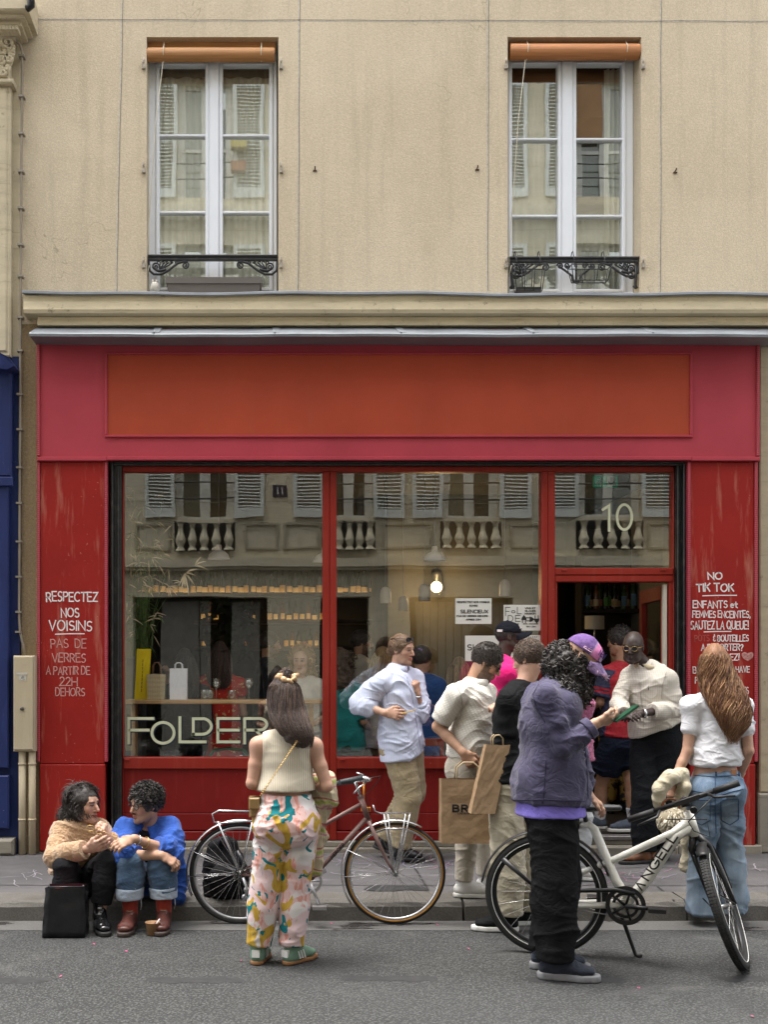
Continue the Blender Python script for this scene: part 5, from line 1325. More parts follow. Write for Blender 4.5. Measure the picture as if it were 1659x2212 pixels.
def folds(V, N, amp=.006, seed=1, dirs=((.55, 1), (-.6, 1)), lam=.055, long_=.22, mask=None):
    """cloth creases: sharp ridges running along slanting, wandering lines, strong in some places and absent in others"""
    d = np.zeros(len(V))
    hx = V[:, 0] * .8 + V[:, 1] * .6; hy = V[:, 1] * .8 - V[:, 0] * .6; z = V[:, 2]
    for i, (sl, w) in enumerate(dirs):
        wx_ = (vnoise(V / .19, seed + 21 + i) - .5) * .16; wz_ = (vnoise(V / .17, seed + 31 + i) - .5) * .16
        th = math.atan(sl); c_, s_ = math.cos(th), math.sin(th)
        al = (hx + wx_) * c_ + (z + wz_) * s_; ac = -(hx + wx_) * s_ + (z + wz_) * c_
        where = np.clip(vnoise(V / np.array((.13, .13, .16)), seed + 41 + i) * 2.6 - .85, 0, 1)
        for k, (f1, a1) in enumerate(((1, 1), (.5, .45))):
            q = np.stack([al / (long_ * f1), hy / (long_ * f1), ac / (lam * f1)], 1)
            r = 1 - np.abs(2 * vnoise(q, seed + i + 5 * k) - 1)
            d += w * a1 * where * (r ** 3.2 - .18)
    d += .9 * (vnoise(V / np.array((.10, .10, .2)), seed + 3) - .5)
    d = d * amp + .3 * amp
    if mask is not None: d = d * mask(V)
    return V + N * d[:, None]
# -------------------------------------------------------------- cloth and skin materials
def m_col(name, rough=.5, spec=.3, sss=0, var=0, vs=30, bump=0, bs=200, aniso=0, coat=0):
    if name in _MC: return _MC[name]
    t = NT(name); c = t.attr(); v = t.co()
    if var: c = t.mix(t.ramp(t.noise(v, vs, 4), [(.3, 0), (.7, 1)]), t.mix(var, c, (0, 0, 0)), t.mix(var * .5, c, (1, .9, .85)))
    k = dict(col=c, rough=rough, spec=spec)
    if sss: k['sss'] = sss
    if bump: k['nrm'] = t.bump(t.noise(v, bs, 3), bump, .002)
    t.set(**k)
    if sss: t.b.inputs['Subsurface Radius'].default_value = (.6, .25, .15); t.b.inputs['Subsurface Scale'].default_value = .012
    _MC[name] = t.m; return t.m
SKIN = m_col('skin', .48, .35, .06, .05, 45, .08, 260)
HAIRM = m_col('hair', .55, .3, 0, .12, 140)
def m_cloth(name, c, var=.1, rough=.85, weave=0, wsc=260, bump=.25, bs=22, c2=None, cs=6, sheen=.15):
    if name in _MC: return _MC[name]
    t = NT(name); v = t.co()
    col = t.mix(t.ramp(t.noise(v, cs, 5, .6), [(.3, 0), (.7, 1)]), mul(c, 1 - var), c2 or mul(c, 1 + var))
    n = t.bump(t.noise(v, bs, 4, .6), bump, .012)
    rg = t.math('ABSOLUTE', t.math('SUBTRACT', t.noise(t.mapv(v, (1, 1, 1.4), rot=(.5, .3, 0)), 6.5, 2, .5, 1.6), .5)); n = t.bump(t.ramp(rg, [(0, 0), (.09, 1)]), .22, .012, n)
    if weave: n = t.bump(t.noise(v, wsc, 2), weave, .002, n)
    _MC[name] = t.set(col=col, rough=rough, spec=.2 if max(c) > .03 else .08, nrm=n, sheen=sheen if max(c) > .03 else 0); return t.m

# -------------------------------------------------------------- head
def basis(yaw, pitch=0, roll=0):
    """columns: left-hand side x, forward y, up z of a figure; yaw 0 faces the street, 90 faces right in the picture, 180 faces the shop"""
    y = R_(yaw); f = np.array((math.sin(y), -math.cos(y), 0)); up = np.array((0, 0, 1.)); l = np.cross(up, f)
    p = R_(pitch); f2 = f * math.cos(p) - up * math.sin(p); u2 = up * math.cos(p) + f * math.sin(p)
    r = R_(roll); l2 = l * math.cos(r) + u2 * math.sin(r); u3 = u2 * math.cos(r) - l * math.sin(r)
    return np.stack([l2, f2, u3], 1)
def head_prims(c, R, s=.92, jaw=1.0, nose=1.0, ears=True):
    T = lambda x, y, z: c + R @ (np.array((x, y, z)) * s)
    E = lambda p, r, k=.02, sub=False: Ell(T(*p), np.array(r) * s, R, k * s, sub)
    W_ = lambda pts, a, k=.012, sub=False: Sweep([T(*p) for p in pts], [x * s for x in a], None, R[:, 0], k=k * s, sub=sub)
    o = [E((0, -.018, .032), (.077, .097, .092)), E((0, .02, -.035), (.064, .074, .085), .03), E((0, .045, .03), (.062, .05, .055), .03)]
    o += [W_([(.05, -.005, -.062), (.036 * jaw, .045, -.092), (.012, .072, -.108)], [.022, .022, .017], .03), W_([(-.05, -.005, -.062), (-.036 * jaw, .045, -.092), (-.012, .072, -.108)], [.022, .022, .017], .03)]
    o += [E((0, .078, -.108), (.02 * jaw, .017, .016), .02), E((.042, .058, -.022), (.024, .022, .022), .02), E((-.042, .058, -.022), (.024, .022, .022), .02)]
    o += [E((.031, .104, .004), (.021, .018, .014), .012, True), E((-.031, .104, .004), (.021, .018, .014), .012, True)]
    o += [W_([(-.048, .070, .026), (-.03, .086, .029), (-.008, .09, .022)], [.007, .010, .008], .012), W_([(.048, .070, .026), (.03, .086, .029), (.008, .09, .022)], [.007, .010, .008], .012)]
    o += [W_([(0, .088, .018), (0, .098 + .006 * nose, -.008), (0, .104 + .012 * nose, -.030)], [.008, .010, .0125], .012), E((.011, .1, -.036), (.009, .010, .008), .008), E((-.011, .1, -.036), (.009, .010, .008), .008)]
    o += [W_([(-.022, .084, -.064), (0, .0985, -.0605), (.022, .084, -.064)], [.004, .0075, .004], .006), W_([(-.02, .083, -.073), (0, .097, -.0755), (.02, .083, -.073)], [.004, .0085, .004], .006)]
    o += [E((.0305, .076, .005), (.0145,) * 3, .003), E((-.0305, .076, .005), (.0145,) * 3, .003)]
    if ears:
        for sg in (1, -1):
            o += [E((sg * .079, -.012, -.004), (.009, .019, .031), .008), E((sg * .087, -.008, -.002), (.006, .010, .018), .006, True)]
    return o
def head_paint(V, col, c, R, s, skin, lip, brow, beard=None, lids=True, beard_lo=0):
    """local colours of a face: lips, brows, eyes, stubble"""
    L = ((V - c) @ R) / s; x, y, z = L[:, 0], L[:, 1], L[:, 2]; ax = np.abs(x)
    inh = (np.abs(x) < .1) & (y > -.12) & (z > -.14) & (z < .14)
    def put(m, cc, f=1.0):
        m = m & inh; col[m] = col[m] * (1 - f) + np.array(cc) * f
    put((y > .03) & (ax > .025) & (z < -.005) & (z > -.05), np.array(skin) * (1.1, .86, .82), .35)
    put((y > .09) & (ax < .016) & (z < -.02) & (z > -.045), np.array(skin) * (1.12, .86, .82), .4)
    if beard is not None:
        m = (((y > .0) & (z < -.052 - .35 * np.maximum(0, .06 - y) * 0) & (y < .115)) | ((y > -.005) & (y < .045) & (z < -.02) & (ax > .045))) & ~((ax < .024) & (z > -.078) & (z < -.058) & (y > .07))
        f = np.clip(vnoise(V / .012, 4) * 1.1 + .1, 0, 1)
        m &= inh; ff = (beard[1] * (.75 + .25 * f))[m][:, None]; col[m] = col[m] * (1 - ff) + np.array(beard[0]) * ff
        m2 = (ax < .028) & (z < -.044) & (z > -.058) & (y > .075); put(m2, beard[0], beard[1])
    put((ax < .021) & (z < -.057) & (z > -.080) & (y > .082), lip, .75)
    put((ax < .023) & (np.abs(z + .0685) < .0022) & (y > .08), np.array(lip) * .3, .8)
    put((ax > .011) & (ax < .052) & (np.abs(z - (.030 - .10 * np.maximum(0, ax - .036))) < .0062) & (y > .055), brow, .85)
    ey = (ax - .0305); e = (ey / .0145) ** 2 + ((z - .005) / .0062) ** 2
    put((e < 1.5) & (y > .07), np.array(skin) * .28, .8)
    put((e < .75) & (y > .07), (.55, .52, .48), .95)
    put((np.abs(ey) < .0062) & (np.abs(z - .005) < .006) & (y > .07), (.03, .018, .012), .95)
    put((e > .5) & (e < 1.7) & (z > .006) & (y > .068), (.015, .01, .01), .9)
    return col
def strands(roots, gen, n_seg, r0, col, cvar=.25, seed=1, nsides=3):
    """many tapered hair locks in one mesh; gen(root, i, rs) -> points (n_seg+1,3)"""
    rs = np.random.RandomState(seed); Vs, Fs, Cs = [], [], []; base = 0
    for i, rt in enumerate(roots):
        P_ = np.asarray(gen(rt, i, rs)); m = len(P_); r = r0 * rs.uniform(.6, 1.3)
        t = np.gradient(P_, axis=0); t /= (np.linalg.norm(t, axis=1, keepdims=True) + 1e-9)
        a = np.cross(t, (0.3, .5, .81)); a /= (np.linalg.norm(a, axis=1, keepdims=True) + 1e-9); b = np.cross(t, a)
        rad = r * np.sin(np.linspace(.45, math.pi * .97, m))[:, None] ** .7
        ring = [P_ + (a * math.cos(6.283 * k / nsides) + b * math.sin(6.283 * k / nsides)) * rad for k in range(nsides)]
        Vs.append(np.stack(ring, 1).reshape(-1, 3))
        q = np.arange(m - 1)[:, None] * nsides
        for k in range(nsides):
            l = (k + 1) % nsides
            Fs.append(np.concatenate([q + k, q + l, q + nsides + l, q + nsides + k], 1) + base)
        cc = np.array(col[rs.randint(len(col))] if np.ndim(col) == 2 else col) * (1 + rs.uniform(-cvar, cvar))
        Cs.append(np.repeat(cc[None], m * nsides, 0)); base += m * nsides
    return np.concatenate(Vs), np.concatenate(Fs), np.concatenate(Cs)
def join(parts):
    V, F, C_ = [], [], []; b = 0
    for v, f, c in parts:
        V.append(v); F.append(f + b); C_.append(np.broadcast_to(c, v.shape)); b += len(v)
    return np.concatenate(V), np.concatenate(F), np.concatenate(C_)

# -------------------------------------------------------------- hands
def hand_prims(w, d, n, side, curl=(.35, .4, .45, .5), thumb=.5, s=1.0, spread=.06, bend=(.9, 1.2, .8), pinch=0):
    """w wrist, d forward, n the way the palm faces, side 'L'/'R'"""
    w = np.asarray(w, float); d = nrm(d); n = nrm(np.asarray(n, float) - d * np.dot(n, d))
    ts = np.cross(d, n) * (1 if side == 'R' else -1)
    o = [Sweep([w - d * .012, w + d * .03 * s, w + d * .088 * s], [.025 * s, .034 * s, .041 * s], [.019 * s, .016 * s, .0125 * s], ts, k=.014)]
    o.append(Ell(w + d * .035 * s + ts * .024 * s + n * .008 * s, np.array((.018, .016, .03)) * s, np.stack([ts, n, d], 1), .012))
    Ls = (.072, .081, .075, .059); lat = (.031, .0105, -.0105, -.030); fr = (.088, .092, .088, .080)
    for i in range(4):
        p = w + d * fr[i] * s + ts * lat[i] * s; c = curl[i]; ang = 0; pts = [p - d * .012 * s, p]; L = Ls[i] * s
        for j, q in enumerate((.46, .30, .24)):
            ang += c * bend[j]
            dv = d * math.cos(ang) + n * math.sin(ang) + ts * spread * (1.5 - i) * math.cos(ang)
            p = p + nrm(dv) * L * q; pts.append(p)
        r = (.0092, .0095, .0090, .0078)[i] * s
        o.append(Sweep(pts, [r * 1.05, r * 1.05, r, r * .92, r * .78], None, ts, k=.005))
    b = w + d * .028 * s + ts * .026 * s
    d1 = nrm(d * .75 + ts * (.85 - .5 * thumb) + n * (.15 + .5 * thumb)); d2 = nrm(d * .95 + ts * (.35 - .5 * thumb) + n * (.1 + .7 * thumb)); d3 = nrm(d * 1.0 + ts * (.1 - .5 * thumb) + n * (.05 + .75 * thumb))
    p1 = b + d1 * .038 * s; p2 = p1 + d2 * .032 * s; p3 = p2 + d3 * .024 * s
    o.append(Sweep([b, p1, p2, p3], [.0135 * s, .0118 * s, .0105 * s, .0082 * s], None, ts, k=.010))
    return o

# -------------------------------------------------------------- figure
class Fig:
    def __init__(s, label, Y0, J, yaw, head=(0, 0, 0), group=None, bulk=1.0, female=False, h=.005, skin=(.5, .3, .21), scale=1.0, sh=.185, hipw=.09, shyaw=None, hs=.92, gz=None):
        s.label, s.Y0, s.yaw, s.bulk, s.fem, s.h, s.skin, s.hs = label, Y0, yaw, bulk, female, h, np.array(skin), hs
        s.J = {k: P(v[0], v[1], Y0 + (v[2] if len(v) > 2 else 0)) for k, v in J.items()}
        if gz is not None:
            for S_ in 'LR': s.J['an' + S_][2] = gz
        J = s.J; s.B = basis(yaw); s.SB = basis(yaw if shyaw is None else shyaw)
        s.R = basis(*head); s.sc = scale
        l, sl = s.B[:, 0], s.SB[:, 0]
        nk = J['neck']
        for S_, sg in (('L', 1), ('R', -1)):
            J.setdefault('sh' + S_, nk + sl * sg * sh + np.array((0, 0, -.045)))
            J.setdefault('hip' + S_, J['pel'] + l * sg * hipw + np.array((0, 0, -.03)))
        J.setdefault('chest', lerp(J['pel'], nk, .66) + s.SB[:, 1] * .012)
        J.setdefault('waist', lerp(J['pel'], nk, .36))
        s.root = empty('person', (float(J['pel'][0]), float(J['pel'][1]), float(min(v[2] for v in J.values()))), label, 'person', group)
        s.hand_pr = []; s.hide_legs = False; s.mats = []
    # sweeps of the body itself
    def torso(s, e=0, top=True, k=.03):
        J, b = s.J, s.bulk; l, sl = s.B[:, 0], s.SB[:, 0]; up = J['neck'] + np.array((0, 0, -.06))
        if s.fem: a = [.155, .168, .128, .142, .15, .085]; d = [.105, .115, .09, .105, .098, .06]
        else: a = [.15, .155, .148, .168, .178, .095]; d = [.105, .112, .105, .118, .108, .062]
        pts = [J['pel'] - np.array((0, 0, .07)), J['pel'], J['waist'], J['chest'], lerp(J['chest'], up, .62), up + np.array((0, 0, .03))]
        us = [l, l, lerp(l, sl, .4), sl, sl, sl]
        return Sweep(pts, [x * b * s.sc + e for x in a], [x * b * s.sc + e for x in d], us, k=k)
    def arm(s, S_, e=0, t0=0, t1=2.0, f1=False, r=None, k=.03, extra=0):
        r = r or ((.043, .039, .034, .032, .024) if s.fem else (.050, .046, .039, .036, .027))
        J = s.J; a, m, w_ = J['sh' + S_], J['el' + S_], J['wr' + S_]; q = s.sc
        def at(t): return lerp(a, m, t) if t <= 1 else lerp(m, w_, t - 1)
        ts = [t for t in (0, .5, 1.0, 1.35, 2.0) if t0 < t < t1]; ts = [t0] + ts + [t1]
        rr = lambda t: np.interp(t, (0, .5, 1, 1.35, 2), r) * q * (s.bulk ** .5)
        return Sweep([at(t) for t in ts], [rr(t) + e + extra * t for t in ts], None, (0.2, 1, .1), flat1=f1, k=k)
    def clav(s, S_, e=0, k=.04):
        J = s.J; n_ = J['neck'] + np.array((0, 0, -.035)); return Sweep([n_, lerp(n_, J['sh' + S_], .6) + np.array((0, 0, .012)), J['sh' + S_]], [.05 * s.sc + e, .05 * s.sc + e, .05 * s.sc + e], None, (0, 1, 0), k=k)
    def leg(s, S_, e=0, t1=2.0, f1=False, r=None, k=.03, es=None):
        J = s.J; a, m, w_ = J['hip' + S_], J['kn' + S_], J['an' + S_]
        r = r or ((.092, .078, .056, .054, .036) if s.fem else (.09, .076, .056, .053, .037))
        def at(t): return lerp(a, m, t) if t <= 1 else lerp(m, w_, t - 1)
        ts = [t for t in (0, .45, 1.0, 1.35, 2.0) if t < t1] + [t1]
        rr = lambda t: np.interp(t, (0, .45, 1, 1.35, 2), r) * s.sc * (s.bulk ** .5)
        ee = lambda t: e if es is None else np.interp(t, (0, .45, 1, 1.35, 2), es)
        return Sweep([at(t) for t in ts], [rr(t) + ee(t) for t in ts], None, (1, .2, 0), flat1=f1, k=k)
    def bust(s, e=0):
        if not s.fem: return []
        c = s.J['chest'] + s.SB[:, 1] * .075 + np.array((0, 0, .02)); return [Ell(c + s.SB[:, 0] * sg * .065, .058 + e, k=.04) for sg in (1, -1)]
    def glutes(s, e=0, fw=-.05, r=None):
        r = r or (.095 if s.fem else .088)
        return [Ell(s.J['pel'] + s.B[:, 0] * sg * .062 + s.B[:, 1] * fw + np.array((0, 0, -.04)), r * s.sc + e, k=.05) for sg in (1, -1)]
    def neck_pr(s, e=0, k=.02):
        J = s.J; hc = J['head'] + s.R @ np.array((0, -.022, -.06)) * s.hs
        return Sweep([J['neck'] - np.array((0, 0, .05)), J['neck'], hc], [.066 + e, .056 * (.9 if s.fem else 1.04) + e, .056 * (.88 if s.fem else 1.02) + e], None, (1, 0, 0), k=k)
    def hand(s, S_, d, n, **k): s.hand_pr += hand_prims(s.J['wr' + S_], d, n, S_, **k)
    def body(s, lip=None, brow=(.03, .02, .015), beard=None, jaw=1.0, nose=1.0, legs=True, feet=None, ears=True, paint=None):
        pr_ = [s.torso(), s.clav('L'), s.clav('R'), s.arm('L'), s.arm('R')] + s.bust()
        if legs: pr_ += s.glutes() + [s.leg('L'), s.leg('R')]
        pr_ += [s.neck_pr()] + head_prims(s.J['head'], s.R, s.hs, jaw, nose, ears) + s.hand_pr
        V, F = remesh(pr_, s.h)
        col = np.repeat(s.skin[None], len(V), 0)
        col *= (1 + .10 * (vnoise(V / .05, 2) - .5))[:, None]
        lip = s.skin * (.95, .55, .55) if lip is None else np.array(lip)
        col = head_paint(V, col, s.J['head'], s.R, s.hs, s.skin, lip, brow, beard)
        if paint: col = paint(V, col)
        s.body_ob = mesh_np('body', V, F, SKIN, s.root, True, col); return s.body_ob
    def cloth(s, name, prims, m, planes=(), h=None, fold=None, seed=1, col=None, rel=1, disp=None, lam=.055, dirs=((.55, 1), (-.6, 1)), parent=None, label=None, mask=None, post=None, long_=.22):
        V, F = remesh(prims, h or max(s.h * 1.2, .006), planes, post)
        V = relax(V, F, rel)
        if fold: V = folds(V, vnormals(V, F), fold, seed, dirs, lam, long_, mask)
        if disp: V = disp(V, vnormals(V, F))
        c = None if col is None else (col(V) if callable(col) else np.broadcast_to(np.array(col), V.shape))
        o = mesh_np(name, V, F, m, parent or s.root, True, c)
        if label: o['label'] = label
        return o
    def shoe(s, S_, toe, m, sole, len_=.27, w=.047, hgt=.085, sole_h=.025, boot=0, label=None, sole_only=False, pitch=0, name='shoe', heel_back=.065, toe_up=0):
        """toe: yaw of the foot"""
        a = s.J['an' + S_]; f = basis(toe, pitch)[:, 1]; l = basis(toe)[:, 0]; up = np.cross(l, f) * -1; up = up if up[2] > 0 else -up
        g0 = a - up * hgt                                   # ground point under the ankle
        hb = g0 - f * heel_back; tp = g0 + f * (len_ - heel_back)
        pr_ = [Sweep([hb + f * .035 + up * (sole_h + .022), g0 + up * (sole_h + .03) + f * .03, lerp(g0, tp, .62) + up * (sole_h + .020), tp - f * .035 + up * (sole_h + .016 + toe_up)], [w * .72, w * .8, w, w * .8], [.036, .04, .03, .021], l, k=.02),
               Sweep([g0 + up * (sole_h + .02), a + up * (.02 + boot)], [.040, .043], None, l, flat1=True, k=.03), Sweep([a + f * .01 + up * .0, lerp(g0, tp, .45) + up * (sole_h + .035)], [.036, .03], None, l, k=.03)]
        V, F = remesh(pr_, .0055, [(g0 + up * (sole_h - .004), -up)]); V = relax(V, F, 1)
        o = mesh_np(name, V, F, m, s.root)
        if label: o['label'] = label
        pr_ = [Sweep([hb + f * .036 + up * sole_h * .5, g0 + f * .03 + up * sole_h * .5, lerp(g0, tp, .62) + up * sole_h * .5, tp - f * .034 + up * (sole_h * .5 + toe_up * .7)], [w * .80, w * .86, w * 1.06, w * .88], [.06] * 4, l, k=.01)]
        V, F = remesh(pr_, .005, [(g0 + up * sole_h, up), (g0 + up * .002, -up)]); mesh_np('sole', V, F, sole, o)
        return o
def hair_cap(f, col, thick=.012, line=.04, back=-.07, noise_=.008, lam=.018, m=None, stretch=(1, 1, 1), side=.0, nm='hair', front=.0, seed=3, parts=(), cut=True, extra=(), cvar=.5, h=.0045, par=None, label=None):
    """short hair: shell over the skull with the face and nape carved away"""
    c, R, s = f.J['head'], f.R, f.hs
    T = lambda x, y, z: c + R @ (np.array((x, y, z)) * s)
    pr_ = [Ell(T(0, -.02, .034), (np.array((.077, .098, .092)) + thick) * s, R, .02), Ell(T(0, .03, .045 + front), (np.array((.060, .050, .045)) + thick) * s, R, .02)] + list(extra)
    if cut:
        pr_ += [Ell(T(0, .10, line - .085), np.array((.088, .075, .088)) * s, R, .008, True), Ell(T(0, .03, -.125), np.array((.12, .10, .10 + side)) * s, R, .01, True), Ell(T(0, -.03, back - .10), np.array((.12, .14, .095)) * s, R, .01, True)]
    V, F = remesh(pr_, h); V = relax(V, F, 1); N = vnormals(V, F)
    L = (V - c) @ R; q = L / lam * np.array(stretch)
    n1 = 1 - np.abs(2 * vnoise(q, seed) - 1); n2 = vnoise(q * 2.3, seed + 2)
    V = V + N * (noise_ * (n1 + .6 * n2 - .7))[:, None]
    C_ = np.array(col)[None] * (1 - cvar * .5 + cvar * (n1 * .6 + n2 * .4))[:, None]
    Vj, Fj, Cj = join([(V, F, C_)] + list(parts))
    o = mesh_np(nm, Vj, Fj, m or HAIRM, par or f.root, True, Cj)
    if label: o['label'] = label
    return o
def tufts(f, n, col, len_=.03, r0=.004, seed=2, region=None, curl=.0, up=.3, fw=0, thick=.01, drop=0, lift=.5):
    """short locks standing off the skull"""
    c, R, s = f.J['head'], f.R, f.hs; rs = np.random.RandomState(seed); roots = []
    while len(roots) < n:
        d = nrm(rs.normal(size=3)); p = np.array((0, -.02, .034)) + d * (np.array((.077, .098, .092)) + thick * .7)
        if region is None or region(p): roots.append((p, d))
    def gen(rt, i, r_):
        p, d = rt; L = len_ * r_.uniform(.6, 1.3); t = nrm(np.cross(d, r_.normal(size=3))); o = []
        v = nrm(d * lift + t * .8 + np.array((0, fw, up)))
        if lift < .3: v = nrm(v - d * max(0, v @ d) * .8)
        for k in range(6):
            a = k / 5; q = p + v * L * a + d * .010 * math.sin(a * 3.0) + np.array((0, 0, -drop * a * a))
            if lift < .3: qq = q - np.array((0, -.02, .034)); e_ = np.array((.077, .098, .092)) + thick + .003; r_q = np.linalg.norm(qq / e_); q = np.array((0, -.02, .034)) + qq / r_q * (1 + .02 * math.sin(a * 3))
            if curl: q = q + curl * (t * math.sin(a * 7 + i) + np.cross(t, d) * math.cos(a * 7 + i))
            o.append(c + R @ (q * s))
        return o
    return strands(roots, gen, 5, r0, col, .35, seed)

def longhair(f, keys, n, cols, base, Y, seed=1, r0=.005, wave=.006, wf=13, ends=(.8, 1.0), face=None, cut=(), extra_parts=(), stray=.0, rnd_=.06):
    """hair falling in a mass: keys = (py, px centre, px half-width, dY, half-depth)"""
    K = np.array([(PZ(k[0], Y + k[3]), PX(k[1], Y + k[3]), k[2] * (Y + k[3] + CAMD) / FPX, Y + k[3], k[4]) for k in keys])
    zs = K[::-1, 0]; at = lambda z, j: np.interp(z, zs, K[::-1, j])
    pr_ = [Sweep([(k[1], k[3], k[0]) for k in K], [k[2] * .85 for k in K], [k[4] * .87 for k in K], (1, 0, 0), k=.03)] + list(cut)
    V, F = remesh(pr_, .006); N = vnormals(V, F)
    st = 1 - np.abs(2 * vnoise(np.stack([np.arctan2(V[:, 1] - at(V[:, 2], 3), V[:, 0] - at(V[:, 2], 1)) * 6, V[:, 0] / .05, V[:, 2] / .25 + .4 * np.sin(V[:, 0] * 30)], 1), seed) - 1)
    V = V + N * (.006 * (st - .6))[:, None]; C_ = np.array(base)[None] * (.6 + .7 * st)[:, None]
    rs = np.random.RandomState(seed); roots = []
    while len(roots) < n:
        ph = rs.uniform(0, 6.283); d = np.array((math.cos(ph), math.sin(ph)))
        if face is not None and d[0] * face[0] + d[1] * face[1] > .45: continue
        roots.append(ph)
    def gen(ph, i, rs):
        q0 = rs.uniform(0, .12); q1 = rs.uniform(*ends); zt, zb = K[0, 0], K[-1, 0]; m = 15; o = []; p0 = rs.uniform(0, 6.3); am = wave * rs.uniform(.4, 1.5); rr = rs.uniform(.9, 1.07); dr = rs.uniform(-rnd_, rnd_) * 3
        for k in range(m):
            t = q0 + (q1 - q0) * k / (m - 1); z = zt + (zb - zt) * t; a = ph + dr * t + am * 30 * math.sin(p0 + t * wf) * .3
            R1 = rr + stray * (t ** 3) * rs.normal() * .02
            o.append((at(z, 1) + math.cos(a) * at(z, 2) * R1 + am * math.sin(p0 + t * wf) * t, at(z, 3) + math.sin(a) * at(z, 4) * R1 + am * .5 * math.cos(p0 + t * wf), z))
        return o
    Vj, Fj, Cj = join([(V, F, C_), strands(roots, gen, 14, r0, cols, .22, seed)] + list(extra_parts)); return mesh_np('hair', Vj, Fj, HAIRM, f.root, True, Cj)

from mathutils.bvhtree import BVHTree
def stitch(o, lines, wd, m, name='seam', dash=0, closed=False, raised=.0015):
    """sewn lines lying on a garment: picture points dropped on the cloth"""
    me = o.data; bv = BVHTree.FromPolygons([v.co[:] for v in me.vertices], [p.vertices[:] for p in me.polygons]); gm = MB(); cp = Vector((0, -CAMD, CAMH))
    for ln in lines:
        pts = []
        for a, b in zip(ln[:-1], ln[1:]):
            n = max(2, int(math.hypot(b[0] - a[0], b[1] - a[1]) / 4)); pts += [(a[0] + (b[0] - a[0]) * i / n, a[1] + (b[1] - a[1]) * i / n) for i in range(n)]
        pts.append(ln[-1]); run = []
        for q in pts + [None]:
            hit = bv.ray_cast(cp, (Vector(P(q[0], q[1], 0)) - cp).normalized())[:2] if q else (None, None)
            if hit[0] is None:
                if len(run) > 2: gm.tube(run, wd, 5)
                run = []; continue
            run.append(np.array(hit[0] + hit[1] * raised))
    if gm.v: return gm.build(name, m, o)
# -------------------------------------------------------------- clothes built on a figure
UPV = np.array((0, 0, 1.))
def shirt(f, m, e=.02, hem=None, tilt=(0, 0), sl=(1.9, 1.9), se=.016, sx=0, collar=.0, neck_open=None, fold=.006, seed=1, drop=.1, sk=(.165, .125), name='shirt', flare=0, arms=True, extra=(), col=None, subs=(), lam=.055, disp=None, rel=1, label=None, neckcut=None, h=None, dirs=((.55, 1), (-.6, 1)), planes=(), belly=0, mask=None, front=0):
    J = f.J; l = f.B[:, 0]
    hemp = J['pel'] - UPV * drop if hem is None else np.array((J['pel'][0], J['pel'][1], hem))
    pr_ = [f.torso(e), f.clav('L', e * .7), f.clav('R', e * .7)] + f.bust(e)
    b = f.bulk * f.sc
    if hemp[2] < J['waist'][2]:
        pr_.append(Sweep([J['waist'], lerp(J['waist'], hemp, .5) + f.B[:, 1] * front * .5, hemp - UPV * .06 + f.B[:, 1] * front], [(.15 * b + e), sk[0] * b + e + flare * .5, sk[0] * b + e + flare], [.105 * b + e, sk[1] * b + e + flare * .4, sk[1] * b + e + flare * .7], [l] * 3, k=.06))
    if belly: pr_.append(Ell(lerp(J['waist'], J['pel'], .3) + f.B[:, 1] * belly, (.13 * b, .13 * b, .17), k=.08))
    if arms:
        for S_, t in zip('LR', sl):
            if t: pr_.append(f.arm(S_, se, 0, t, True, extra=sx))
    if collar: pr_.append(Sweep([J['neck'] - UPV * .05, J['neck'] + nrm(J['head'] - J['neck']) * .035], [.085 + collar, .066 + collar], None, (1, 0, 0), flat1=True, k=.012))
    pr_ += list(extra)
    if neckcut: pr_.append(Ell(J['neck'] + UPV * neckcut[0] + f.SB[:, 1] * neckcut[1], neckcut[2], k=.008, sub=True))
    pr_ += list(subs)
    n = nrm(np.array((tilt[0], tilt[1], -1.)))
    return f.cloth(name, pr_, m, [(hemp, n)] + list(planes), h, fold, seed, col, rel, disp, lam, dirs, None, label, mask)
def trousers(f, m, es=(.012, .015, .02, .025, .03), t1=(1.92, 1.92), top=.10, e=.012, fold=.006, seed=1, name='trousers', glute=.008, col=None, lam=.06, gw=-.05, gr=None, tilt=(0, 0), extra=(), label=None, hw=(.158, .165), h=None, dirs=((.5, 1), (-.5, 1)), disp=None, rel=1, mask=None, long_=.22, seated=False):
    J = f.J; l = f.B[:, 0]; b = f.bulk * f.sc; tp = J['pel'] + UPV * top
    wv = lerp(J['pel'], J['waist'], top / max(.05, J['waist'][2] - J['pel'][2]))
    pr_ = [Sweep([wv, J['pel'], J['pel'] - UPV * .08], [hw[0] * b + e, hw[1] * b + e, .14 * b + e], [.112 * b + e, .118 * b + e, .10 * b + e], [l] * 3, k=.04)] + f.glutes(glute, gw, gr)
    for S_, t in zip('LR', t1): pr_.append(f.leg(S_, 0, t, True, es=es, k=.025))
    pr_ += list(extra)
    return f.cloth(name, pr_, m, [] if seated else [(wv, nrm(np.array((tilt[0], tilt[1], 1.))))], h, fold, seed, col, rel, disp, lam, dirs, None, label, mask, None, long_)
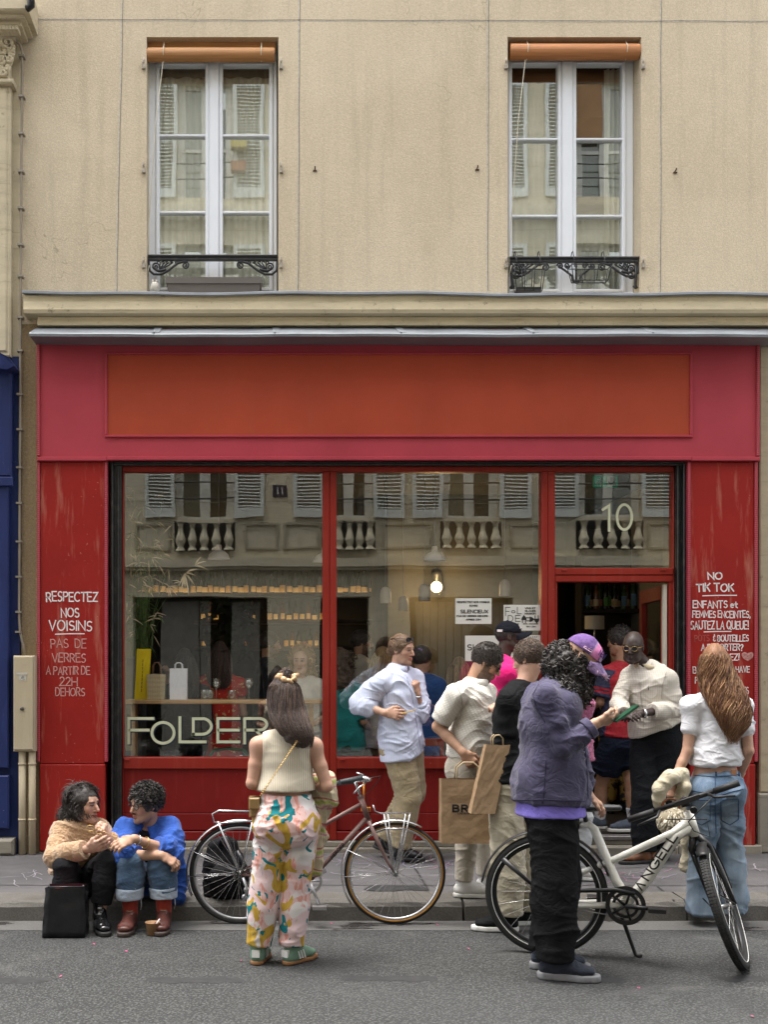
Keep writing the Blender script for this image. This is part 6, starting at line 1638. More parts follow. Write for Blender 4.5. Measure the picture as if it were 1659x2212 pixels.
def collar_flaps(f, m, spread=.055, drop=.05, parent=None, name='collar', w=.045):
    """two pointed shirt collar leaves lying on the collar band"""
    J = f.J; fw, l = f.SB[:, 1], f.SB[:, 0]; ax = nrm(J['head'] - J['neck']); c = J['neck'] + ax * .03; gm = MB()
    for sg in (1, -1):
        pts_t, pts_b = [], []
        for i in range(9):
            a = math.pi * (1 - i / 8 * .93); r = .071
            d = l * sg * math.sin(a) + fw * -math.cos(a) * -1
            d = l * sg * math.sin(a) + fw * (-math.cos(a)) if False else l * sg * math.sin(a) + fw * math.cos(a)
            d = l * sg * math.sin(a) + fw * (math.cos(a) * 1.05)
            pts_t.append(c + d * r + fw * .012); q = .4 + .6 * (i / 8) ** 2
            pts_b.append(c + d * (r + .022) - ax * (.030 + drop * .5 * (i / 8) ** 2) + l * sg * .012 * (i / 8) + fw * .012)
        n = 9; gm.add(pts_t + pts_b + [p + (p - c) * -.08 for p in pts_t] , [(i, i + 1, n + i + 1, n + i) for i in range(n - 1)] + [(2 * n + i, 2 * n + i + 1, i + 1, i) for i in range(n - 1)], True)
    o = gm.build(name, m, parent or f.root, fix=False)
    sm = o.modifiers.new('thick', 'SOLIDIFY'); sm.thickness = .005
    return o
def cuff(f, S_, t0, t1, m, e=.02, name='cuff'):
    J = f.J; a, b = lerp(J['el' + S_], J['wr' + S_], t0), lerp(J['el' + S_], J['wr' + S_], t1)
    V, F = remesh([Sweep([a, b], [.045 * f.sc + e, .042 * f.sc + e], None, (0, 1, 0), True, True)], .005); return mesh_np(name, V, F, m, f.root)
LENS = NT('dark_lens').set(col=(.012, .014, .018), rough=.06, spec=.6)
CLEARLENS = m_glass('clear_lens', .06, (.9, .92, .92))
def glasses(f, frame, lens=LENS, r=(.024, .019), y=.102, z=.004, up=0, thin=.0028, nm='sunglasses', arms=True, square=2.0, lab=None):
    c, R, s = f.J['head'], f.R, f.hs; T = lambda x, yy, zz: c + R @ (np.array((x, yy, zz)) * s); gm = MB(); lm = MB()
    for sg in (1, -1):
        ring = []
        for i in range(18):
            a = 2 * math.pi * i / 18; ca, sa = math.cos(a), math.sin(a); p = 2 / square
            ex, ez = r[0] * abs(ca) ** p * np.sign(ca), r[1] * abs(sa) ** p * np.sign(sa)
            ring.append(T(sg * .033 + ex, y - .35 * abs(sg * .033 + ex) ** 2 / .05 * .5, z + ez))
        gm.tube(ring, thin, 5, True); lm.add(ring, [tuple(range(18))])
        if arms: gm.tube([T(sg * (.033 + r[0]), y - .022, z + .006), T(sg * .078, y - .05, z + .007), T(sg * .083, .0, z + .006), T(sg * .082, -.03, z - .008)], thin * .8, 5)
    gm.tube([T(-.010, y + .002, z + .004), T(0, y + .005, z + .007), T(.010, y + .002, z + .004)], thin, 5)
    o = gm.build(nm, frame, f.root); lm.build('lens', lens, o); return o
def cap(f, m, mb, brim=.095, tilt=-.25, band=.03, yo=0, col=None, name='cap', z=.038, bw=.078):
    c, R, s = f.J['head'], f.R @ np.array(Matrix.Rotation(R_(yo), 3, 'Z')), f.hs
    T = lambda x, y, zz: c + R @ (np.array((x, y, zz)) * s)
    V, F = remesh([Ell(T(0, -.018, .034), np.array((.088, .108, .108)) * s, R, .01), Ell(T(0, .045, .055), np.array((.07, .055, .06)) * s, R, .03)], .0045, [(T(0, 0, z), -R[:, 2])])
    V = relax(V, F, 1); V = V + vnormals(V, F) * (.004 * (vnoise(V / .03, 3) - .5))[:, None]
    o = mesh_np(name, V, F, m, f.root, True, col((V - c) @ R / s) if col else None)
    gm = MB(); n = 13; top = []; rows = 6
    for j in range(rows + 1):
        for i in range(n):
            a = (i / (n - 1) - .5) * math.pi * .98; q = j / rows
            x = math.sin(a) * bw * (1 + .06 * q); y0 = .045 + math.cos(a) * .058; y = y0 + q * brim * (math.cos(a) ** .8 if math.cos(a) > 0 else 0)
            top.append(T(x, y, z + .006 + tilt * (y - y0) - .9 * x * x / bw * (.4 + .5 * q)))
    gm.add(top, [(j * n + i, j * n + i + 1, (j + 1) * n + i + 1, (j + 1) * n + i) for j in range(rows) for i in range(n - 1)], True)
    b = gm.build('brim', mb, o, fix=False); sm = b.modifiers.new('thick', 'SOLIDIFY'); sm.thickness = .006
    gm = MB(); gm.lathe(T(0, -.018, .034 + .107), [(.008, 0), (.007, .004), (0, .006)], 8); gm.build('button', m, o)
    return o
def ring_on(f, p, d, r, m, name, th=.003, w=.01):
    gm = MB(); d = nrm(d); gm.lathe(np.array(p) - d * w / 2, [(r, 0), (r + th, 0), (r + th, w), (r, w)], 16, d); return gm.build(name, m, f.root)
STEEL = mat('polished_steel', (.6, .6, .6), .25, .9)
GOLD = mat('gold_metal', (.62, .42, .16), .3, .9)
RUBW = mat('white_rubber', (.66, .65, .61), .6, 0, .08, 20)
RUBB = mat('black_rubber', (.018, .018, .018), .6)
GUM = mat('gum_rubber', (.26, .125, .05), .6)
BLKL = mat('black_leather', (.012, .012, .014), .3, 0, .2, 12, .3, 60)
# ================================================================== people on the pavement
# ---- leaning man in the pale blue shirt
f = Fig('young man in loose pale blue shirt and khaki trousers leaning against the shop window', -.46, dict(pel=(868, 1612), neck=(859, 1447, .04), head=(869, 1404, .02), shR=(826, 1474, -.10), elR=(776, 1520, -.02), wrR=(832, 1540, -.20), shL=(893, 1468, .12), elL=(907, 1536, .02), wrL=(902, 1500, -.06), hipR=(862, 1625, -.06), hipL=(886, 1623, .07), knR=(882, 1722, -.06), anR=(862, 1834, .02), knL=(890, 1714, .10), anL=(828, 1815, .22)), 58, (50, 6, 3), skin=(.50, .29, .20), bulk=.96)
f.hand('R', (1, -.12, -.12), (.15, .95, -.2), curl=(.25, .3, .35, .45), spread=.10, thumb=.2)
f.hand('L', (-.12, -.15, 1), (-.75, .6, .1), curl=(1.35, 1.4, 1.45, 1.5), thumb=.9)
f.body(brow=(.10, .055, .03), beard=((.14, .08, .05), .22))
PB = NT('pale_blue_stripe'); v_ = PB.co(); wv = PB.wave(v_, 26, 'X'); PB = PB.set(col=PB.mix(PB.ramp(wv, [(.2, 0), (.8, 1)]), (.50, .545, .70), (.60, .635, .75)), rough=.85, spec=.2, nrm=PB.bump(PB.noise(v_, 24, 4), .25, .012))
o_ = shirt(f, PB, .026, PZ(1632, -.46), (.22, .1), (1.3, 1.42), .024, .010, .004, None, .018, 3, sk=(.15, .13), flare=.02, neckcut=(.045, .075, (.035, .05, .06)), lam=.07)
collar_flaps(f, PB); cuff(f, 'R', .26, .46, PB, .026); cuff(f, 'L', .36, .50, PB, .022); SEAMB = mat('blue_seam', (.33, .36, .50), .9); stitch(o_, [[(878, 1462), (890, 1500), (897, 1545), (906, 1600), (910, 1625)], [(826, 1478), (836, 1500), (838, 1520)]], .0022, SEAMB)
trousers(f, m_cloth('khaki_twill', (.37, .30, .185), .1, .9, .3, 300, .3, 18), (.02, .032, .045, .045, .04), (1.93, 1.93), fold=.010, seed=5, lam=.07)
f.shoe('R', 75, BLKL, RUBB); f.shoe('L', 70, BLKL, RUBB, pitch=18)
f.J['head'] = f.J['head']
bl = (.135, .075, .038)
hair_cap(f, bl, .012, .066, -.055, .007, .02, stretch=(1, .35, 1), side=.0, parts=[tufts(f, 90, np.array([bl, (.2, .12, .06)]), .075, .004, 5, lambda p: p[1] < .055 and p[2] > -.03, 0, -.1, -.9, lift=.0)], extra=[Ell(f.J['head'] + f.R @ np.array((.0, -.115, -.02)) * .92, (.035, .03, .035), None, .02)])
glasses(f, mat('black_plastic', (.012, .012, .013), .25), LENS, (.026, .019), .085, .098, nm='sunglasses', arms=True)
ring_on(f, f.J['wrL'] - np.array((0, 0, .02)), (-.05, -.1, 1), .029, STEEL, 'watch', .004, .016)
pc = MB(); a = f.J['wrR'] + np.array((.125, -.05, -.005)); pc.tube([a, a + np.array((.095, -.02, .03)), a + np.array((.115, -.024, .036))], [.004, .004, .0005], 6); tag(pc.build('pencil', mat('yellow_pencil', (.62, .40, .04), .4)), 'yellow pencil between the fingers of the leaning man', 'pencil')

# ---- man in the white knitted polo
f = Fig('bearded man in white textured polo shirt bowing his head beside paper bags', -1.80, dict(pel=(1012, 1652), neck=(1023, 1476, .0), head=(1053, 1431, -.02), shR=(984, 1503, -.17), elR=(946, 1570, -.10), wrR=(1001, 1626, -.22), shL=(1050, 1500, .16), elL=(1048, 1575, .2), wrL=(1075, 1604, .03), knR=(1012, 1778, -.06), anR=(1001, 1897, -.02), knL=(1040, 1772, .18), anL=(1050, 1886, .2)), 74, (80, 34, 0), gz=KZ + .085, skin=(.46, .26, .165), bulk=1.02)
f.hand('R', (.62, -.12, -.78), (.2, .98, .0), curl=(.5, .75, .9, .95), thumb=.5)
f.hand('L', (.5, .1, -.8), (0, -1, 0), curl=(1.3, 1.35, 1.4, 1.4), thumb=.8)
f.body(brow=(.02, .014, .01), beard=((.03, .022, .017), .82))
KW = NT('white_zigzag_knit'); v_ = KW.mapv(KW.co(), (1, 1, 1), rot=(0, .5, .3)); w1 = KW.wave(v_, 22, 'Z', 1.2, 3); w2 = KW.wave(v_, 15, 'X', 1.0, 3); hh = KW.math('MULTIPLY', w1, w2)
KW = KW.set(col=KW.mix(KW.ramp(hh, [(.05, 0), (.5, 1)]), (.66, .63, .56), (.74, .71, .64)), rough=.9, spec=.15, nrm=KW.bump(hh, .25, .005))
o_ = shirt(f, KW, .015, PZ(1634, -1.8), (-.05, 0), (.80, .80), .016, .010, .0, None, .012, 4, sk=(.15, .12), neckcut=(.05, .06, (.04, .055, .075)), lam=.08)
POLC = mat('white_rib', (.72, .69, .62), .9); collar_flaps(f, POLC, w=.05); stitch(o_, [[(985, 1478), (996, 1500), (1000, 1530), (994, 1552)]], .002, mat('knit_seam', (.45, .43, .37), .9))
trousers(f, m_cloth('cream_chino', (.52, .47, .385), .06, .9, .2, 300, .25, 18), (.012, .014, .016, .016, .018), (1.92, 1.92), top=.11, fold=.006, seed=7)
WL_ = mat('white_leather', (.68, .67, .64), .45, 0, .05, 20, .1, 60)
f.shoe('R', 86, WL_, RUBW, .29, .05, sole_h=.03, name='sneaker'); f.shoe('L', 82, WL_, RUBW, .29, .05, sole_h=.03, name='sneaker')
dk = (.022, .017, .013)
hair_cap(f, dk, .013, .062, -.05, .006, .016, parts=[tufts(f, 700, np.array([dk, (.05, .038, .028), (.03, .022, .017)]), .036, .0026, 8, lambda p: p[1] < .055 and p[2] > .0 - .3 * max(0, -p[1]), 0, .1, .9, thick=.018, lift=.0)])
glasses(f, mat('black_plastic', (.012, .012, .013), .25), LENS, (.025, .021))

# ---- man with black cap and hot pink vest
f = Fig('dark skinned man in black cap and hot pink sleeveless top standing behind the polo man', -.46, dict(pel=(1090, 1632), neck=(1085, 1426, .02), head=(1100, 1376, .02), shR=(1097, 1457, -.17), elR=(1100, 1540, -.17), wrR=(1108, 1612, -.2), shL=(1080, 1455, .19), elL=(1080, 1540, .2), wrL=(1090, 1610, .15), knR=(1095, 1742, -.10), anR=(1118, 1838, -.08), knL=(1075, 1742, .1), anL=(1050, 1834, .1)), 84, (88, 2, 0), gz=KZ + .085, skin=(.052, .028, .019), bulk=1.0)
f.body(lip=(.055, .025, .022), brow=(.006, .005, .005))
PK = m_cloth('hot_pink_terry', (.72, .012, .17), .08, .95, .5, 160, .4, 14)
shirt(f, m_cloth('navy_tank', (.012, .014, .022)), .014, PZ(1632, -.46), sl=(0, 0), fold=.005, neckcut=(.05, .05, .06), name='tank_top')
pr_ = [f.torso(.032), f.clav('L', .03), f.clav('R', .03), f.neck_pr(.035)]
f.cloth('vest', pr_, PK, [(P(1083, 1548, -.46), (.0, 0, -1)), (f.J['neck'] + np.array((.0, 0, .045)), (.45, 0, 1))], None, .008, 6, lam=.09)
trousers(f, m_cloth('dark_trousers', (.014, .015, .02)), (.02, .03, .04, .05, .05), fold=.008)
PURS = mat('purple_suede', (.12, .02, .14), .9); f.shoe('R', 100, PURS, RUBW, name='sneaker'); f.shoe('L', 90, PURS, RUBW, name='sneaker')
hair_cap(f, (.008, .007, .006), .006, .05, -.05, .003, .01, cvar=.2)
BC = m_cloth('black_cap_twill', (.010, .011, .016), .1, .8, .3, 300, .1)
cp = cap(f, BC, BC, .10, .05)
hc, hR = f.J['head'], f.R; gm = MB(); ribbon.n = hR[:, 1]
def hp(x, y, z): return hc + hR @ (np.array((x, y, z)) * .92)
ribbon.n = nrm(hR @ np.array((-.7, .6, .4)))
for k in range(6): ribbon(gm, [hp(-.052 + .008 * k, .088, .075), hp(-.050 + .008 * k, .075, .105)], .003)
ribbon(gm, [hp(-.055, .084, .078), hp(-.04, .095, .088), hp(-.02, .1, .075)], .005); gm.build('embroidery', LETTER_WHITE, cp)
gm = MB(); gm.obox(hp(-.066, -.092, .050), hR[:, 1] * .016 + hR[:, 0] * -.012, hR[:, 2] * .009, hR[:, 0] * .003 + hR[:, 1] * .004); gm.build('side_patch', LETTER_WHITE, cp)

# ---- man in the black T-shirt seen from behind
f = Fig('man in black T-shirt and cream trousers seen from behind, elbow bent', -2.19, dict(pel=(1108, 1688), neck=(1131, 1482), head=(1141, 1424, .02), shL=(1099, 1512, -.13), elL=(1092, 1604, -.10), wrL=(1079, 1556, .10), shR=(1166, 1508, .12), elR=(1160, 1600, .2), wrR=(1112, 1575, .34), knL=(1098, 1838, -.06), anL=(1098, 1984, -.05), knR=(1134, 1834, .10), anR=(1140, 1974, .14)), -138, (-132, 14, 0), gz=KZ * 0 + .087, skin=(.52, .30, .215), bulk=1.05)
f.hand('L', (-.2, .3, .9), (-.3, .9, -.1), curl=(.8, .9, 1, 1)); f.hand('R', (-.8, .3, .2), (-.3, -.2, .9))
f.body()
shirt(f, m_cloth('black_jersey', (.013, .013, .014), .1, .9, .2, 300, .2), .014, PZ(1684, -2.19), (0, 0), (.78, .78), .014, .008, fold=.014, seed=9, neckcut=(.055, .02, .062), drop=.1, lam=.08)
trousers(f, m_cloth('ecru_twill', (.44, .39, .29), .06, .9, .3, 300, .3, 18), (.012, .026, .045, .05, .05), (1.94, 1.94), fold=.009, seed=4, lam=.08)
f.shoe('L', -100, m_cloth('black_canvas', (.013, .013, .014)), RUBW, .29, .05, sole_h=.032, name='sneaker'); f.shoe('R', -80, m_cloth('black_canvas', (.013, .013, .014)), RUBW, .29, .05, sole_h=.032, name='sneaker')
br_ = (.075, .045, .028)
hair_cap(f, br_, .010, .06, -.055, .004, .014, parts=[tufts(f, 700, np.array([br_, (.11, .07, .042), (.05, .03, .02)]), .04, .0026, 12, lambda p: p[1] < .085 and p[2] > -.03, .001, .1, -.2, thick=.014, lift=.0)])
gm = MB(); ring_on(f, lerp(f.J['wrL'], f.J['elL'], .15), f.J['wrL'] - f.J['elL'], .031, mat('watch_strap', (.05, .05, .055), .4), 'watch', .004, .02)

# ---- man in the purple overshirt
f = Fig('man with long black curls, pink cap and purple overshirt looking at his phone', -3.24, dict(pel=(1190, 1716), neck=(1202, 1480, 0), head=(1255, 1421, -.02), shR=(1180, 1508, -.19), elR=(1219, 1613, -.22), wrR=(1287, 1563, -.22), shL=(1216, 1507, .19), elL=(1246, 1625, .26), wrL=(1270, 1714, .28), chest=(1186, 1565, 0), waist=(1188, 1645, 0), knR=(1198, 1900, -.09), anR=(1198, 2074, -.09), knL=(1206, 1890, .12), anL=(1180, 2046, .12)), 86, (82, 38, 0), gz=.095, skin=(.44, .26, .175), bulk=1.2, sh=.2, hipw=.05)
f.hand('R', (.93, .15, .18), (-.1, .55, .75), curl=(.55, .7, .75, .85), thumb=.45)
f.hand('L', (.72, -.1, -.6), (-.2, .1, -.9), curl=(.4, .5, .55, .5), thumb=.3, spread=.12)
f.body(brow=(.01, .008, .007), beard=((.018, .012, .010), .95))
TEE = m_cloth('lilac_jersey', (.19, .15, .52), .06, .9, .2, 300, .2)
shirt(f, TEE, -.012, PZ(1759, -3.24), (0, 0), (0, 0), fold=.006, seed=2, sk=(.120, .120), flare=.092, neckcut=(.05, .05, .06), name='t_shirt')
PU = m_cloth('purple_twill', (.050, .045, .085), .16, .9, .35, 240, .35, 16, (.068, .061, .110), 5)
def open_front(V): return None
o_ = shirt(f, PU, .016, PZ(1731, -3.24), (-.04, .0), (1.86, 1.9), .010, .001, .004, None, .016, 8, sk=(.150, .150), flare=.008, lam=.085, name='overshirt', subs=[Ell(f.J['neck'] + np.array((.165, 0, -.10)), (.05, .05, .17), None, .02, True)], front=0, belly=0)
collar_flaps(f, PU); cuff(f, 'R', .70, .90, PU, .016); PUS = mat('purple_seam', (.028, .024, .055), .9); stitch(o_, [[(1165, 1478), (1152, 1500), (1160, 1530), (1178, 1560)], [(1262, 1600), (1268, 1650), (1271, 1725)], [(1180, 1640), (1176, 1700), (1172, 1735)], [(1103, 1728), (1180, 1727), (1265, 1731)]], .0022, PUS)
trousers(f, m_cloth('black_cotton', (.011, .011, .012), .15, .9, .3, 300, .4, 14), (.02, .040, .055, .055, .055), (1.96, 1.96), fold=.016, seed=11, lam=.10, hw=(.118, .122), gr=.07, long_=.3)
TRN = m_cloth('navy_mesh', (.02, .025, .038), .4, .7, .8, 120, .3); SOLEG = mat('grey_trainer_sole', (.20, .20, .21), .6, 0, .2, 18)
f.shoe('R', 76, TRN, SOLEG, .315, .055, .095, .04, name='trainer', heel_back=.085); f.shoe('L', 80, TRN, SOLEG, .315, .055, .095, .04, name='trainer', heel_back=.085)
bk = np.array([(.008, .007, .0065), (.014, .012, .011), (.022, .018, .017)])
c, R, hsz = f.J['head'], f.R, f.hs
hb = [Ell(P(1212, 1436, -3.22), (.085, .125, .125), None, .04), Ell(P(1212, 1495, -3.27), (.085, .13, .10), None, .05), Ell(P(1222, 1540, -3.32), (.055, .08, .075), None, .05), Ell(P(1240, 1455, -3.24), (.075, .115, .075), None, .05), Ell(P(1245, 1492, -3.26), (.065, .09, .075), None, .05), Ell(c + R @ np.array((0, -.005, -.035)), (.088, .078, .062), R, .03)]
rs_ = np.random.RandomState(3); roots = []
for (e_, n_) in zip(hb, (260, 260, 160, 200, 200, 150)):
    for _ in range(n_):
        d = nrm(rs_.normal(size=3)); roots.append((e_.c + e_.R @ (e_.r * d) * .93, nrm(e_.R @ d)))
def curl_gen(rt, i, rs):
    p, d = rt; t = nrm(np.cross(d, rs.normal(size=3)) + np.array((0, 0, -.5))); b = np.cross(t, d); L = rs.uniform(.05, .11); w_ = rs.uniform(.007, .013); ph = rs.uniform(0, 6)
    return [p + t * L * (k / 9 - .3) + d * (.004 + .018 * math.sin(k / 9 * 3.1)) + (d * math.sin(ph + k * 1.5) + b * math.cos(ph + k * 1.5)) * w_ for k in range(10)]
V, F = remesh(hb, .007); N = vnormals(V, F); V = V + N * (.02 * (vnoise(V / .03, 3) - .5) + .012 * (vnoise(V / .013, 5) - .5))[:, None]
V, F, C_ = join([(V, F, np.array((.009, .008, .0075))), strands(roots, curl_gen, 9, .0048, bk, .3, 4)]); mesh_np('hair', V, F, HAIRM, f.root, True, C_)
# beard
V, F = remesh([Ell(c + R @ np.array((0, .045, -.115)), (.052, .05, .062), R, .03), Ell(c + R @ np.array((0, .02, -.17)), (.04, .04, .055), R, .03)], .006); N = vnormals(V, F); V = V + N * (.016 * (vnoise(V / .014, 9) - .4))[:, None]
mesh_np('beard', V, F, HAIRM, f.root, True, np.broadcast_to((.016, .011, .010), V.shape))
def capcol(L):
    o = np.repeat(np.array((.125, .062, .215))[None], len(L), 0); fr = (L[:, 1] > .022 - .0 * L[:, 2]); o[fr] = (.58, .19, .40)
    o *= (1 + .35 * (vnoise(L / .012, 2) - .5))[:, None]; ed = np.abs(L[:, 1] - .022) < .004; o[ed] = (.3, .2, .35); return o
CAPM = m_col('washed_cap_cotton', .9, .15, 0, .1, 60, .3, 120)
PURB = m_cloth('frayed_purple_cotton', (.15, .085, .25), .3, .95, .6, 140, .4, 30, (.34, .24, .42), 30)
cp = cap(f, CAPM, PURB, .085, -.42, col=capcol, bw=.085)
T = lambda x, y, z: c + R @ (np.array((x, y, z)) * hsz)
gm = MB(); rs_ = np.random.RandomState(5)
for k in range(3):
    z0 = .052 + .011 * k
    pts = [T(-.0895 * math.cos(a) * (1 - .14 * k * .5), -.018 + .112 * math.sin(a), z0 + .012 * math.sin(a)) for a in np.linspace(-.15, .36, 9)]
    gm.tube([p + rs_.normal(size=3) * .001 for p in pts], .0028, 5)
for k in range(70):
    a = rs_.uniform(-1.4, 1.4); p = T(math.sin(a) * .088, .045 + math.cos(a) * .058 + .085 * max(0, math.cos(a)) ** .8, .038 - .42 * .085 * max(0, math.cos(a)) - .6 * math.sin(a) ** 2 * .06); gm.tube([p, p + rs_.normal(size=3) * .010 + np.array((.004, 0, -.006))], .0012, 4)
gm.build('frayed_threads', mat('pale_pink_thread', (.62, .40, .52), .9), cp)
gm = MB(); ribbon.n = nrm(R @ np.array((-.62, .75, .25))); uu = nrm(np.cross(R[:, 2], ribbon.n)); vv = np.cross(ribbon.n, uu)
write(gm, 'NEW', T(-.052, .086, .074), uu, vv, .030, .007, 'c', .1, .03); gm.build('embroidery', mat('violet_thread', (.03, .015, .12), .7), cp)
gm = MB(); ribbon.n = nrm(R @ np.array((-.62, .75, .25))); write(gm, 'DC', T(-.052, .0935, .050), uu, vv, .014, .003, 'c', .1); gm.obox(T(-.052, .0925, .056), uu * .013, vv * .010, ribbon.n * .001); gm.build('embroidered_badge', mat('mauve_thread', (.30, .22, .36), .8), cp)
ph_ = MB(); a = f.J['wrR'] + np.array((.135, .0, .035)); u_ = nrm((.80, .1, .55)); v2 = nrm(np.cross((0, 1, 0), u_)); w2 = np.cross(u_, v2); ph_.obox(a + u_ * .03 , u_ * .075, w2 * .036, v2 * .0055)
tag(ph_.build('phone', mat('dark_green_case', (.01, .055, .03), .35)), 'dark green phone held up by the man in purple', 'phone')
for px, py in ((1322, 1541), (1323, 1552)): ring_on(f, P(px, py, -3.47), (.9, .1, .2), .010, STEEL, 'finger_ring', .0022, .006)
for k in range(7): gm = MB(); gm.lathe(P(1262 + k * .6, 1625 + 17 * k, -3.30 - .02 * (k < 5)), [(.006, 0), (.006, .003), (0, .003)], 8, (.35, -1, 0)); gm.build('shirt_button', mat('grey_button', (.22, .2, .25), .4), f.root)

# ---- figure in fuzzy pink behind him
f = Fig('person in fuzzy pink top half hidden behind the man in purple', -1.15, dict(pel=(1235, 1648), neck=(1228, 1470, .0), head=(1225, 1424, 0), shR=(1239, 1500, -.15), elR=(1244, 1560, -.17), wrR=(1258, 1625, -.12), shL=(1218, 1500, .15), elL=(1213, 1570, .2), wrL=(1228, 1630, .2), knR=(1248, 1770, -.06), anR=(1241, 1874, -.05), knL=(1228, 1765, .1), anL=(1223, 1865, .12)), 80, (70, 10, 0), gz=KZ + .085, skin=(.20, .095, .055), bulk=.95, female=True, h=.007)
f.body()
FZP = m_cloth('fuzzy_pink_yarn', (.42, .10, .21), .25, .98, .9, 90, .9, 50, (.52, .18, .30), 24)
shirt(f, FZP, .024, PZ(1640, -1.15), sl=(.0, .22), se=.018, fold=.012, seed=6, lam=.03, neckcut=(.05, .04, .055), name='top', disp=lambda V, N: V + N * (.014 * (vnoise(V / .013, 3) - .4))[:, None])
trousers(f, m_cloth('pale_grey_cotton', (.44, .45, .46)), (.02, .03, .05, .05, .05), fold=.01)
f.shoe('R', 80, WL_, RUBW); f.shoe('L', 80, WL_, RUBW)
hair_cap(f, (.012, .01, .009), .02, .05, -.06, .01, .02)

# ---- man in the doorway, back turned
f = Fig('man in navy and red T-shirt and navy shorts entering the doorway, back turned', .26, dict(pel=(1346, 1596, .04), neck=(1346, 1440, .05), head=(1338, 1385, .06), shL=(1312, 1458, 0), elL=(1299, 1516, .0), wrL=(1318, 1546, .22), shR=(1384, 1458, .05), elR=(1392, 1520, .06), wrR=(1380, 1560, .25), knL=(1300, 1690, .14), anL=(1296, 1776, .16), knR=(1364, 1684, .0), anR=(1369, 1782, .0)), -150, (-140, 6, 0), gz=FZ + .08, skin=(.42, .235, .15), bulk=1.08)
f.body()
def rugby(V):
    o = np.repeat(np.array((.34, .008, .018))[None], len(V), 0); f_ = f
    for S_ in 'LR':
        a, b = f_.J['sh' + S_], f_.J['el' + S_]; d = nrm(b - a); q = V - a; t = q @ d; r = np.linalg.norm(q - t[:, None] * d, axis=1); m = (t > -.045) & (r < .10) & ((V[:, 0] < a[0] + .05) if S_ == 'L' else (V[:, 0] > a[0] - .05)); o[m] = (.018, .022, .060)
        L = np.linalg.norm(b - a)
        for t0 in (.50, .62): mm = m & (t > L * t0) & (t < L * (t0 + .075)); o[mm] = (.34, .008, .018)
    return o
shirt(f, m_col('jersey_panels', .9, .2, 0, .08, 40, .3, 24), .022, PZ(1592, .26), (-.05, 0), (.80, .80), .022, .015, fold=.009, seed=3, neckcut=(.055, .02, .062), col=rugby, lam=.08)
trousers(f, m_cloth('navy_shorts_cotton', (.012, .016, .030)), (.03, .045, .06, .06, .06), (.72, .72), fold=.008, name='shorts', seed=2)
for S_ in 'LR':
    V, F = remesh([Sweep([lerp(f.J['kn' + S_], f.J['an' + S_], .6), f.J['an' + S_]], [.058, .045], None, (1, 0, 0))], .006, [(lerp(f.J['kn' + S_], f.J['an' + S_], .66), UPV)]); mesh_np('sock', V, F, m_cloth('white_rib_sock', (.66, .67, .72), .04, .95, .5, 120), f.root)
    f.shoe(S_, -92 if S_ == 'R' else -110, m_cloth('grey_blue_canvas', (.10, .12, .16), .2), RUBW, .28, .048, .08, .03, name='sneaker')
gm = MB(); write(gm, 'ANS', P(1367, 1757, .205), U_, V_, .028, .007, 'c', .15); gm.build('sock_lettering', INK, f.root)
hair_cap(f, (.010, .008, .007), .016, .055, -.055, .006, .016, parts=[tufts(f, 160, np.array([(.012, .01, .009), (.03, .025, .02)]), .035, .004, 3, lambda p: p[2] > .0 and p[1] < .08)])

# ---- man in the checked shirt
f = Fig('bald dark skinned man in cream checked shirt and round sunglasses by the doorway', -.43, dict(pel=(1418, 1592, .02), neck=(1396, 1440, .0), head=(1368, 1397, -.06), shL=(1443, 1468, -.08), elL=(1458, 1530, -.10), wrL=(1384, 1541, -.30), shR=(1360, 1462, .06), elR=(1334, 1520, -.04), wrR=(1352, 1546, -.26), chest=(1404, 1500, 0), waist=(1412, 1555, .01), knL=(1440, 1722, -.02), anL=(1432, 1838, .05), knR=(1396, 1722, -.06), anR=(1392, 1838, -.06)), -36, (-30, 12, -4), gz=KZ + .085, skin=(.036, .021, .016), bulk=1.02, sh=.185, hs=.97)
f.hand('L', (-.95, -.15, -.08), (.2, .5, -.85), curl=(.5, .55, .6, .6)); f.hand('R', (.2, -.85, .1), (.5, .2, -.85), curl=(.5, .5, .5, .5))
f.body(lip=(.05, .022, .022), brow=(.012, .009, .008), jaw=1.12)
CK = NT('cream_small_check'); v_ = CK.co(); gx = CK.ramp(CK.wave(v_, 20, 'X', 0), [(.86, 0), (.97, 1)]); gz = CK.ramp(CK.wave(v_, 20, 'Z', 0), [(.86, 0), (.97, 1)]); gg = CK.math('MAXIMUM', gx, gz)
CK = CK.set(col=CK.mix(CK.math('MULTIPLY', gg, .28), (.58, .54, .47), (.13, .10, .085)), rough=.88, spec=.2, nrm=CK.bump(CK.noise(v_, 16, 3), .12, .01))
o_ = shirt(f, CK, .014, PZ(1572, -.43), (.42, 0), (1.62, 1.75), .014, .003, .004, None, .015, 5, sk=(.158, .135), flare=.012, lam=.08, belly=.03, neckcut=(.045, .075, (.03, .045, .06)))
CKC = mat('ecru_collar', (.52, .44, .30), .85); collar_flaps(f, CKC, drop=.06); cuff(f, 'L', .48, .66, CK, .022); stitch(o_, [[(1382, 1470), (1386, 1510), (1392, 1570)], [(1440, 1452), (1432, 1480), (1430, 1510)]], .0022, mat('shirt_seam', (.33, .30, .26), .9))
gm = MB(); p0 = P(1401, 1491, -.43 - .195); gm.tube([p0, p0 + np.array((.004, 0, .012)), p0 + np.array((-.002, 0, .022)), p0 + np.array((.005, 0, .03))], .0035, 5); gm.build('chest_emblem', INK, f.root)
trousers(f, m_cloth('black_denim', (.011, .012, .014), .2, .9, .4, 300, .3), (.016, .035, .05, .05, .05), (1.96, 1.96), fold=.011, seed=8, lam=.09)
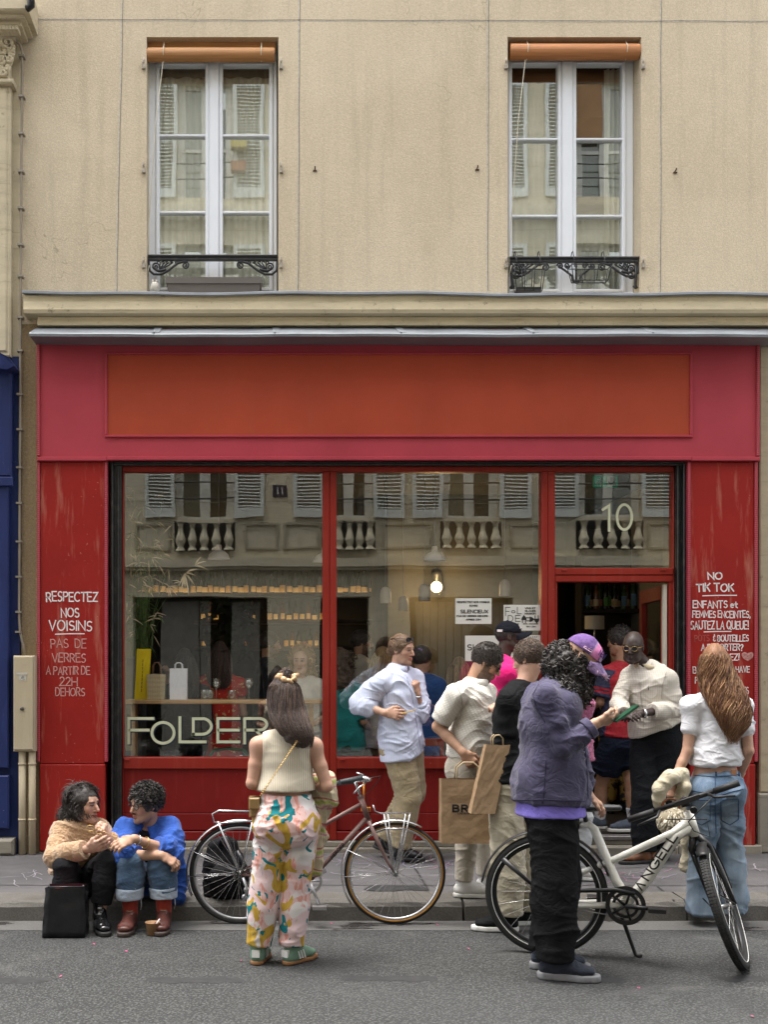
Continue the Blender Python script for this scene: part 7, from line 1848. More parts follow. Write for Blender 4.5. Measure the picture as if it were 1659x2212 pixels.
BRL = mat('brown_leather_shoe', (.16, .062, .025), .35, 0, .2, 12); f.shoe('L', -62, BRL, RUBB, .29); f.shoe('R', -72, BRL, RUBB, .29)
glasses(f, GOLD, LENS, (.023, .021), thin=.0015); ring_on(f, f.J['wrL'] + np.array((.03, 0, 0)), (1, .1, 0), .034, STEEL, 'watch', .004, .018)

# ---- red-haired woman
f = Fig('woman with long wavy red hair, white cropped T-shirt and flared blue jeans', -2.08, dict(pel=(1546, 1700), neck=(1551, 1508, .02), head=(1540, 1446, .02), shL=(1496, 1526, 0), elL=(1486, 1622, -.02), wrL=(1455, 1690, -.03), shR=(1606, 1526, 0), elR=(1618, 1622, -.06), wrR=(1601, 1672, .05), hipL=(1520, 1712, 0), hipR=(1573, 1712, 0), knL=(1519, 1845, 0), anL=(1518, 1992, .03), knR=(1577, 1842, .03), anR=(1579, 1982, .08)), 180, (-158, -2, 0), gz=.085, skin=(.50, .29, .20), bulk=.95, female=True)
f.hand('L', (-.15, .1, -1), (.9, .4, 0), curl=(.9, 1, 1.05, 1.1)); f.hand('R', (-.5, .2, -.8), (-.4, .8, 0), curl=(.3, .4, .4, .4))
f.body()
shirt(f, m_cloth('white_jersey', (.68, .68, .71), .03, .9, .2, 300, .2), .014, PZ(1651, -2.08), (0, 0), (.56, .56), .010, .006, fold=.012, seed=6, neckcut=(.055, .0, .06), drop=0, lam=.08, sk=(.128, .105))
DN = NT('faded_blue_denim'); v_ = DN.co(); sp_ = DN.sep(v_); fade = DN.noise(DN.mapv(v_, (6, 6, 2.2)), 1.3, 4, .5); tw = DN.noise(DN.mapv(v_, (300, 300, 90)), 1, 2)
DN = DN.set(col=DN.mix(DN.ramp(fade, [(.35, 0), (.7, 1)]), DN.mix(DN.ramp(tw, [(.3, 0), (.7, 1)]), (.075, .12, .19), (.13, .19, .27)), (.30, .37, .44)), rough=.9, spec=.15, nrm=DN.bump(DN.noise(v_, 16, 4), .3, .012))
jeans = trousers(f, DN, (.012, .014, .022, .034, .066), (1.99, 1.99), top=.095, glute=.016, fold=.015, seed=13, lam=.09, gw=-.045, hw=(.128, .155), e=.014, long_=.25)
STI = mat('denim_seam', (.035, .065, .13), .9); stitch(jeans, [[(1494, 1728), (1497, 1772), (1516, 1782), (1535, 1772), (1535, 1728), (1494, 1728)], [(1558, 1728), (1559, 1772), (1578, 1782), (1596, 1770), (1596, 1726), (1558, 1728)], [(1486, 1674), (1546, 1678), (1602, 1673)], [(1485, 1706), (1520, 1712), (1546, 1722), (1575, 1712), (1606, 1705)], [(1546, 1678), (1546, 1760), (1548, 1800)]], .0028, STI)
for px in (1494, 1548, 1597): stitch(jeans, [[(px, 1660), (px, 1676)]], .006, STI, 'belt_loop')
mt = MB(); p0 = P(1586, 1671, -2.08 - .115); mt.obox(p0, (.021, .010, 0), (0, 0, .024), (.001, -.003, 0)); mt.build('leather_label', mat('tan_leather', (.30, .13, .05), .6), jeans)
RH = np.array([(.19, .078, .028), (.29, .145, .060), (.12, .045, .018), (.40, .235, .11), (.21, .09, .035)])
longhair(f, [(1402, 1545, 9, .02, .03), (1408, 1545, 22, .02, .07), (1418, 1545, 29, .02, .10), (1440, 1545, 34, .02, .116), (1465, 1552, 40, .0, .105), (1490, 1563, 43, -.05, .08), (1515, 1574, 42, -.09, .06), (1540, 1583, 38, -.12, .05), (1562, 1588, 29, -.13, .04), (1580, 1587, 18, -.13, .03), (1594, 1584, 8, -.13, .02)], 1500, RH, (.19, .08, .03), -2.08, 9, .0029, .016, 15, (.60, 1.08), f.R[:2, 1], [Ell(f.J['head'] + f.R @ np.array((0, .11, -.035)), (.075, .062, .13), f.R, .02, True)], stray=1.5)
glasses(f, mat('black_plastic', (.012, .012, .013), .25), LENS, (.026, .022))
ring_on(f, f.J['wrL'] + np.array((.006, 0, .03)), (.45, 0, 1), .030, mat('silver_bracelet', (.5, .5, .52), .35, .8), 'bracelet', .003, .02)

# ---- woman in the printed trousers
f = Fig('woman with brown hair, cream ribbed top and flower print trousers seen from behind', -3.0, dict(pel=(619, 1768), neck=(616, 1588, .02), head=(617, 1516, .03), shL=(558, 1610, 0), elL=(544, 1692, -.02), wrL=(590, 1706, .24), shR=(678, 1612, 0), elR=(706, 1698, -.02), wrR=(668, 1702, .25), hipL=(592, 1782, 0), hipR=(650, 1782, 0), knL=(574, 1908, 0), anL=(557, 2044, 0), knR=(638, 1905, .01), anR=(630, 2048, -.01), waist=(616, 1703, .01), chest=(616, 1645, .02)), 178, (172, 4, 0), gz=.085, skin=(.50, .285, .20), bulk=1.0, female=True)
f.body()
RIBK = NT('cream_rib_knit'); v_ = RIBK.co(); wv = RIBK.wave(v_, 26, 'X'); RIBK = RIBK.set(col=RIBK.mix(wv, (.52, .46, .36), (.64, .575, .46)), rough=.9, spec=.15, nrm=RIBK.bump(wv, .35, .004))
sg_ = [Ell(f.J['sh' + S_] + np.array((-.035 if S_ == 'L' else .035, 0, .0)), (.066, .12, .13), None, .015, True) for S_ in 'LR']
shirt(f, RIBK, .010, PZ(1706, -3.0), (0, 0), (0, 0), fold=.004, seed=3, neckcut=(.06, -.0, (.056, .07, .05)), sk=(.14, .11), subs=sg_, name='tank_top', lam=.10, drop=0)
FP = NT('flower_print'); v_ = FP.co(); d1 = FP.mapv(v_, (1, 1, .8), (3, 1, 2)); n1 = FP.noise(d1, 8, 1.6, .5, 1.0); n2 = FP.noise(FP.mapv(v_, (1, 1, .75), (9, 4, 7)), 7, 1.6, .5, 1.1); n3 = FP.noise(FP.mapv(v_, (1.1, 1, .9), (5, 8, 1)), 9.5, 1.5, .5, 1.4); br_n = FP.noise(FP.mapv(v_, (1, 1, .3), (0, 0, 0), (0, .7, 0)), 55, 2)
cpt = FP.mix(FP.ramp(FP.noise(v_, 6, 2), [(.46, 0), (.5, 1)]), (.66, .62, .60), (.66, .50, .50))
pk_ = FP.mix(FP.ramp(br_n, [(.42, 0), (.5, 1)]), (.60, .27, .22), (.66, .45, .42))
cpt = FP.mix(FP.ramp(n1, [(.52, 0), (.53, 1)]), cpt, pk_)
cpt = FP.mix(FP.ramp(n2, [(.56, 0), (.568, 1)]), cpt, FP.mix(FP.ramp(br_n, [(.4, 0), (.6, 1)]), (.42, .26, .035), (.50, .33, .06)))
cpt = FP.mix(FP.ramp(n3, [(.635, 0), (.643, 1)]), cpt, (.012, .175, .20))
FP = FP.set(col=cpt, rough=.85, spec=.2, nrm=FP.bump(FP.noise(v_, 20, 4), .3, .012))
pants = trousers(f, FP, (.012, .018, .030, .032, .030), (1.94, 1.94), top=.135, fold=.011, seed=17, lam=.075, gw=-.055, gr=.105, hw=(.128, .168), e=.010, long_=.25)
GRS = mat('sage_suede', (.14, .235, .17), .9, 0, .15, 20); 
for S_, ty in (('L', 168), ('R', 138)):
    so = f.shoe(S_, ty, GRS, GUM, .27, .046, .085, .024, name='sneaker')
    a = f.J['an' + S_]; fw = basis(ty)[:, 1]; lw = basis(ty)[:, 0]; gm = MB(); gm.obox(a - fw * .055 - UPV * .018, lw * .022, UPV * .020, fw * .010); gm.build('heel_tab', WL_, so)
    gm = MB()
    for k in range(3):
        for sg in (1, -1): p = a + fw * (.012 + .022 * k) + lw * sg * .043 - UPV * .03; gm.obox(p, fw * .005, UPV * .024 - fw * .01, lw * .006)
    gm.build('side_stripes', WL_, so)
c = f.J['head']
BRH = np.array([(.040, .022, .017), (.060, .034, .025), (.028, .016, .013), (.095, .056, .04)])
rs_ = np.random.RandomState(18)
bun = [(c + np.array((.0, -.02, .155)) + nrm(rs_.normal(size=3)) * .034,) for _ in range(70)]
def bung(rt, i, rs): p = rt[0]; d = nrm(p - (c + np.array((0, -.02, .155)))); t = nrm(np.cross(d, rs.normal(size=3))); b = np.cross(t, d); return [p + (t * math.sin(k * .8) + b * math.cos(k * .8)) * .016 + d * .006 * math.sin(k) for k in range(8)]
bv, bf = remesh([Ell(c + np.array((0, -.02, .150)), (.034, .034, .036))], .006)
longhair(f, [(1464, 614, 8, .03, .03), (1470, 614, 22, .03, .07), (1482, 614, 32, .03, .10), (1504, 615, 36, .03, .115), (1530, 619, 38, .0, .10), (1552, 625, 39, -.05, .08), (1570, 632, 38, -.09, .06), (1584, 641, 34, -.11, .05), (1596, 650, 26, -.12, .04), (1606, 658, 15, -.12, .025)], 1300, BRH, (.030, .017, .013), -3.0, 5, .0026, .006, 8, (.66, 1.08), f.R[:2, 1], [Ell(c + f.R @ np.array((0, .11, -.035)), (.075, .062, .13), f.R, .02, True)], [(bv, bf, np.array((.035, .02, .015))), strands(bun, bung, 7, .004, BRH, .2, 6)])
gm = MB(); sc_c = c + np.array((.006, -.035, .132)); pts = []
for k in range(44): a = 2 * math.pi * k / 44; rr = .036 + .010 * math.sin(a * 9); pts.append(sc_c + np.array((rr * 1.25 * math.cos(a), rr * .9 * math.sin(a) * .8 - .01, .016 * math.sin(a * 2 + 1) + .008 * math.sin(a * 9 + 1))))
gm.tube(pts, [.014 + .005 * math.sin(k * 1.9) for k in range(44)], 8, True); gm.build('scrunchie', mat('gold_satin', (.55, .36, .20), .35, .1, .15, 30), f.root)

# ================================================================== the two seated on the kerb
f = Fig('dark haired woman in fuzzy camel sweater and black jeans sitting on the kerb, talking', -1.98, dict(pel=(170, 1900, .26), neck=(171, 1783, .06), head=(182, 1738, .02), shR=(136, 1798, .0), elR=(118, 1852, -.14), wrR=(188, 1834, -.26), shL=(212, 1796, .08), elL=(243, 1838, -.05), wrL=(235, 1812, -.22), hipR=(152, 1902, .22), hipL=(188, 1902, .22), knR=(140, 1872, -.20), anR=(146, 1962, -.20), knL=(232, 1862, -.20), anL=(214, 1962, -.22)), 22, (62, 2, 4), gz=.095, skin=(.52, .31, .225), bulk=.95, female=True, sh=.17)
f.hand('R', (.8, -.3, .25), (.35, .8, .4), curl=(.25, .3, .4, .5), spread=.10); f.hand('L', (-.3, -.4, .8), (-.9, .2, 0), curl=(.9, 1, 1, 1.1))
f.body(lip=(.38, .13, .11), nose=1.3)
CAM = m_cloth('camel_mohair', (.40, .245, .135), .12, 1, .9, 130, .8, 60, (.46, .30, .175), 9, .5)
shirt(f, CAM, .034, PZ(1893, -1.9), (0, 0), (1.80, 1.86), .036, -.004, .006, None, .014, 4, sk=(.16, .14), lam=.07, name='sweater', neckcut=(.05, .02, .058), disp=lambda V, N: V + N * (.007 * (vnoise(V / .010, 3) - .5))[:, None], front=.04)
for S_ in 'LR': cuff(f, S_, .70, .92, CAM, .020)
trousers(f, m_cloth('black_jeans_denim', (.014, .014, .016), .2, .9, .4, 300, .3), (.01, .012, .02, .024, .024), (1.78, 1.78), fold=.006, top=.05, seated=True)
for S_ in 'LR':
    o = f.shoe(S_, 20 if S_ == 'L' else 8, mat('patent_black', (.010, .010, .011), .12, 0, .1, 10, 0, 60, .6), RUBB, .27, .047, .095, .03, boot=.10, name='boot')
    a = f.J['an' + S_]; gm = MB()
    for z_ in (-.03, .02, .06): gm.obox(a + np.array((.01, -.055, z_)), (.012, 0, 0), (0, 0, .006), (0, .004, 0))
    gm.build('buckle', STEEL, o)
bkk = np.array([(.014, .011, .010), (.028, .021, .018), (.02, .015, .013)])
c, R, hsz = f.J['head'], f.R, f.hs
hb = [Ell(c + R @ np.array((0, -.03, .035)), (.095, .11, .098), R, .03), Ell(P(155, 1766, -1.92), (.07, .08, .085), None, .05), Ell(P(150, 1788, -1.90), (.055, .06, .05), None, .05), Ell(c + R @ np.array((0, .115, -.055)), (.062, .064, .092), R, .015, True)]
V, F = remesh(hb, .006); N = vnormals(V, F); V = V + N * (.018 * (vnoise(V / .028, 3) - .5))[:, None]; rs_ = np.random.RandomState(31); roots = []
for (e_, n_) in zip(hb[:3], (220, 120, 60)):
    for _ in range(n_ * 5):
        d = nrm(rs_.normal(size=3)); p = e_.c + (e_.R @ (e_.r * d)) * .96; L = R.T @ (p - c)
        if (L[1] > .062 and L[2] < .03) or (L[1] > .0 and L[2] < -.02 and abs(L[0]) < .085): continue
        roots.append((p, d))
def loose(rt, i, rs):
    p, d = rt; t = nrm(np.cross(d, np.cross((rs.normal() * .4, rs.normal() * .4, -1.0), d))); L = rs.uniform(.05, .10); b = np.cross(t, d); ph = rs.uniform(0, 6); w_ = rs.uniform(.003, .008)
    return [p + t * L * k / 9 + d * (.006 + .010 * math.sin(k / 9 * 3)) + b * w_ * math.sin(ph + k) for k in range(10)]
Vj, Fj, Cj = join([(V, F, np.array((.014, .011, .010))), strands(roots, loose, 9, .0026, bkk, .35, 4)]); mesh_np('hair', Vj, Fj, HAIRM, f.root, True, Cj)
gm = MB(); a = f.J['wrL'] + np.array((-.055, -.07, .06))
gm.tube([a + np.array((.026 * math.cos(t), 0, .018 * math.sin(t))) for t in np.linspace(0, 6.283, 16)], .0022, 5, True); gm.tube([a + np.array((-.052 + .026 * math.cos(t), -.02, .022 + .018 * math.sin(t))) for t in np.linspace(0, 6.283, 16)], .0022, 5, True); gm.tube([a + (.026, 0, 0), a + np.array((.10, .03, -.05))], .002, 5)
tag(gm.build('spectacles', GOLD), 'thin gold spectacles dangling from the seated woman’s hand'.replace('’', ''), 'spectacles')

f = Fig('curly haired man in bright blue jacket and cuffed jeans sitting on the kerb', -1.98, dict(pel=(318, 1900, .26), neck=(322, 1790, .06), head=(313, 1738, -.02), shR=(272, 1796, .0), elR=(266, 1848, -.16), wrR=(348, 1848, -.28), shL=(366, 1790, .04), elL=(371, 1840, -.14), wrL=(288, 1812, -.32), hipR=(300, 1902, .22), hipL=(338, 1902, .22), knR=(278, 1864, -.20), anR=(281, 1956, -.20), knL=(350, 1862, -.18), anL=(354, 1956, -.18)), -12, (-52, 6, -3), gz=.10, skin=(.43, .25, .165), bulk=1.0, sh=.18)
f.hand('L', (-.85, -.2, -.3), (.1, .7, -.7), curl=(.3, .35, .45, .5)); f.hand('R', (.8, .1, -.45), (-.2, .5, -.8), curl=(.4, .5, .55, .6))
f.body(brow=(.02, .014, .012), beard=((.045, .03, .022), .30))
shirt(f, m_cloth('black_tee', (.012, .012, .013)), .012, PZ(1898, -1.9), sl=(0, 0), fold=.004, neckcut=(.05, .05, .06), name='t_shirt')
BJ = m_cloth('workwear_blue', (.022, .075, .33), .14, .9, .4, 260, .35, 18, (.034, .105, .42), 5)
shirt(f, BJ, .022, PZ(1925, -1.8), (0, .0), (1.28, 1.28), .024, .010, .006, None, .021, 7, sk=(.17, .15), lam=.075, name='jacket', subs=[Sweep([f.J['neck'] + f.SB[:, 1] * .13 + UPV * .0, f.J['pel'] + f.SB[:, 1] * .30], [.035, .11], [.09, .16], f.SB[:, 0], k=.02, sub=True)], flare=.02)
collar_flaps(f, BJ, drop=.07); cuff(f, 'L', .24, .42, BJ, .026); cuff(f, 'R', .22, .40, BJ, .024)
# jacket tail hanging over the kerb
V, F = remesh([Sweep([P(368, 1852, -1.88), P(380, 1905, -1.86), P(384, 1948, -1.97)], [.05, .06, .035], [.09, .08, .03], (.3, 1, 0), flat1=True)], .007); V = folds(V, vnormals(V, F), .012, 3); mesh_np('jacket_tail', V, F, BJ, f.root)
DN2 = m_cloth('mid_blue_denim', (.045, .085, .155), .2, .92, .5, 260, .35, 16, (.10, .16, .25), 7)
trousers(f, DN2, (.012, .018, .028, .032, .036), (1.58, 1.58), fold=.010, top=.05, seed=4, seated=True)
DNL = m_cloth('pale_denim_turn_up', (.36, .42, .50), .1, .95, .6, 200, .4, 30)
for S_ in 'LR':
    a, b = f.J['kn' + S_], f.J['an' + S_]; V, F = remesh([Sweep([lerp(a, b, .49), lerp(a, b, .69)], [.088, .084], None, (1, 0, 0), True, True)], .006); V = folds(V, vnormals(V, F), .006, 5); o = mesh_np('turn_up', V, F, DNL, f.root)
    gm = MB(); rs_ = np.random.RandomState(4)
    for k in range(26): an = k / 26 * 6.283; p = lerp(a, b, .50) + np.array((.086 * math.cos(an), .086 * math.sin(an), 0)); gm.tube([p, p + rs_.normal(size=3) * .006 + np.array((0, 0, rs_.uniform(-.02, .012)))], .0014, 3)
    p = lerp(a, b, .68) + np.array((.075, -.04, 0)); gm.tube([p, p + np.array((.004, -.004, -.04)), p + np.array((-.002, -.003, -.07))], .0015, 4); gm.build('frayed_threads', mat('white_thread', (.6, .62, .65), .9), o)
    V, F = remesh([Sweep([lerp(a, b, .64), b], [.056, .048], None, (1, 0, 0))], .005, [(lerp(a, b, .69), UPV)]); mesh_np('sock', V, F, m_cloth('rust_red_sock', (.26, .035, .022), .15, .95, .6, 120), f.root)
    o = f.shoe(S_, -6 if S_ == 'R' else -2, mat('oxblood_leather', (.085, .028, .022), .38, 0, .3, 14, .3, 50), mat('dark_sole', (.05, .035, .03), .7), .285, .05, .10, .028, boot=.05, name='boot')
    gm = MB(); an_ = f.J['an' + S_]
    for k in range(5): gm.tube([an_ + np.array((-.02, -.045 - .012 * k, .03 - .018 * k)), an_ + np.array((0, -.056 - .013 * k, .028 - .018 * k)), an_ + np.array((.02, -.045 - .012 * k, .03 - .018 * k))], .003, 4)
    gm.build('laces', mat('tan_lace', (.34, .25, .16), .9), o)
bc_ = np.array([(.008, .0075, .007), (.016, .014, .013)])
c = f.J['head']
hair_cap(f, (.009, .008, .0075), .018, .062, -.045, .012, .022, parts=[tufts(f, 420, bc_, .045, .0048, 6, lambda p: p[1] < .085 and p[2] > .02 - .5 * max(0, -p[1]), .008, .3, .1, .02)], side=.0)
glasses(f, mat('black_plastic', (.012, .012, .013), .25), CLEARLENS, (.025, .021), nm='glasses')
gm = MB(); T = lambda x, y, z: c + f.R @ (np.array((x, y, z)) * f.hs); gm.tube([T(-.022, .096, -.05), T(-.008, .106, -.046), T(0, .108, -.047), T(.008, .106, -.046), T(.022, .096, -.05)], [.002, .005, .004, .005, .002], 6); gm.build('moustache', mat('dark_hair_plain', (.02, .015, .012), .6), f.root)
for k, m__ in ((.10, STEEL), (.30, GOLD)): ring_on(f, lerp(f.J['wrL'], f.J['elL'], k), f.J['elL'] - f.J['wrL'], .031 + .02 * k, m__, 'bracelet', .003, .007)
# ================================================================== people inside the bar
def insider(label, px, py, Y, yaw, top, hair, kind='short', skin=(.46, .27, .18), fem=False, bottom=(.02, .022, .03), hyaw=None, sl=.8, beard=None, dress=None, arm=None, hem=None, pitch=4, bulk=1.0):
    s_ = FPX / (Y + CAMD); k = s_; j = lambda dx, dz, dy=0: (px + dx * k, py + dz * k, dy)
    b = basis(yaw); l = b[:, 0]; fw = b[:, 1]
    q = lambda side, fwd, dz: (px + (l[0] * side + fw[0] * fwd) * k, py + dz * k, l[1] * side + fw[1] * fwd)
    J = dict(head=(px, py, 0), neck=q(0, -.02, .17), pel=q(0, -.01, .72))
    for S_, sg in (('L', 1), ('R', -1)):
        J['sh' + S_] = q(sg * .185, -.02, .24); J['el' + S_] = q(sg * .23, -.02, .52); J['wr' + S_] = q(sg * .16, .2, .58)
        J['kn' + S_] = q(sg * .09, .02, 1.14); J['an' + S_] = q(sg * .09, -.02, 1.50)
    if arm: J.update({a: q(*v) for a, v in arm.items()})
    f = Fig(label, Y, J, yaw, (yaw if hyaw is None else hyaw, pitch, 0), None, bulk, fem, .0085, skin, gz=FZ + .085)
    if arm:
        for S_ in 'LR':
            if 'wr' + S_ in arm: f.hand(S_, (0.1, -.2, 1), (-.8, -.3, 0), curl=(.7, .8, .9, 1))
    f.body(beard=beard)
    tm = top if not isinstance(top, tuple) else m_cloth('plain_cloth_%d_%d' % (px, py), top)
    shirt(f, tm, .022, hem if hem else None, sl=(sl, sl), fold=.008, seed=int(px), drop=.06, neckcut=(.05, .03, .06), name='dress' if dress else 'top', lam=.08, h=.010)
    if dress:
        pe = f.J['pel']; V, F = remesh([Sweep([pe + UPV * .12, pe - UPV * .1, pe - UPV * .55], [.15, .20, .26], [.12, .17, .22], l, False, True)], .010); V = folds(V, vnormals(V, F), .014, 3, ((2.5, 1), (-3, 1))); mesh_np('skirt', V, F, tm, f.root)
    else: trousers(f, m_cloth('dark_trousers', (.014, .015, .02)) if bottom == (.02, .022, .03) else bottom, (.015, .02, .03, .03, .03), fold=None, h=.011)
    for S_ in 'LR': f.shoe(S_, yaw, BLKL, RUBB)
    hc = f.J['head']
    if kind == 'short': hair_cap(f, hair, .014, .058, -.055, .006, .016, h=.007)
    elif kind == 'long':
        longhair(f, [(py - .128 * k, px, 3, 0, .02), (py - .115 * k, px, .07 * k, 0, .075), (py - .06 * k, px, .098 * k, -fw[1] * .01, .11), (py, px - fw[0] * .02 * k, .105 * k, -fw[1] * .03, .11), (py + .12 * k, px - fw[0] * .05 * k, .115 * k, -fw[1] * .07, .085), (py + .24 * k, px - fw[0] * .06 * k, .10 * k, -fw[1] * .10, .06), (py + .33 * k, px - fw[0] * .06 * k, .04 * k, -fw[1] * .10, .03)], 160, np.array([hair, mul(hair, 1.5), mul(hair, .7)]), mul(hair, .8), Y, 3, .008, .006, 9, (.75, 1), f.R[:2, 1], [Ell(hc + f.R @ np.array((0, .11, -.03)), (.075, .065, .12), f.R, .02, True)])
    elif kind == 'curly':
        rs_ = np.random.RandomState(int(px)); hb = [Ell(hc + f.R @ np.array((0, -.05, .03)), (.115, .11, .12), f.R, .03), Ell(hc + f.R @ np.array((0, -.07, -.12)), (.13, .09, .13), f.R, .05), Ell(hc + f.R @ np.array((0, .10, -.03)), (.072, .07, .12), f.R, .02, True)]
        V, F = remesh(hb, .008); N = vnormals(V, F); V = V + N * (.03 * (vnoise(V / .028, 3) - .5))[:, None]; roots = []
        while len(roots) < 260:
            e_ = hb[rs_.randint(2)]; d = nrm(rs_.normal(size=3)); p = e_.c + e_.R @ (e_.r * d); L = f.R.T @ (p - hc)
            if L[1] > .03 and abs(L[0]) < .07: continue
            roots.append((p, d))
        def gen(rt, i, rs): p, d = rt; t = nrm(np.cross(d, rs.normal(size=3)) + np.array((0, 0, -.8))); bb = np.cross(t, d); return [p + t * .1 * (k_ / 9 - .3) + (d * math.sin(k_ * 1.4) + bb * math.cos(k_ * 1.4)) * .012 for k_ in range(10)]
        Vj, Fj, Cj = join([(V, F, np.array(hair) * .7), strands(roots, gen, 9, .006, np.array([hair, mul(hair, 1.4), mul(hair, .7)]), .25, 4)]); mesh_np('hair', Vj, Fj, HAIRM, f.root, True, Cj)
    return f
RD = NT('red_flower_dress'); v_ = RD.co(); RD = RD.set(col=RD.mix(RD.ramp(RD.noise(v_, 26, 1.5), [(.60, 0), (.63, 1)]), (.50, .022, .010), (.62, .36, .16)), rough=.85)
insider('woman in red flowered dress with long dark brown hair seen from behind in the bar', 474, 1424, 1.25, 178, RD, (.045, .022, .014), 'long', fem=True, dress=True, sl=.4)
insider('bearded man in dark jacket in profile inside the bar, behind the wine glasses', 582, 1392, 1.5, 96, (.020, .023, .032), (.016, .012, .010), 'short', beard=((.03, .02, .015), .8), sl=1.8)
insider('curly blonde woman in pale top inside facing the left window', 650, 1428, .95, -12, (.55, .54, .48), (.40, .25, .11), 'curly', fem=True, skin=(.56, .36, .26))
insider('person in teal top with curly brown hair just right of the red mullion', 742, 1438, 1.0, 150, (.012, .21, .20), (.10, .06, .035), 'curly', fem=True, bottom=m_cloth('dark_green_apron', (.008, .05, .035)), sl=.9)
insider('bearded man in white T-shirt and dark hair in profile inside the second window', 782, 1388, 1.7, 95, (.56, .54, .47), (.014, .012, .011), 'short', beard=((.03, .022, .017), .85))
insider('blond person in cream jacket inside, behind the leaning man', 826, 1436, 1.25, 165, (.48, .42, .31), (.36, .24, .11), 'long', fem=True, sl=1.8)
insider('person in long blue coat inside, right of the leaning man', 912, 1424, .85, 150, m_cloth('chore_blue', (.022, .075, .24), .2), (.018, .014, .012), 'short', sl=1.8, dress=True)
insider('woman with long blond hair inside, left of the paper signs', 992, 1458, 1.2, 175, (.24, .12, .08), (.38, .26, .13), 'long', fem=True)
insider('person in dark clothes with one raised hand behind the bags on the bar', 398, 1440, 1.0, -160, (.02, .02, .022), (.02, .015, .012), 'long', fem=True, arm=dict(elR=(-.20, .12, .36), wrR=(-.12, .02, .06)) if False else dict(elL=(.22, .10, .42), wrL=(.11, .14, .12)), sl=1.5)
FS = NT('mustard_print'); v_ = FS.co(); FS = FS.set(col=FS.mix(FS.ramp(FS.noise(v_, 14, 2), [(.52, 0), (.56, 1)]), (.30, .18, .03), (.02, .018, .014)), rough=.9)
insider('person in mustard printed shorts deep inside the doorway', 1336, 1408, 1.5, 180, (.02, .02, .022), (.014, .012, .011), 'short', bottom=FS)
# ================================================================== bicycles
CHROME = mat('chrome', (.62, .62, .63), .22, .95, .06, 20)
ALLOY = mat('dull_alloy', (.42, .42, .43), .38, .85, .1, 20)
TYRE = mat('black_tyre', (.016, .016, .016), .75, 0, .2, 30, .4, 90)
def frame_of(ax):
    ax = nrm(ax); u = nrm(np.cross(ax, (0, 0, 1.))); v = np.cross(u, ax); v = v if v[2] > 0 else -v; return ax, u, v
def wheel(bike, c, ax, R, rt, tyre, wall, rim, n, line=None, tread=False, hub=.018, w=.05):
    ax, u, v = frame_of(ax); c = np.array(c)
    circ = lambda r, off=0, n=64: [c + (u * math.cos(t) + v * math.sin(t)) * r + ax * off for t in np.linspace(0, 2 * math.pi, n, endpoint=False)]
    gm = MB(); N_ = 72; prof = [(R - rt * 2 - .014, -.010), (R - rt * 2 + .004, -.012), (R - rt * 2 + .004, .012), (R - rt * 2 - .014, .010)]
    vs = [p for t in np.linspace(0, 2 * math.pi, N_, endpoint=False) for p in [c + (u * math.cos(t) + v * math.sin(t)) * r + ax * o for r, o in prof]]
    gm.add(vs, [(i * 4 + k, i * 4 + (k + 1) % 4, ((i + 1) % N_) * 4 + (k + 1) % 4, ((i + 1) % N_) * 4 + k) for i in range(N_) for k in range(4)], True); W = gm.build('wheel', rim, bike)
    gm = MB(); gm.tube(circ(R - rt, 0, 72), rt, 10, True); ty = gm.build('tyre', tyre, W)
    if wall:
        gm = MB()
        for sg in (-1, 1): gm.tube(circ(R - rt * 1.45, sg * rt * .62, 72), rt * .42, 6, True)
        gm.build('tyre_wall', wall, W)
    if line:
        gm = MB()
        for sg in (-1, 1): gm.tube(circ(R - rt * 1.5, sg * rt * .92, 72), .0025, 5, True)
        gm.build('reflective_line', line, W)
    if tread:
        gm = MB()
        for k in range(120):
            t = k / 120 * 6.283; d = u * math.cos(t) + v * math.sin(t); tt = -u * math.sin(t) + v * math.cos(t)
            for o in (-.5, 0, .5): gm.obox(c + d * (R - rt + rt * math.cos(o * .9)) + ax * rt * math.sin(o * 1.1), tt * .006, ax * rt * .18, d * .0018)
        gm.build('tread', TYRE, W)
    gm = MB(); gm.lathe(c - ax * w, [(0, 0), (.006, 0), (.006, .012), (hub, .014), (hub, .02), (hub * .6, .024), (hub * .6, 2 * w - .024), (hub, 2 * w - .02), (hub, 2 * w - .014), (.006, 2 * w - .012), (.006, 2 * w), (0, 2 * w)], 14, ax); gm.build('hub', ALLOY, W)
    gm = MB()
    for k in range(n):
        t = 2 * math.pi * k / n; sg = 1 if k % 2 else -1; t2 = t + sg * (.9 if k % 4 < 2 else -.9)
        gm.tube([c + (u * math.cos(t2) + v * math.sin(t2)) * hub + ax * sg * w * .55, c + (u * math.cos(t) + v * math.sin(t)) * (R - rt * 2 - .01)], .0012, 4, caps=False)
    gm.build('spokes', STEEL, W); return W
def guard(bike, c, ax, R, a0, a1, wd, m, name='mudguard'):
    ax, u, v = frame_of(ax); c = np.array(c); gm = MB(); n = 30; vs = []
    for i in range(n + 1):
        t = math.radians(a0 + (a1 - a0) * i / n); d = u * math.cos(t) + v * math.sin(t)
        for k in range(5): o = (k / 4 - .5) * 2; vs.append(c + d * (R - .010 * o * o) + ax * wd * o)
    gm.add(vs, [(i * 5 + k, i * 5 + k + 1, (i + 1) * 5 + k + 1, (i + 1) * 5 + k) for i in range(n) for k in range(4)], True)
    o = gm.build(name, m, bike, fix=False); s_ = o.modifiers.new('thick', 'SOLIDIFY'); s_.thickness = .003; return o
def pipe(bike, name, pts, r, m, n=10):
    gm = MB(); gm.tube(pts, r, n); return gm.build(name, m, bike)
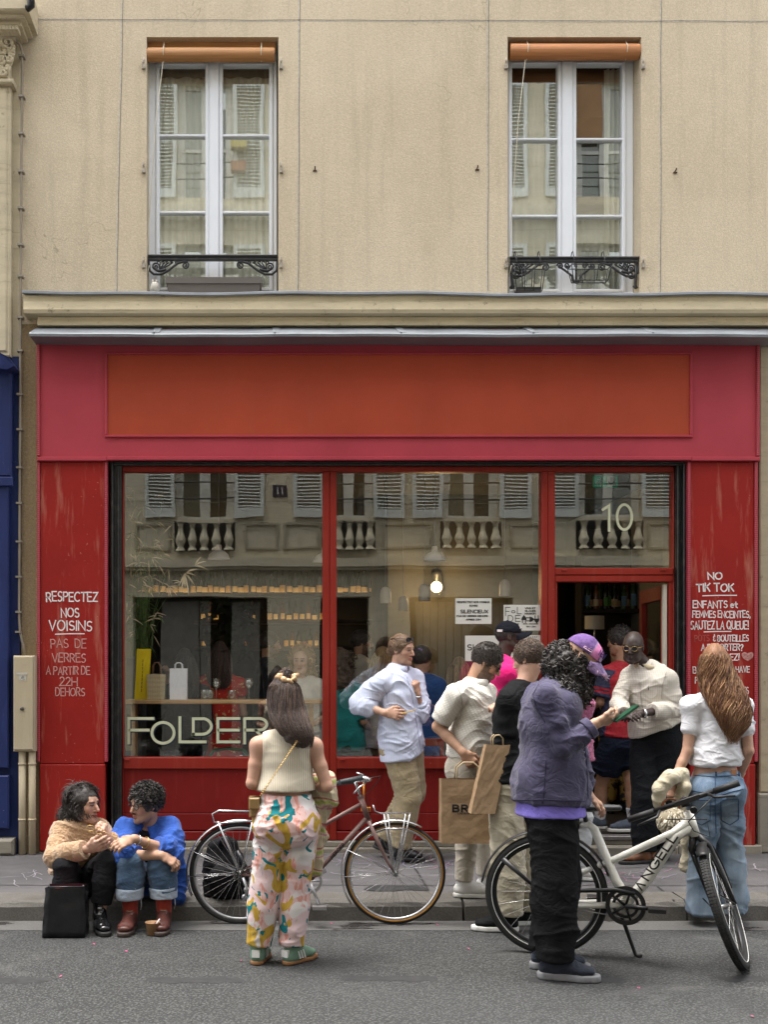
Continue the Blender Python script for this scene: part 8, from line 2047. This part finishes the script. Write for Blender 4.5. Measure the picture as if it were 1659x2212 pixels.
def ring_gear(bike, name, c, ax, r, m, teeth=0, th=.004):
    gm = MB(); ax = nrm(ax); gm.lathe(np.array(c) - ax * th, [(r * .78, 0), (r, 0), (r, 2 * th), (r * .78, 2 * th), (r * .78, 0)], 40, ax, False)
    _, u, v = frame_of(ax)
    for k in range(5): t = k * 1.2566; gm.tube([np.array(c), np.array(c) + (u * math.cos(t) + v * math.sin(t)) * r * .8], r * .07, 5)
    return gm.build(name, m, bike)
# ---- old rose-brown town bike in the gutter
BY = -2.03; bp = lambda a, b, dy=0: P(a, b, BY + dy)
BK = empty('bicycle', (PX(690, BY), BY, 0), 'old rose brown town bicycle with chrome mudguards and racks parked along the kerb', 'bicycle')
RH_, FH_ = bp(518, 1881), bp(853, 1881); RH_[2] = FH_[2] = .335
yx = (0, 1, 0)
wheel(BK, RH_, yx, .335, .015, TYRE, None, ALLOY, 36); wheel(BK, FH_, yx, .335, .015, TYRE, mat('amber_tyre_wall', (.36, .17, .03), .6), CHROME, 36)
ROSE = m_paint('rose_brown_metallic', (.155, .095, .085), .2, (.3, .25, .22), .3)
BB = bp(668, 1903); HT, HB = bp(779, 1722), bp(796, 1773); ST = bp(618, 1742); SM = lerp(ST, BB, .45)
gm = MB(); gm.tube([HT, HB], .0185, 12); gm.tube([lerp(HT, HB, .25), SM], .0135, 10); gm.tube([lerp(HT, HB, .85), BB], .0155, 12); gm.tube([ST, BB], .0145, 10)
for dy in (-.045, .045): gm.tube([BB + (0, dy * .6, 0), RH_ + (0, dy, 0)], .008, 8); gm.tube([SM + (0, dy * .4, 0), RH_ + (0, dy, 0)], .007, 8)
for a, b in ((HT, -1), (HB, 1)): gm.lathe(a, [(.022, -.010), (.022, .010)], 14, HB - HT)
gm.build('frame', ROSE, BK)
gm = MB()
for dy in (-.05, .05): gm.tube([HB + (0, dy * .5, 0), lerp(HB, FH_, .45) + (-.008, dy, 0), lerp(HB, FH_, .8) + (-.012, dy, 0), FH_ + (0, dy, 0)], [.013, .012, .009, .007], 8)
gm.build('fork', ROSE, BK)
gm = MB(); dwn = nrm(BB - lerp(HT, HB, .85)); ribbon.n = np.array((0, -1., 0)); write(gm, 'MERCIER', lerp(lerp(HT, HB, .85), BB, .52) + np.array((0, -.017, 0)) + np.cross((0, -1, 0), -dwn) * -.012, -dwn, np.cross((0, -1, 0), -dwn), .022, .005, 'c', .28); gm.build('frame_lettering', INK, BK)
guard(BK, RH_, yx, .358, 35, 205, .022, CHROME); guard(BK, FH_, yx, .358, 60, 215, .022, CHROME)
# handlebar, stem, brakes
gm = MB(); stt = bp(768, 1690); gm.tube([HT, stt, stt + (.03, 0, .012)], .011, 10); gm.tube([bp(783, 1679, -.02), bp(797, 1683, .05), bp(800, 1684, .16), bp(780, 1686, .28), bp(742, 1690, .33)], .0105, 8); gm.tube([bp(783, 1679, -.02), bp(790, 1679, -.12), bp(779, 1680, -.24)], .0105, 8); gm.build('handlebar', CHROME, BK)
for pts in ([bp(782, 1680, -.24), bp(734, 1690, -.30)], [bp(770, 1687, .29), bp(728, 1692, .33)]): pipe(BK, 'grip', pts, .0165, mat('grip_rubber', (.05, .055, .06), .6))
for dy in (-.20, .25):
    gm = MB(); gm.lathe(bp(790, 1683, dy), [(0, -.03), (.016, -.02), (.018, .01), (.010, .03), (0, .032)], 10, (1, 0, -.2)); gm.tube([bp(792, 1688, dy), bp(775, 1702, dy - .02), bp(764, 1714, dy - .03)], .006, 6); gm.tube([bp(785, 1674, dy), bp(770, 1669, dy)], .006, 6); gm.build('brake_lever', CHROME, BK)
pipe(BK, 'brake_cable', [bp(795, 1682, -.2), bp(822, 1676, -.12), bp(815, 1690, -.06), bp(790, 1716, -.03), bp(800, 1760, -.02)], .0028, mat('black_wire', (.015, .015, .015), .4), 5)
# saddle
gm = MB(); gm.tube([ST, ST + (-.018, 0, .10)], .012, 8); gm.build('seat_post', CHROME, BK)
V, F = remesh([Sweep([ST + (-.14, 0, .125), ST + (-.03, 0, .13), ST + (.13, 0, .12)], [.085, .05, .02], [.03, .026, .018], (0, 1, 0))], .008); mesh_np('saddle', V, F, BLKL, BK)
# racks
gm = MB(); z0 = PZ(1752, BY)
for dy in (-.055, .055): gm.tube([bp(559, 1753, dy), bp(472, 1751, dy), bp(458, 1758, dy), bp(462, 1776, dy), bp(480, 1778, dy), bp(560, 1772, dy)], .006, 6); gm.tube([bp(470, 1774, dy), RH_ + (0, dy, 0)], .006, 6); gm.tube([bp(545, 1772, dy), RH_ + (.005, dy, 0)], .005, 6)
for px in (480, 520, 556): gm.tube([bp(px, 1752, -.055), bp(px, 1752, .055)], .004, 5)
gm.build('rear_rack', CHROME, BK)
gm = MB(); z = PZ(1756, BY)
for dy in (-.06, 0, .06): gm.tube([bp(806, 1739, dy), bp(810, 1752, dy), bp(822, 1757, dy), bp(890, 1756, dy)], .005, 6)
for px in (826, 858, 888): gm.tube([bp(px, 1756, -.06), bp(px, 1756, .06)], .0045, 6)
for px in (829, 838, 876, 886):
    for dy in (-.06, .06): gm.tube([bp(px, 1757, dy), FH_ + ((px - 855) * .0003, dy * .95, 0)], .0045, 6)
gm.tube([bp(833, 1790, -.06), bp(882, 1790, -.06)], .0045, 6)
gm.build('front_rack', CHROME, BK)
# drive
cr = bp(669, 1903, -.05); ring_gear(BK, 'chainring', cr, yx, .082, ALLOY)
gm = MB(); gm.tube([cr + (0, -.03, 0), cr + (.06, -.03, -.155)], .010, 8); gm.obox(cr + np.array((.06, -.07, -.16)), (.045, 0, 0), (0, .03, 0), (0, 0, .010)); gm.build('crank', ALLOY, BK); gm = MB(); gm.tube([cr + (0, .12, 0), cr + (-.06, .12, .155)], .010, 8); gm.build('crank', ALLOY, BK)
ring_gear(BK, 'sprocket', RH_ + (0, -.045, 0), yx, .038, mat('oily_steel', (.10, .09, .08), .4, .7))
gm = MB(); gm.tube([RH_ + (.02, -.05, -.02), RH_ + (.05, -.05, -.10), RH_ + (.03, -.05, -.15)], .010, 6); gm.lathe(RH_ + (.045, -.055, -.10), [(0, 0), (.02, 0), (.02, .01), (0, .01)], 12, yx); gm.lathe(RH_ + (.03, -.055, -.15), [(0, 0), (.02, 0), (.02, .01), (0, .01)], 12, yx); gm.build('derailleur', ALLOY, BK)
gm = MB(); gm.tube([RH_ + (0, -.05, .038), cr + (0, 0, .08)], .004, 5); gm.tube([RH_ + (.04, -.05, -.165), cr + (0, 0, -.08)], .004, 5); gm.build('chain', mat('oily_steel', (.10, .09, .08), .4, .7), BK)
gm = MB(); c = bp(683, 1880, -.03); gm.obox(lerp(HB, BB, .78) + np.array((0, -.03, -.02)), (.02, 0, .012), (0, .014, 0), (-.008, 0, .014)); gm.build('dynamo', CHROME, BK)
for (h, s0) in ((RH_, 405), (FH_, 744)):
    gm = MB()
    for dy in (-.03, .03): gm.tube([h + (0, dy, 0), np.array((PX(s0 + 4, BY), BY + dy * .7, h[2] + .16))], .0025, 5); gm.tube([h + (0, dy, 0), np.array((PX(s0 - 0, BY), BY + dy * .7, h[2] - .02))], .0025, 5)
    gm.build('mudguard_stays', CHROME, BK)
gm = MB(); gm.obox(bp(790, 1748, .06), (.03, 0, 0), (0, .02, 0), (0, 0, .012)); gm.tube([bp(786, 1735, .06), bp(786, 1690, .05)], .006, 6); gm.build('lock_bracket', mat('orange_plastic', (.6, .24, .03), .5), BK)

# ---- white electric bicycle, front wheel turned towards the street
p0 = np.array((1.644, -2.79, 0)); hd = nrm((.957, -.29, 0)); side = np.array((-hd[1], hd[0], 0))      # side points to the shop
ap = lambda a, b, o=0: PR(a, b, p0, hd) + side * o
EB = empty('electric_bicycle', (float(p0[0]) + .5, float(p0[1]) - .15, 0), 'white electric bicycle with thick angular frame, front wheel turned towards the street', 'bicycle')
WHT = mat('satin_white_frame', (.72, .71, .65), .35, 0, .04, 4, 0, 60, .5)
BLK = mat('satin_black_parts', (.013, .013, .014), .42)
RC = ap(1180, 1930); RC[2] = .352
LINE = mat('reflective_white', (.6, .6, .58), .4)
wheel(EB, RC, side, .356, .027, TYRE, None, BLK, 24, LINE, hub=.03, w=.06)
fu = nrm((-.335, .03, .94)); ff = nrm((-.44, -.90, .0)); fax = nrm(np.cross(ff, fu))
FC = np.array((PX(1566, -3.1), -3.1, .345))
def wheel2():
    global frame_of
    old = frame_of
    def fo2(ax):
        ax = nrm(ax); u = nrm(ff - ax * (ff @ ax)); v = nrm(np.cross(ax, u)); v = v if v[2] > 0 else -v; return ax, u, v
    frame_of = fo2; wheel(EB, FC, fax, .356, .028, TYRE, None, BLK, 24, LINE, True, hub=.025, w=.055); guard(EB, FC, fax, .378, 60, 175, .028, BLK); frame_of = old
wheel2()
guard(EB, RC, side, .385, 20, 172, .030, BLK)
HTt, HTb = ap(1487, 1752), ap(1503, 1806); bb = ap(1352, 1952); stp = ap(1284, 1790); J1 = ap(1470, 1783)
gm = MB(); gm.tube([HTt, HTb], [.026, .030], 14); gm.tube([lerp(HTt, HTb, .35), ap(1455, 1800), ap(1330, 1856), ap(1245, 1888), RC + side * -.05], [.026, .024, .021, .019, .014], 12)
gm.tube([lerp(HTt, HTb, .6), ap(1462, 1806), ap(1395, 1905), ap(1372, 1930), ap(1345, 1926), ap(1330, 1900), stp, ap(1272, 1781), ap(1252, 1782)], [.028, .030, .033, .033, .032, .028, .025, .022, .018], 12)
gm.tube([ap(1245, 1888, .05), RC + side * .05], .014, 10); gm.tube([bb + side * -.03, ap(1248, 1953, -.05), RC + side * -.055], [.022, .015, .012], 10); gm.tube([bb + side * .03, ap(1248, 1953, .05), RC + side * .055], [.022, .015, .012], 10)
gm.lathe(bb - side * .045, [(0, 0), (.034, 0), (.034, .09), (0, .09)], 18, side); gm.tube([bb, ap(1372, 1926)], .034, 12)
gm.build('frame', WHT, EB)
gm = MB(); dt = nrm(ap(1462, 1806) - ap(1395, 1905)); nv = nrm(np.cross(hd, (0, 0, 1.))); nv = nv if nv[1] < 0 else -nv; up_ = nrm(np.cross(nv, dt)); up_ = up_; ribbon.n = nv
cc = lerp(ap(1386, 1914), ap(1460, 1806), .5) + nv * .034 + up_ * .012; write(gm, 'NGELL', cc + dt * .028 - up_ * .022, dt, up_, .044, .0095, 'c', .24, 0, .30)
a0 = cc - dt * .172 - up_ * .022; ribbon(gm, [a0 - dt * .017, a0 + up_ * .044, a0 + dt * .017], .0095); gm.build('frame_lettering', INK, EB)
gm = MB(); lug = HTb
for sg in (-1, 1):
    e = FC + fax * sg * .058; k = lerp(HTb, FC, .22) + fax * sg * .05 + fu * .02; gm.tube([HTb + fax * sg * .012, k, lerp(k, e, .5), e], [.024, .017, .014, .011], 10)
gm.tube([lerp(HTb, FC, .16) - fax * .06, lerp(HTb, FC, .16) + fax * .06], .018, 10)
gm.build('fork', BLK, EB)
gm = MB()
for sg in (-1, 1):
    for k in (0, 1): gm.tube([FC + fax * sg * .062, FC + fax * sg * .045 + nrm(ff * (.3 + .5 * k) + fu * (.8 - .5 * k)) * .375], .004, 5)
gm.build('mudguard_stays', BLK, EB)
# bars
barl, barr = P(1358, 1771, -2.94), P(1598, 1691, -3.20); bc = lerp(barl, barr, .53)
gm = MB(); gm.tube([HTt + (HTt - HTb) * .2, HTt + (HTt - HTb) * .45, bc], [.028, .024, .02], 10); gm.tube([lerp(barl, barr, .2), lerp(barl, barr, .8)], .015, 10); gm.obox(bc + np.array((0, 0, .0)), (barr - barl) * .11, (0, .018, 0), (0, 0, .014)); gm.build('handlebar', BLK, EB)
for a, b in ((0, .24), (.78, 1)): pipe(EB, 'grip', [lerp(barl, barr, a), lerp(barl, barr, b)], .0185, mat('grip_black', (.018, .018, .019), .65))
for a, b in ((P(1420, 1765, -3.05), P(1378, 1783, -3.07)), (P(1545, 1722, -3.24), P(1590, 1719, -3.28))):
    gm = MB(); gm.tube([lerp(barl, barr, .3) if a[0] < 2.4 else lerp(barl, barr, .72), a, b], [.010, .008, .006], 7); gm.build('brake_lever', BLK, EB)
pipe(EB, 'brake_cable', [P(1540, 1722, -3.22), P(1512, 1750, -3.24), P(1488, 1775, -3.2), P(1500, 1795, -3.2), P(1535, 1808, -3.2), P(1528, 1770, -3.22), P(1440, 1770, -3.12)], .0035, BLK, 5)
pipe(EB, 'front_light', [bc + np.array((.03, -.03, -.045)), bc + np.array((.025, -.05, -.05))], .02, BLK, 12)
# saddle and post
gm = MB(); gm.tube([ap(1268, 1784), ap(1262, 1752)], .014, 8); gm.build('seat_post', BLK, EB)
V, F = remesh([Sweep([ap(1225, 1744), ap(1275, 1744), ap(1338, 1745)], [.085, .05, .022], [.026, .024, .017], side)], .007); mesh_np('saddle', V, F, mat('dark_grey_saddle', (.028, .03, .032), .5), EB)
gm = MB(); gm.tube([ap(1240, 1762), ap(1240, 1790)], .035, 10); gm.build('saddle_bag', BLK, EB)
# belt guard, cranks
cg = bb - side * .055; ring_gear(EB, 'belt_guard', cg, side, .112, BLK, th=.008)
gm = MB(); g0, g1 = cg + np.array((0, 0, .100)), cg - np.array((0, 0, .1)); rr = RC - side * .06; gm.tube([ap(1372, 1926, -.06), ap(1330, 1918, -.06), ap(1248, 1920, -.06), rr + (0, 0, .04)], [.012, .014, .012, .01], 8); gm.build('chain_cover', BLK, EB)
ring_gear(EB, 'chainring', cg + side * .012, side, .075, BLK)
gm = MB(); gm.tube([cg - side * .02, cg - side * .025 + hd * .165 + np.array((0, 0, -.006))], .013, 8); gm.build('crank', BLK, EB); gm = MB(); gm.tube([bb + side * .07, bb + side * .075 - hd * .165], .013, 8); gm.build('crank', BLK, EB)
for c_, s_ in ((cg - side * .07 + hd * .168, -1), (bb + side * .12 - hd * .168, 1)): gm = MB(); gm.obox(c_, hd * .048, side * .045, (0, 0, .011)); gm.build('pedal', BLK, EB)
gm = MB(); gm.tube([RC - side * .04 + np.array((0, 0, -.05)), cg + side * .02 - np.array((0, 0, .075))], .0045, 5); gm.build('chain', ALLOY, EB)
gm = MB(); k0 = ap(1342, 1975); k1 = P(1374, 2058, -2.86); k1[2] = .012; gm.tube([k0, lerp(k0, k1, .3), k1, k1 + np.array((.02, -.03, -.004))], [.011, .012, .011, .014], 8); gm.build('kickstand', BLK, EB)
for a in (150, 128):
    t = math.radians(a); _, u, v = frame_of(side)
gm = MB(); pr2 = P(1086, 1855, RC[1] - .03); gm.tube([RC - side * .065, pr2], [.008, .016], 8); gm.build('mudguard_stays', BLK, EB)

# ================================================================== bags and small things
KRAFT = NT('kraft_paper'); v_ = KRAFT.co(); KRAFT = KRAFT.set(col=KRAFT.mix(KRAFT.ramp(KRAFT.noise(v_, 6, 5), [(.3, 0), (.7, 1)]), (.26, .165, .088), (.33, .22, .122)), rough=.75, nrm=KRAFT.bump(KRAFT.noise(v_, 7, 4), .55, .02))
TWINE = mat('paper_twine', (.46, .35, .21), .8)
kb1 = bag('shopping_bag', 'large flat brown paper bag with black capitals hanging from the polo man’s hand'.replace('’', ''), 'bag', 951, 1068, 1682, -2.06, KRAFT, .13, -.0, .55, True, True, TWINE, zb=PZ(1819, -2.06), ph=.11)
gm = MB(); write(gm, 'BRUT', P(1015, 1753, -2.06 - .072), U_, V_, .040, .013, 'c', .34, 0, PX(1052, -2.06) - PX(981, -2.06)); write(gm, '5, RUE REAUMUR, PARIS 3E', P(1015, 1759, -2.06 - .072), U_, V_, .010, .0025, 'c', .2, 0, .155); gm.build('print', INK, kb1)
bag('shopping_bag', 'narrow crumpled brown paper bag tilted in front of the black T-shirt man', 'bag', 1014, 1066, 1608, -2.32, KRAFT, .10, .10, .3, True, True, TWINE, zb=PZ(1756, -2.32), ph=.06)
lb_ = bag('leather_tote', 'black leather tote standing open on the road by the seated woman', 'bag', 98, 184, 1913, -2.34, BLKL, .16, .008, .25, False, flare=1.06, zb=.004, soft=True)
gm = MB(); gm.tube([P(103, 1916, -2.42), P(180, 1916, -2.42), P(180, 1916, -2.27), P(103, 1916, -2.27)], .006, 6, True); gm.build('rim', BLKL, lb_); gm = MB(); gm.tube([P(178, 1912, -2.3), P(187, 1930, -2.3), P(184, 1955, -2.3)], .007, 6); gm.build('strap', BLKL, lb_)
gm = MB(); gm.box(PX(108, -2.3), PX(176, -2.3), -2.37, -2.29, PZ(1918, -2.3) - .003, PZ(1918, -2.3)); gm.build('red_lining', mat('red_cloth_lining', (.35, .03, .05), .9), lb_)
V, F = remesh([Sweep([P(480, 1828, -1.78), P(482, 1860, -1.78), P(485, 1932, -1.78)], [.10, .125, .145], [.06, .085, .10], (1, 0, 0)), Ell(P(484, 1905, -1.88), (.10, .06, .11), None, .02)], .009, [(np.array((0, -1.78, KZ + .002)), -UPV)]); V = folds(V, vnormals(V, F), .014, 4); bb_ = tag(mesh_np('backpack', V, F, m_cloth('black_nylon', (.012, .012, .013), .2, .7, .3, 200)), 'black backpack standing on the pavement behind the old bicycle', 'backpack')
gm = MB(); gm.tube([P(475, 1826, -1.85), P(478, 1808, -1.86), P(490, 1806, -1.86), P(494, 1826, -1.85)], .012, 6); gm.tube([P(512, 1838, -1.88), P(534, 1880, -1.9), P(532, 1938, -1.9)], .016, 6); gm.build('strap', BLKL, bb_)
CU = empty('paper_cup', P(329, 2012, -2.27), 'small brown paper cup with a spoon on the road by the boots', 'cup'); c = np.array((PX(329, -2.33), -2.33, .003))
gm = MB(); gm.lathe(c, [(0, 0), (.036, .001), (.045, .075), (.047, .076), (.047, .079), (.043, .078), (.035, .01), (0, .01)], 20); gm.build('cup', mat('kraft_cup', (.42, .235, .115), .6), CU)
gm = MB(); gm.tube([c + (.0, 0, .03), c + (.045, -.01, .10)], .005, 5); gm.build('spoon', mat('white_card', (.66, .68, .73), .5), CU)
# crossbody bag of the woman in the road
TAN = mat('tan_leather_bag', (.24, .15, .055), .5, 0, .15, 12)
CB = empty('crossbody_bag', P(549, 1762, -3.0), 'small tan leather bag on a gold chain at the printed trousers', 'bag')
gm = MB(); gm.bbox(PX(538, -3.02), PX(560, -3.02), -3.08, -2.95, PZ(1763, -3.02), PZ(1722, -3.02), .012); gm.bbox(PX(537, -3.02), PX(561, -3.02), -3.095, -3.082, PZ(1745, -3.02), PZ(1720, -3.02), .008); gm.build('pouch', TAN, CB)
ch = [P(561, 1722, -3.04), P(575, 1700, -3.165), P(598, 1665, -3.185), P(622, 1630, -3.175), P(640, 1603, -3.155)]; gm = MB(); pts = [lerp(np.array(ch[int(t)]), np.array(ch[min(4, int(t) + 1)]), t - int(t)) for t in np.linspace(0, 3.999, 46)]
for k in range(45):
    d = nrm(pts[k + 1] - pts[k]); n_ = nrm(np.cross(d, (0, 1, 0))) if k % 2 else np.array((0, 1., 0)); gm.tube([pts[k] + d * .004 + n_ * .005, pts[k] + d * .011 + n_ * .005, pts[k] + d * .011 - n_ * .005, pts[k] + d * .004 - n_ * .005], .0022, 4, True)
gm.build('chain', GOLD, CB); pipe(CB, 'strap', [P(640, 1603, -3.155), P(646, 1594, -3.13), P(655, 1584, -3.05), P(658, 1580, -2.98)], .010, TAN)
# knitted cardigan over her arm
KN = NT('striped_knit'); v_ = KN.co(); z_ = KN.sep(v_)[2]; zz = KN.math('ADD', z_, KN.math('MULTIPLY', KN.noise(v_, 6, 2), .12)); st1 = KN.ramp(KN.math('FRACT', KN.math('MULTIPLY', zz, 7.0)), [(0, (.56, .48, .33)), (.5, (.56, .48, .33)), (.53, (.50, .16, .26)), (.60, (.56, .48, .33)), (.74, (.36, .45, .08)), (.84, (.56, .48, .33)), (.93, (.35, .05, .06)), (.97, (.56, .48, .33))]); KN = KN.set(col=st1, rough=.95, nrm=KN.bump(KN.wave(v_, 30, 'X', 1), .5, .006))
V, F = remesh([Sweep([P(682, 1690, -2.86), P(690, 1735, -2.88), P(684, 1800, -2.85), P(676, 1886, -2.84)], [.045, .06, .045, .03], [.05, .05, .04, .03], (1, 0, 0), False, True), Sweep([P(702, 1690, -2.9), P(708, 1735, -2.9)], [.05, .04], [.05, .05], (1, 0, 0), False, True)], .007); V = folds(V, vnormals(V, F), .016, 3, ((2.5, 1), (-3, 1)))
tag(mesh_np('cardigan', V, F, KN), 'cream striped knitted cardigan hanging beside the printed trousers', 'cardigan')
gm = MB(); c = P(680, 1688, -2.74); gm.lathe(c, [(0, 0), (.035, .001), (.045, .10), (.043, .10), (.034, .004)], 16); gm.lathe(c + (0, 0, .10), [(.045, 0), (.036, .03), (.012, .042), (0, .043)], 16); tag(gm.build('plastic_cup', CLEAR), 'clear plastic cup with domed lid held beside the striped cardigan', 'cup')
# cream cardigan and shaggy bag of the red-haired woman
CRM = m_cloth('cream_wool', (.46, .41, .30), .08, .95, .6, 130, .4, 20)
V, F = remesh([Sweep([P(1474, 1672, -2.12), P(1448, 1680, -2.2), P(1425, 1705, -2.2), P(1424, 1735, -2.18)], [.038, .043, .036, .025], [.04, .045, .036, .028], (1, 0, 0)), Sweep([P(1474, 1672, -2.12), P(1480, 1700, -2.16), P(1468, 1735, -2.14)], [.036, .032, .022], [.04, .034, .026], (1, 0, 0)), Sweep([P(1484, 1735, -2.0), P(1485, 1800, -2.0), P(1484, 1877, -2.0)], [.03, .035, .028], [.02, .02, .02], (1, 0, 0), False, True)], .007); V = folds(V, vnormals(V, F), .018, 5, lam=.07)
tag(mesh_np('cardigan', V, F, CRM), 'plain cream cardigan bunched over the red-haired woman’s forearm'.replace('’s', ''), 'cardigan')
SB_ = empty('shaggy_bag', P(1450, 1790, -2.25), 'shaggy cream loop-fringed handbag with brown ring handle beside the flared jeans', 'bag'); rs_ = np.random.RandomState(2); c = P(1451, 1768, -2.24)
V, F = remesh([Ell(c, (.075, .05, .075))], .008); roots = []
for k in range(260): d = nrm(rs_.normal(size=3)); roots.append((c + d * np.array((.078, .052, .076)), d))
def fr_(rt, i, rs): p, d = rt; t = np.array((0, 0, -1.)); L = rs.uniform(.025, .05); return [p + d * .012 * math.sin(k / 6 * 3.14) + t * L * k / 6 + rs.normal(size=3) * .0008 for k in range(7)]
Vj, Fj, Cj = join([(V, F, np.array((.42, .36, .26))), strands(roots, fr_, 6, .0055, np.array([(.60, .54, .42), (.50, .44, .33), (.66, .60, .48)]), .1, 3, 4)]); mesh_np('fringe', Vj, Fj, m_col('wool_loops', .95, .1), SB_, True, Cj)
gm = MB(); gm.tube([c + np.array((.055 * math.cos(t), .01, .075 + .05 * math.sin(t))) for t in np.linspace(0, 6.283, 20)], .008, 7, True); gm.build('handle', mat('tortoiseshell', (.14, .045, .012), .2), SB_)
# petals and litter on the road
prr = random.Random(9)
for px, py in [(202, 2040), (130, 2110), (272, 2055), (716, 1995), (945, 1998), (1625, 2196), (1012, 2050), (520, 2075), (1380, 2135)]:
    c = ground_pt(px, py, .004); gm = MB(); pts = [c + np.array((.008 * math.cos(a) * prr.uniform(.7, 1.2), .011 * math.sin(a) * prr.uniform(.7, 1.2), prr.uniform(.001, .008))) for a in np.linspace(0, 6.283, 7)[:-1]]; gm.add(pts + [c + np.array((0, 0, .003))], [(i, (i + 1) % 6, 6) for i in range(6)]); tag(gm.build('petal', mat('pink_petal', (.55, .06, .20), .7)), 'tiny pink petal lying on the asphalt', 'petal', 'pink petals scattered on the road')
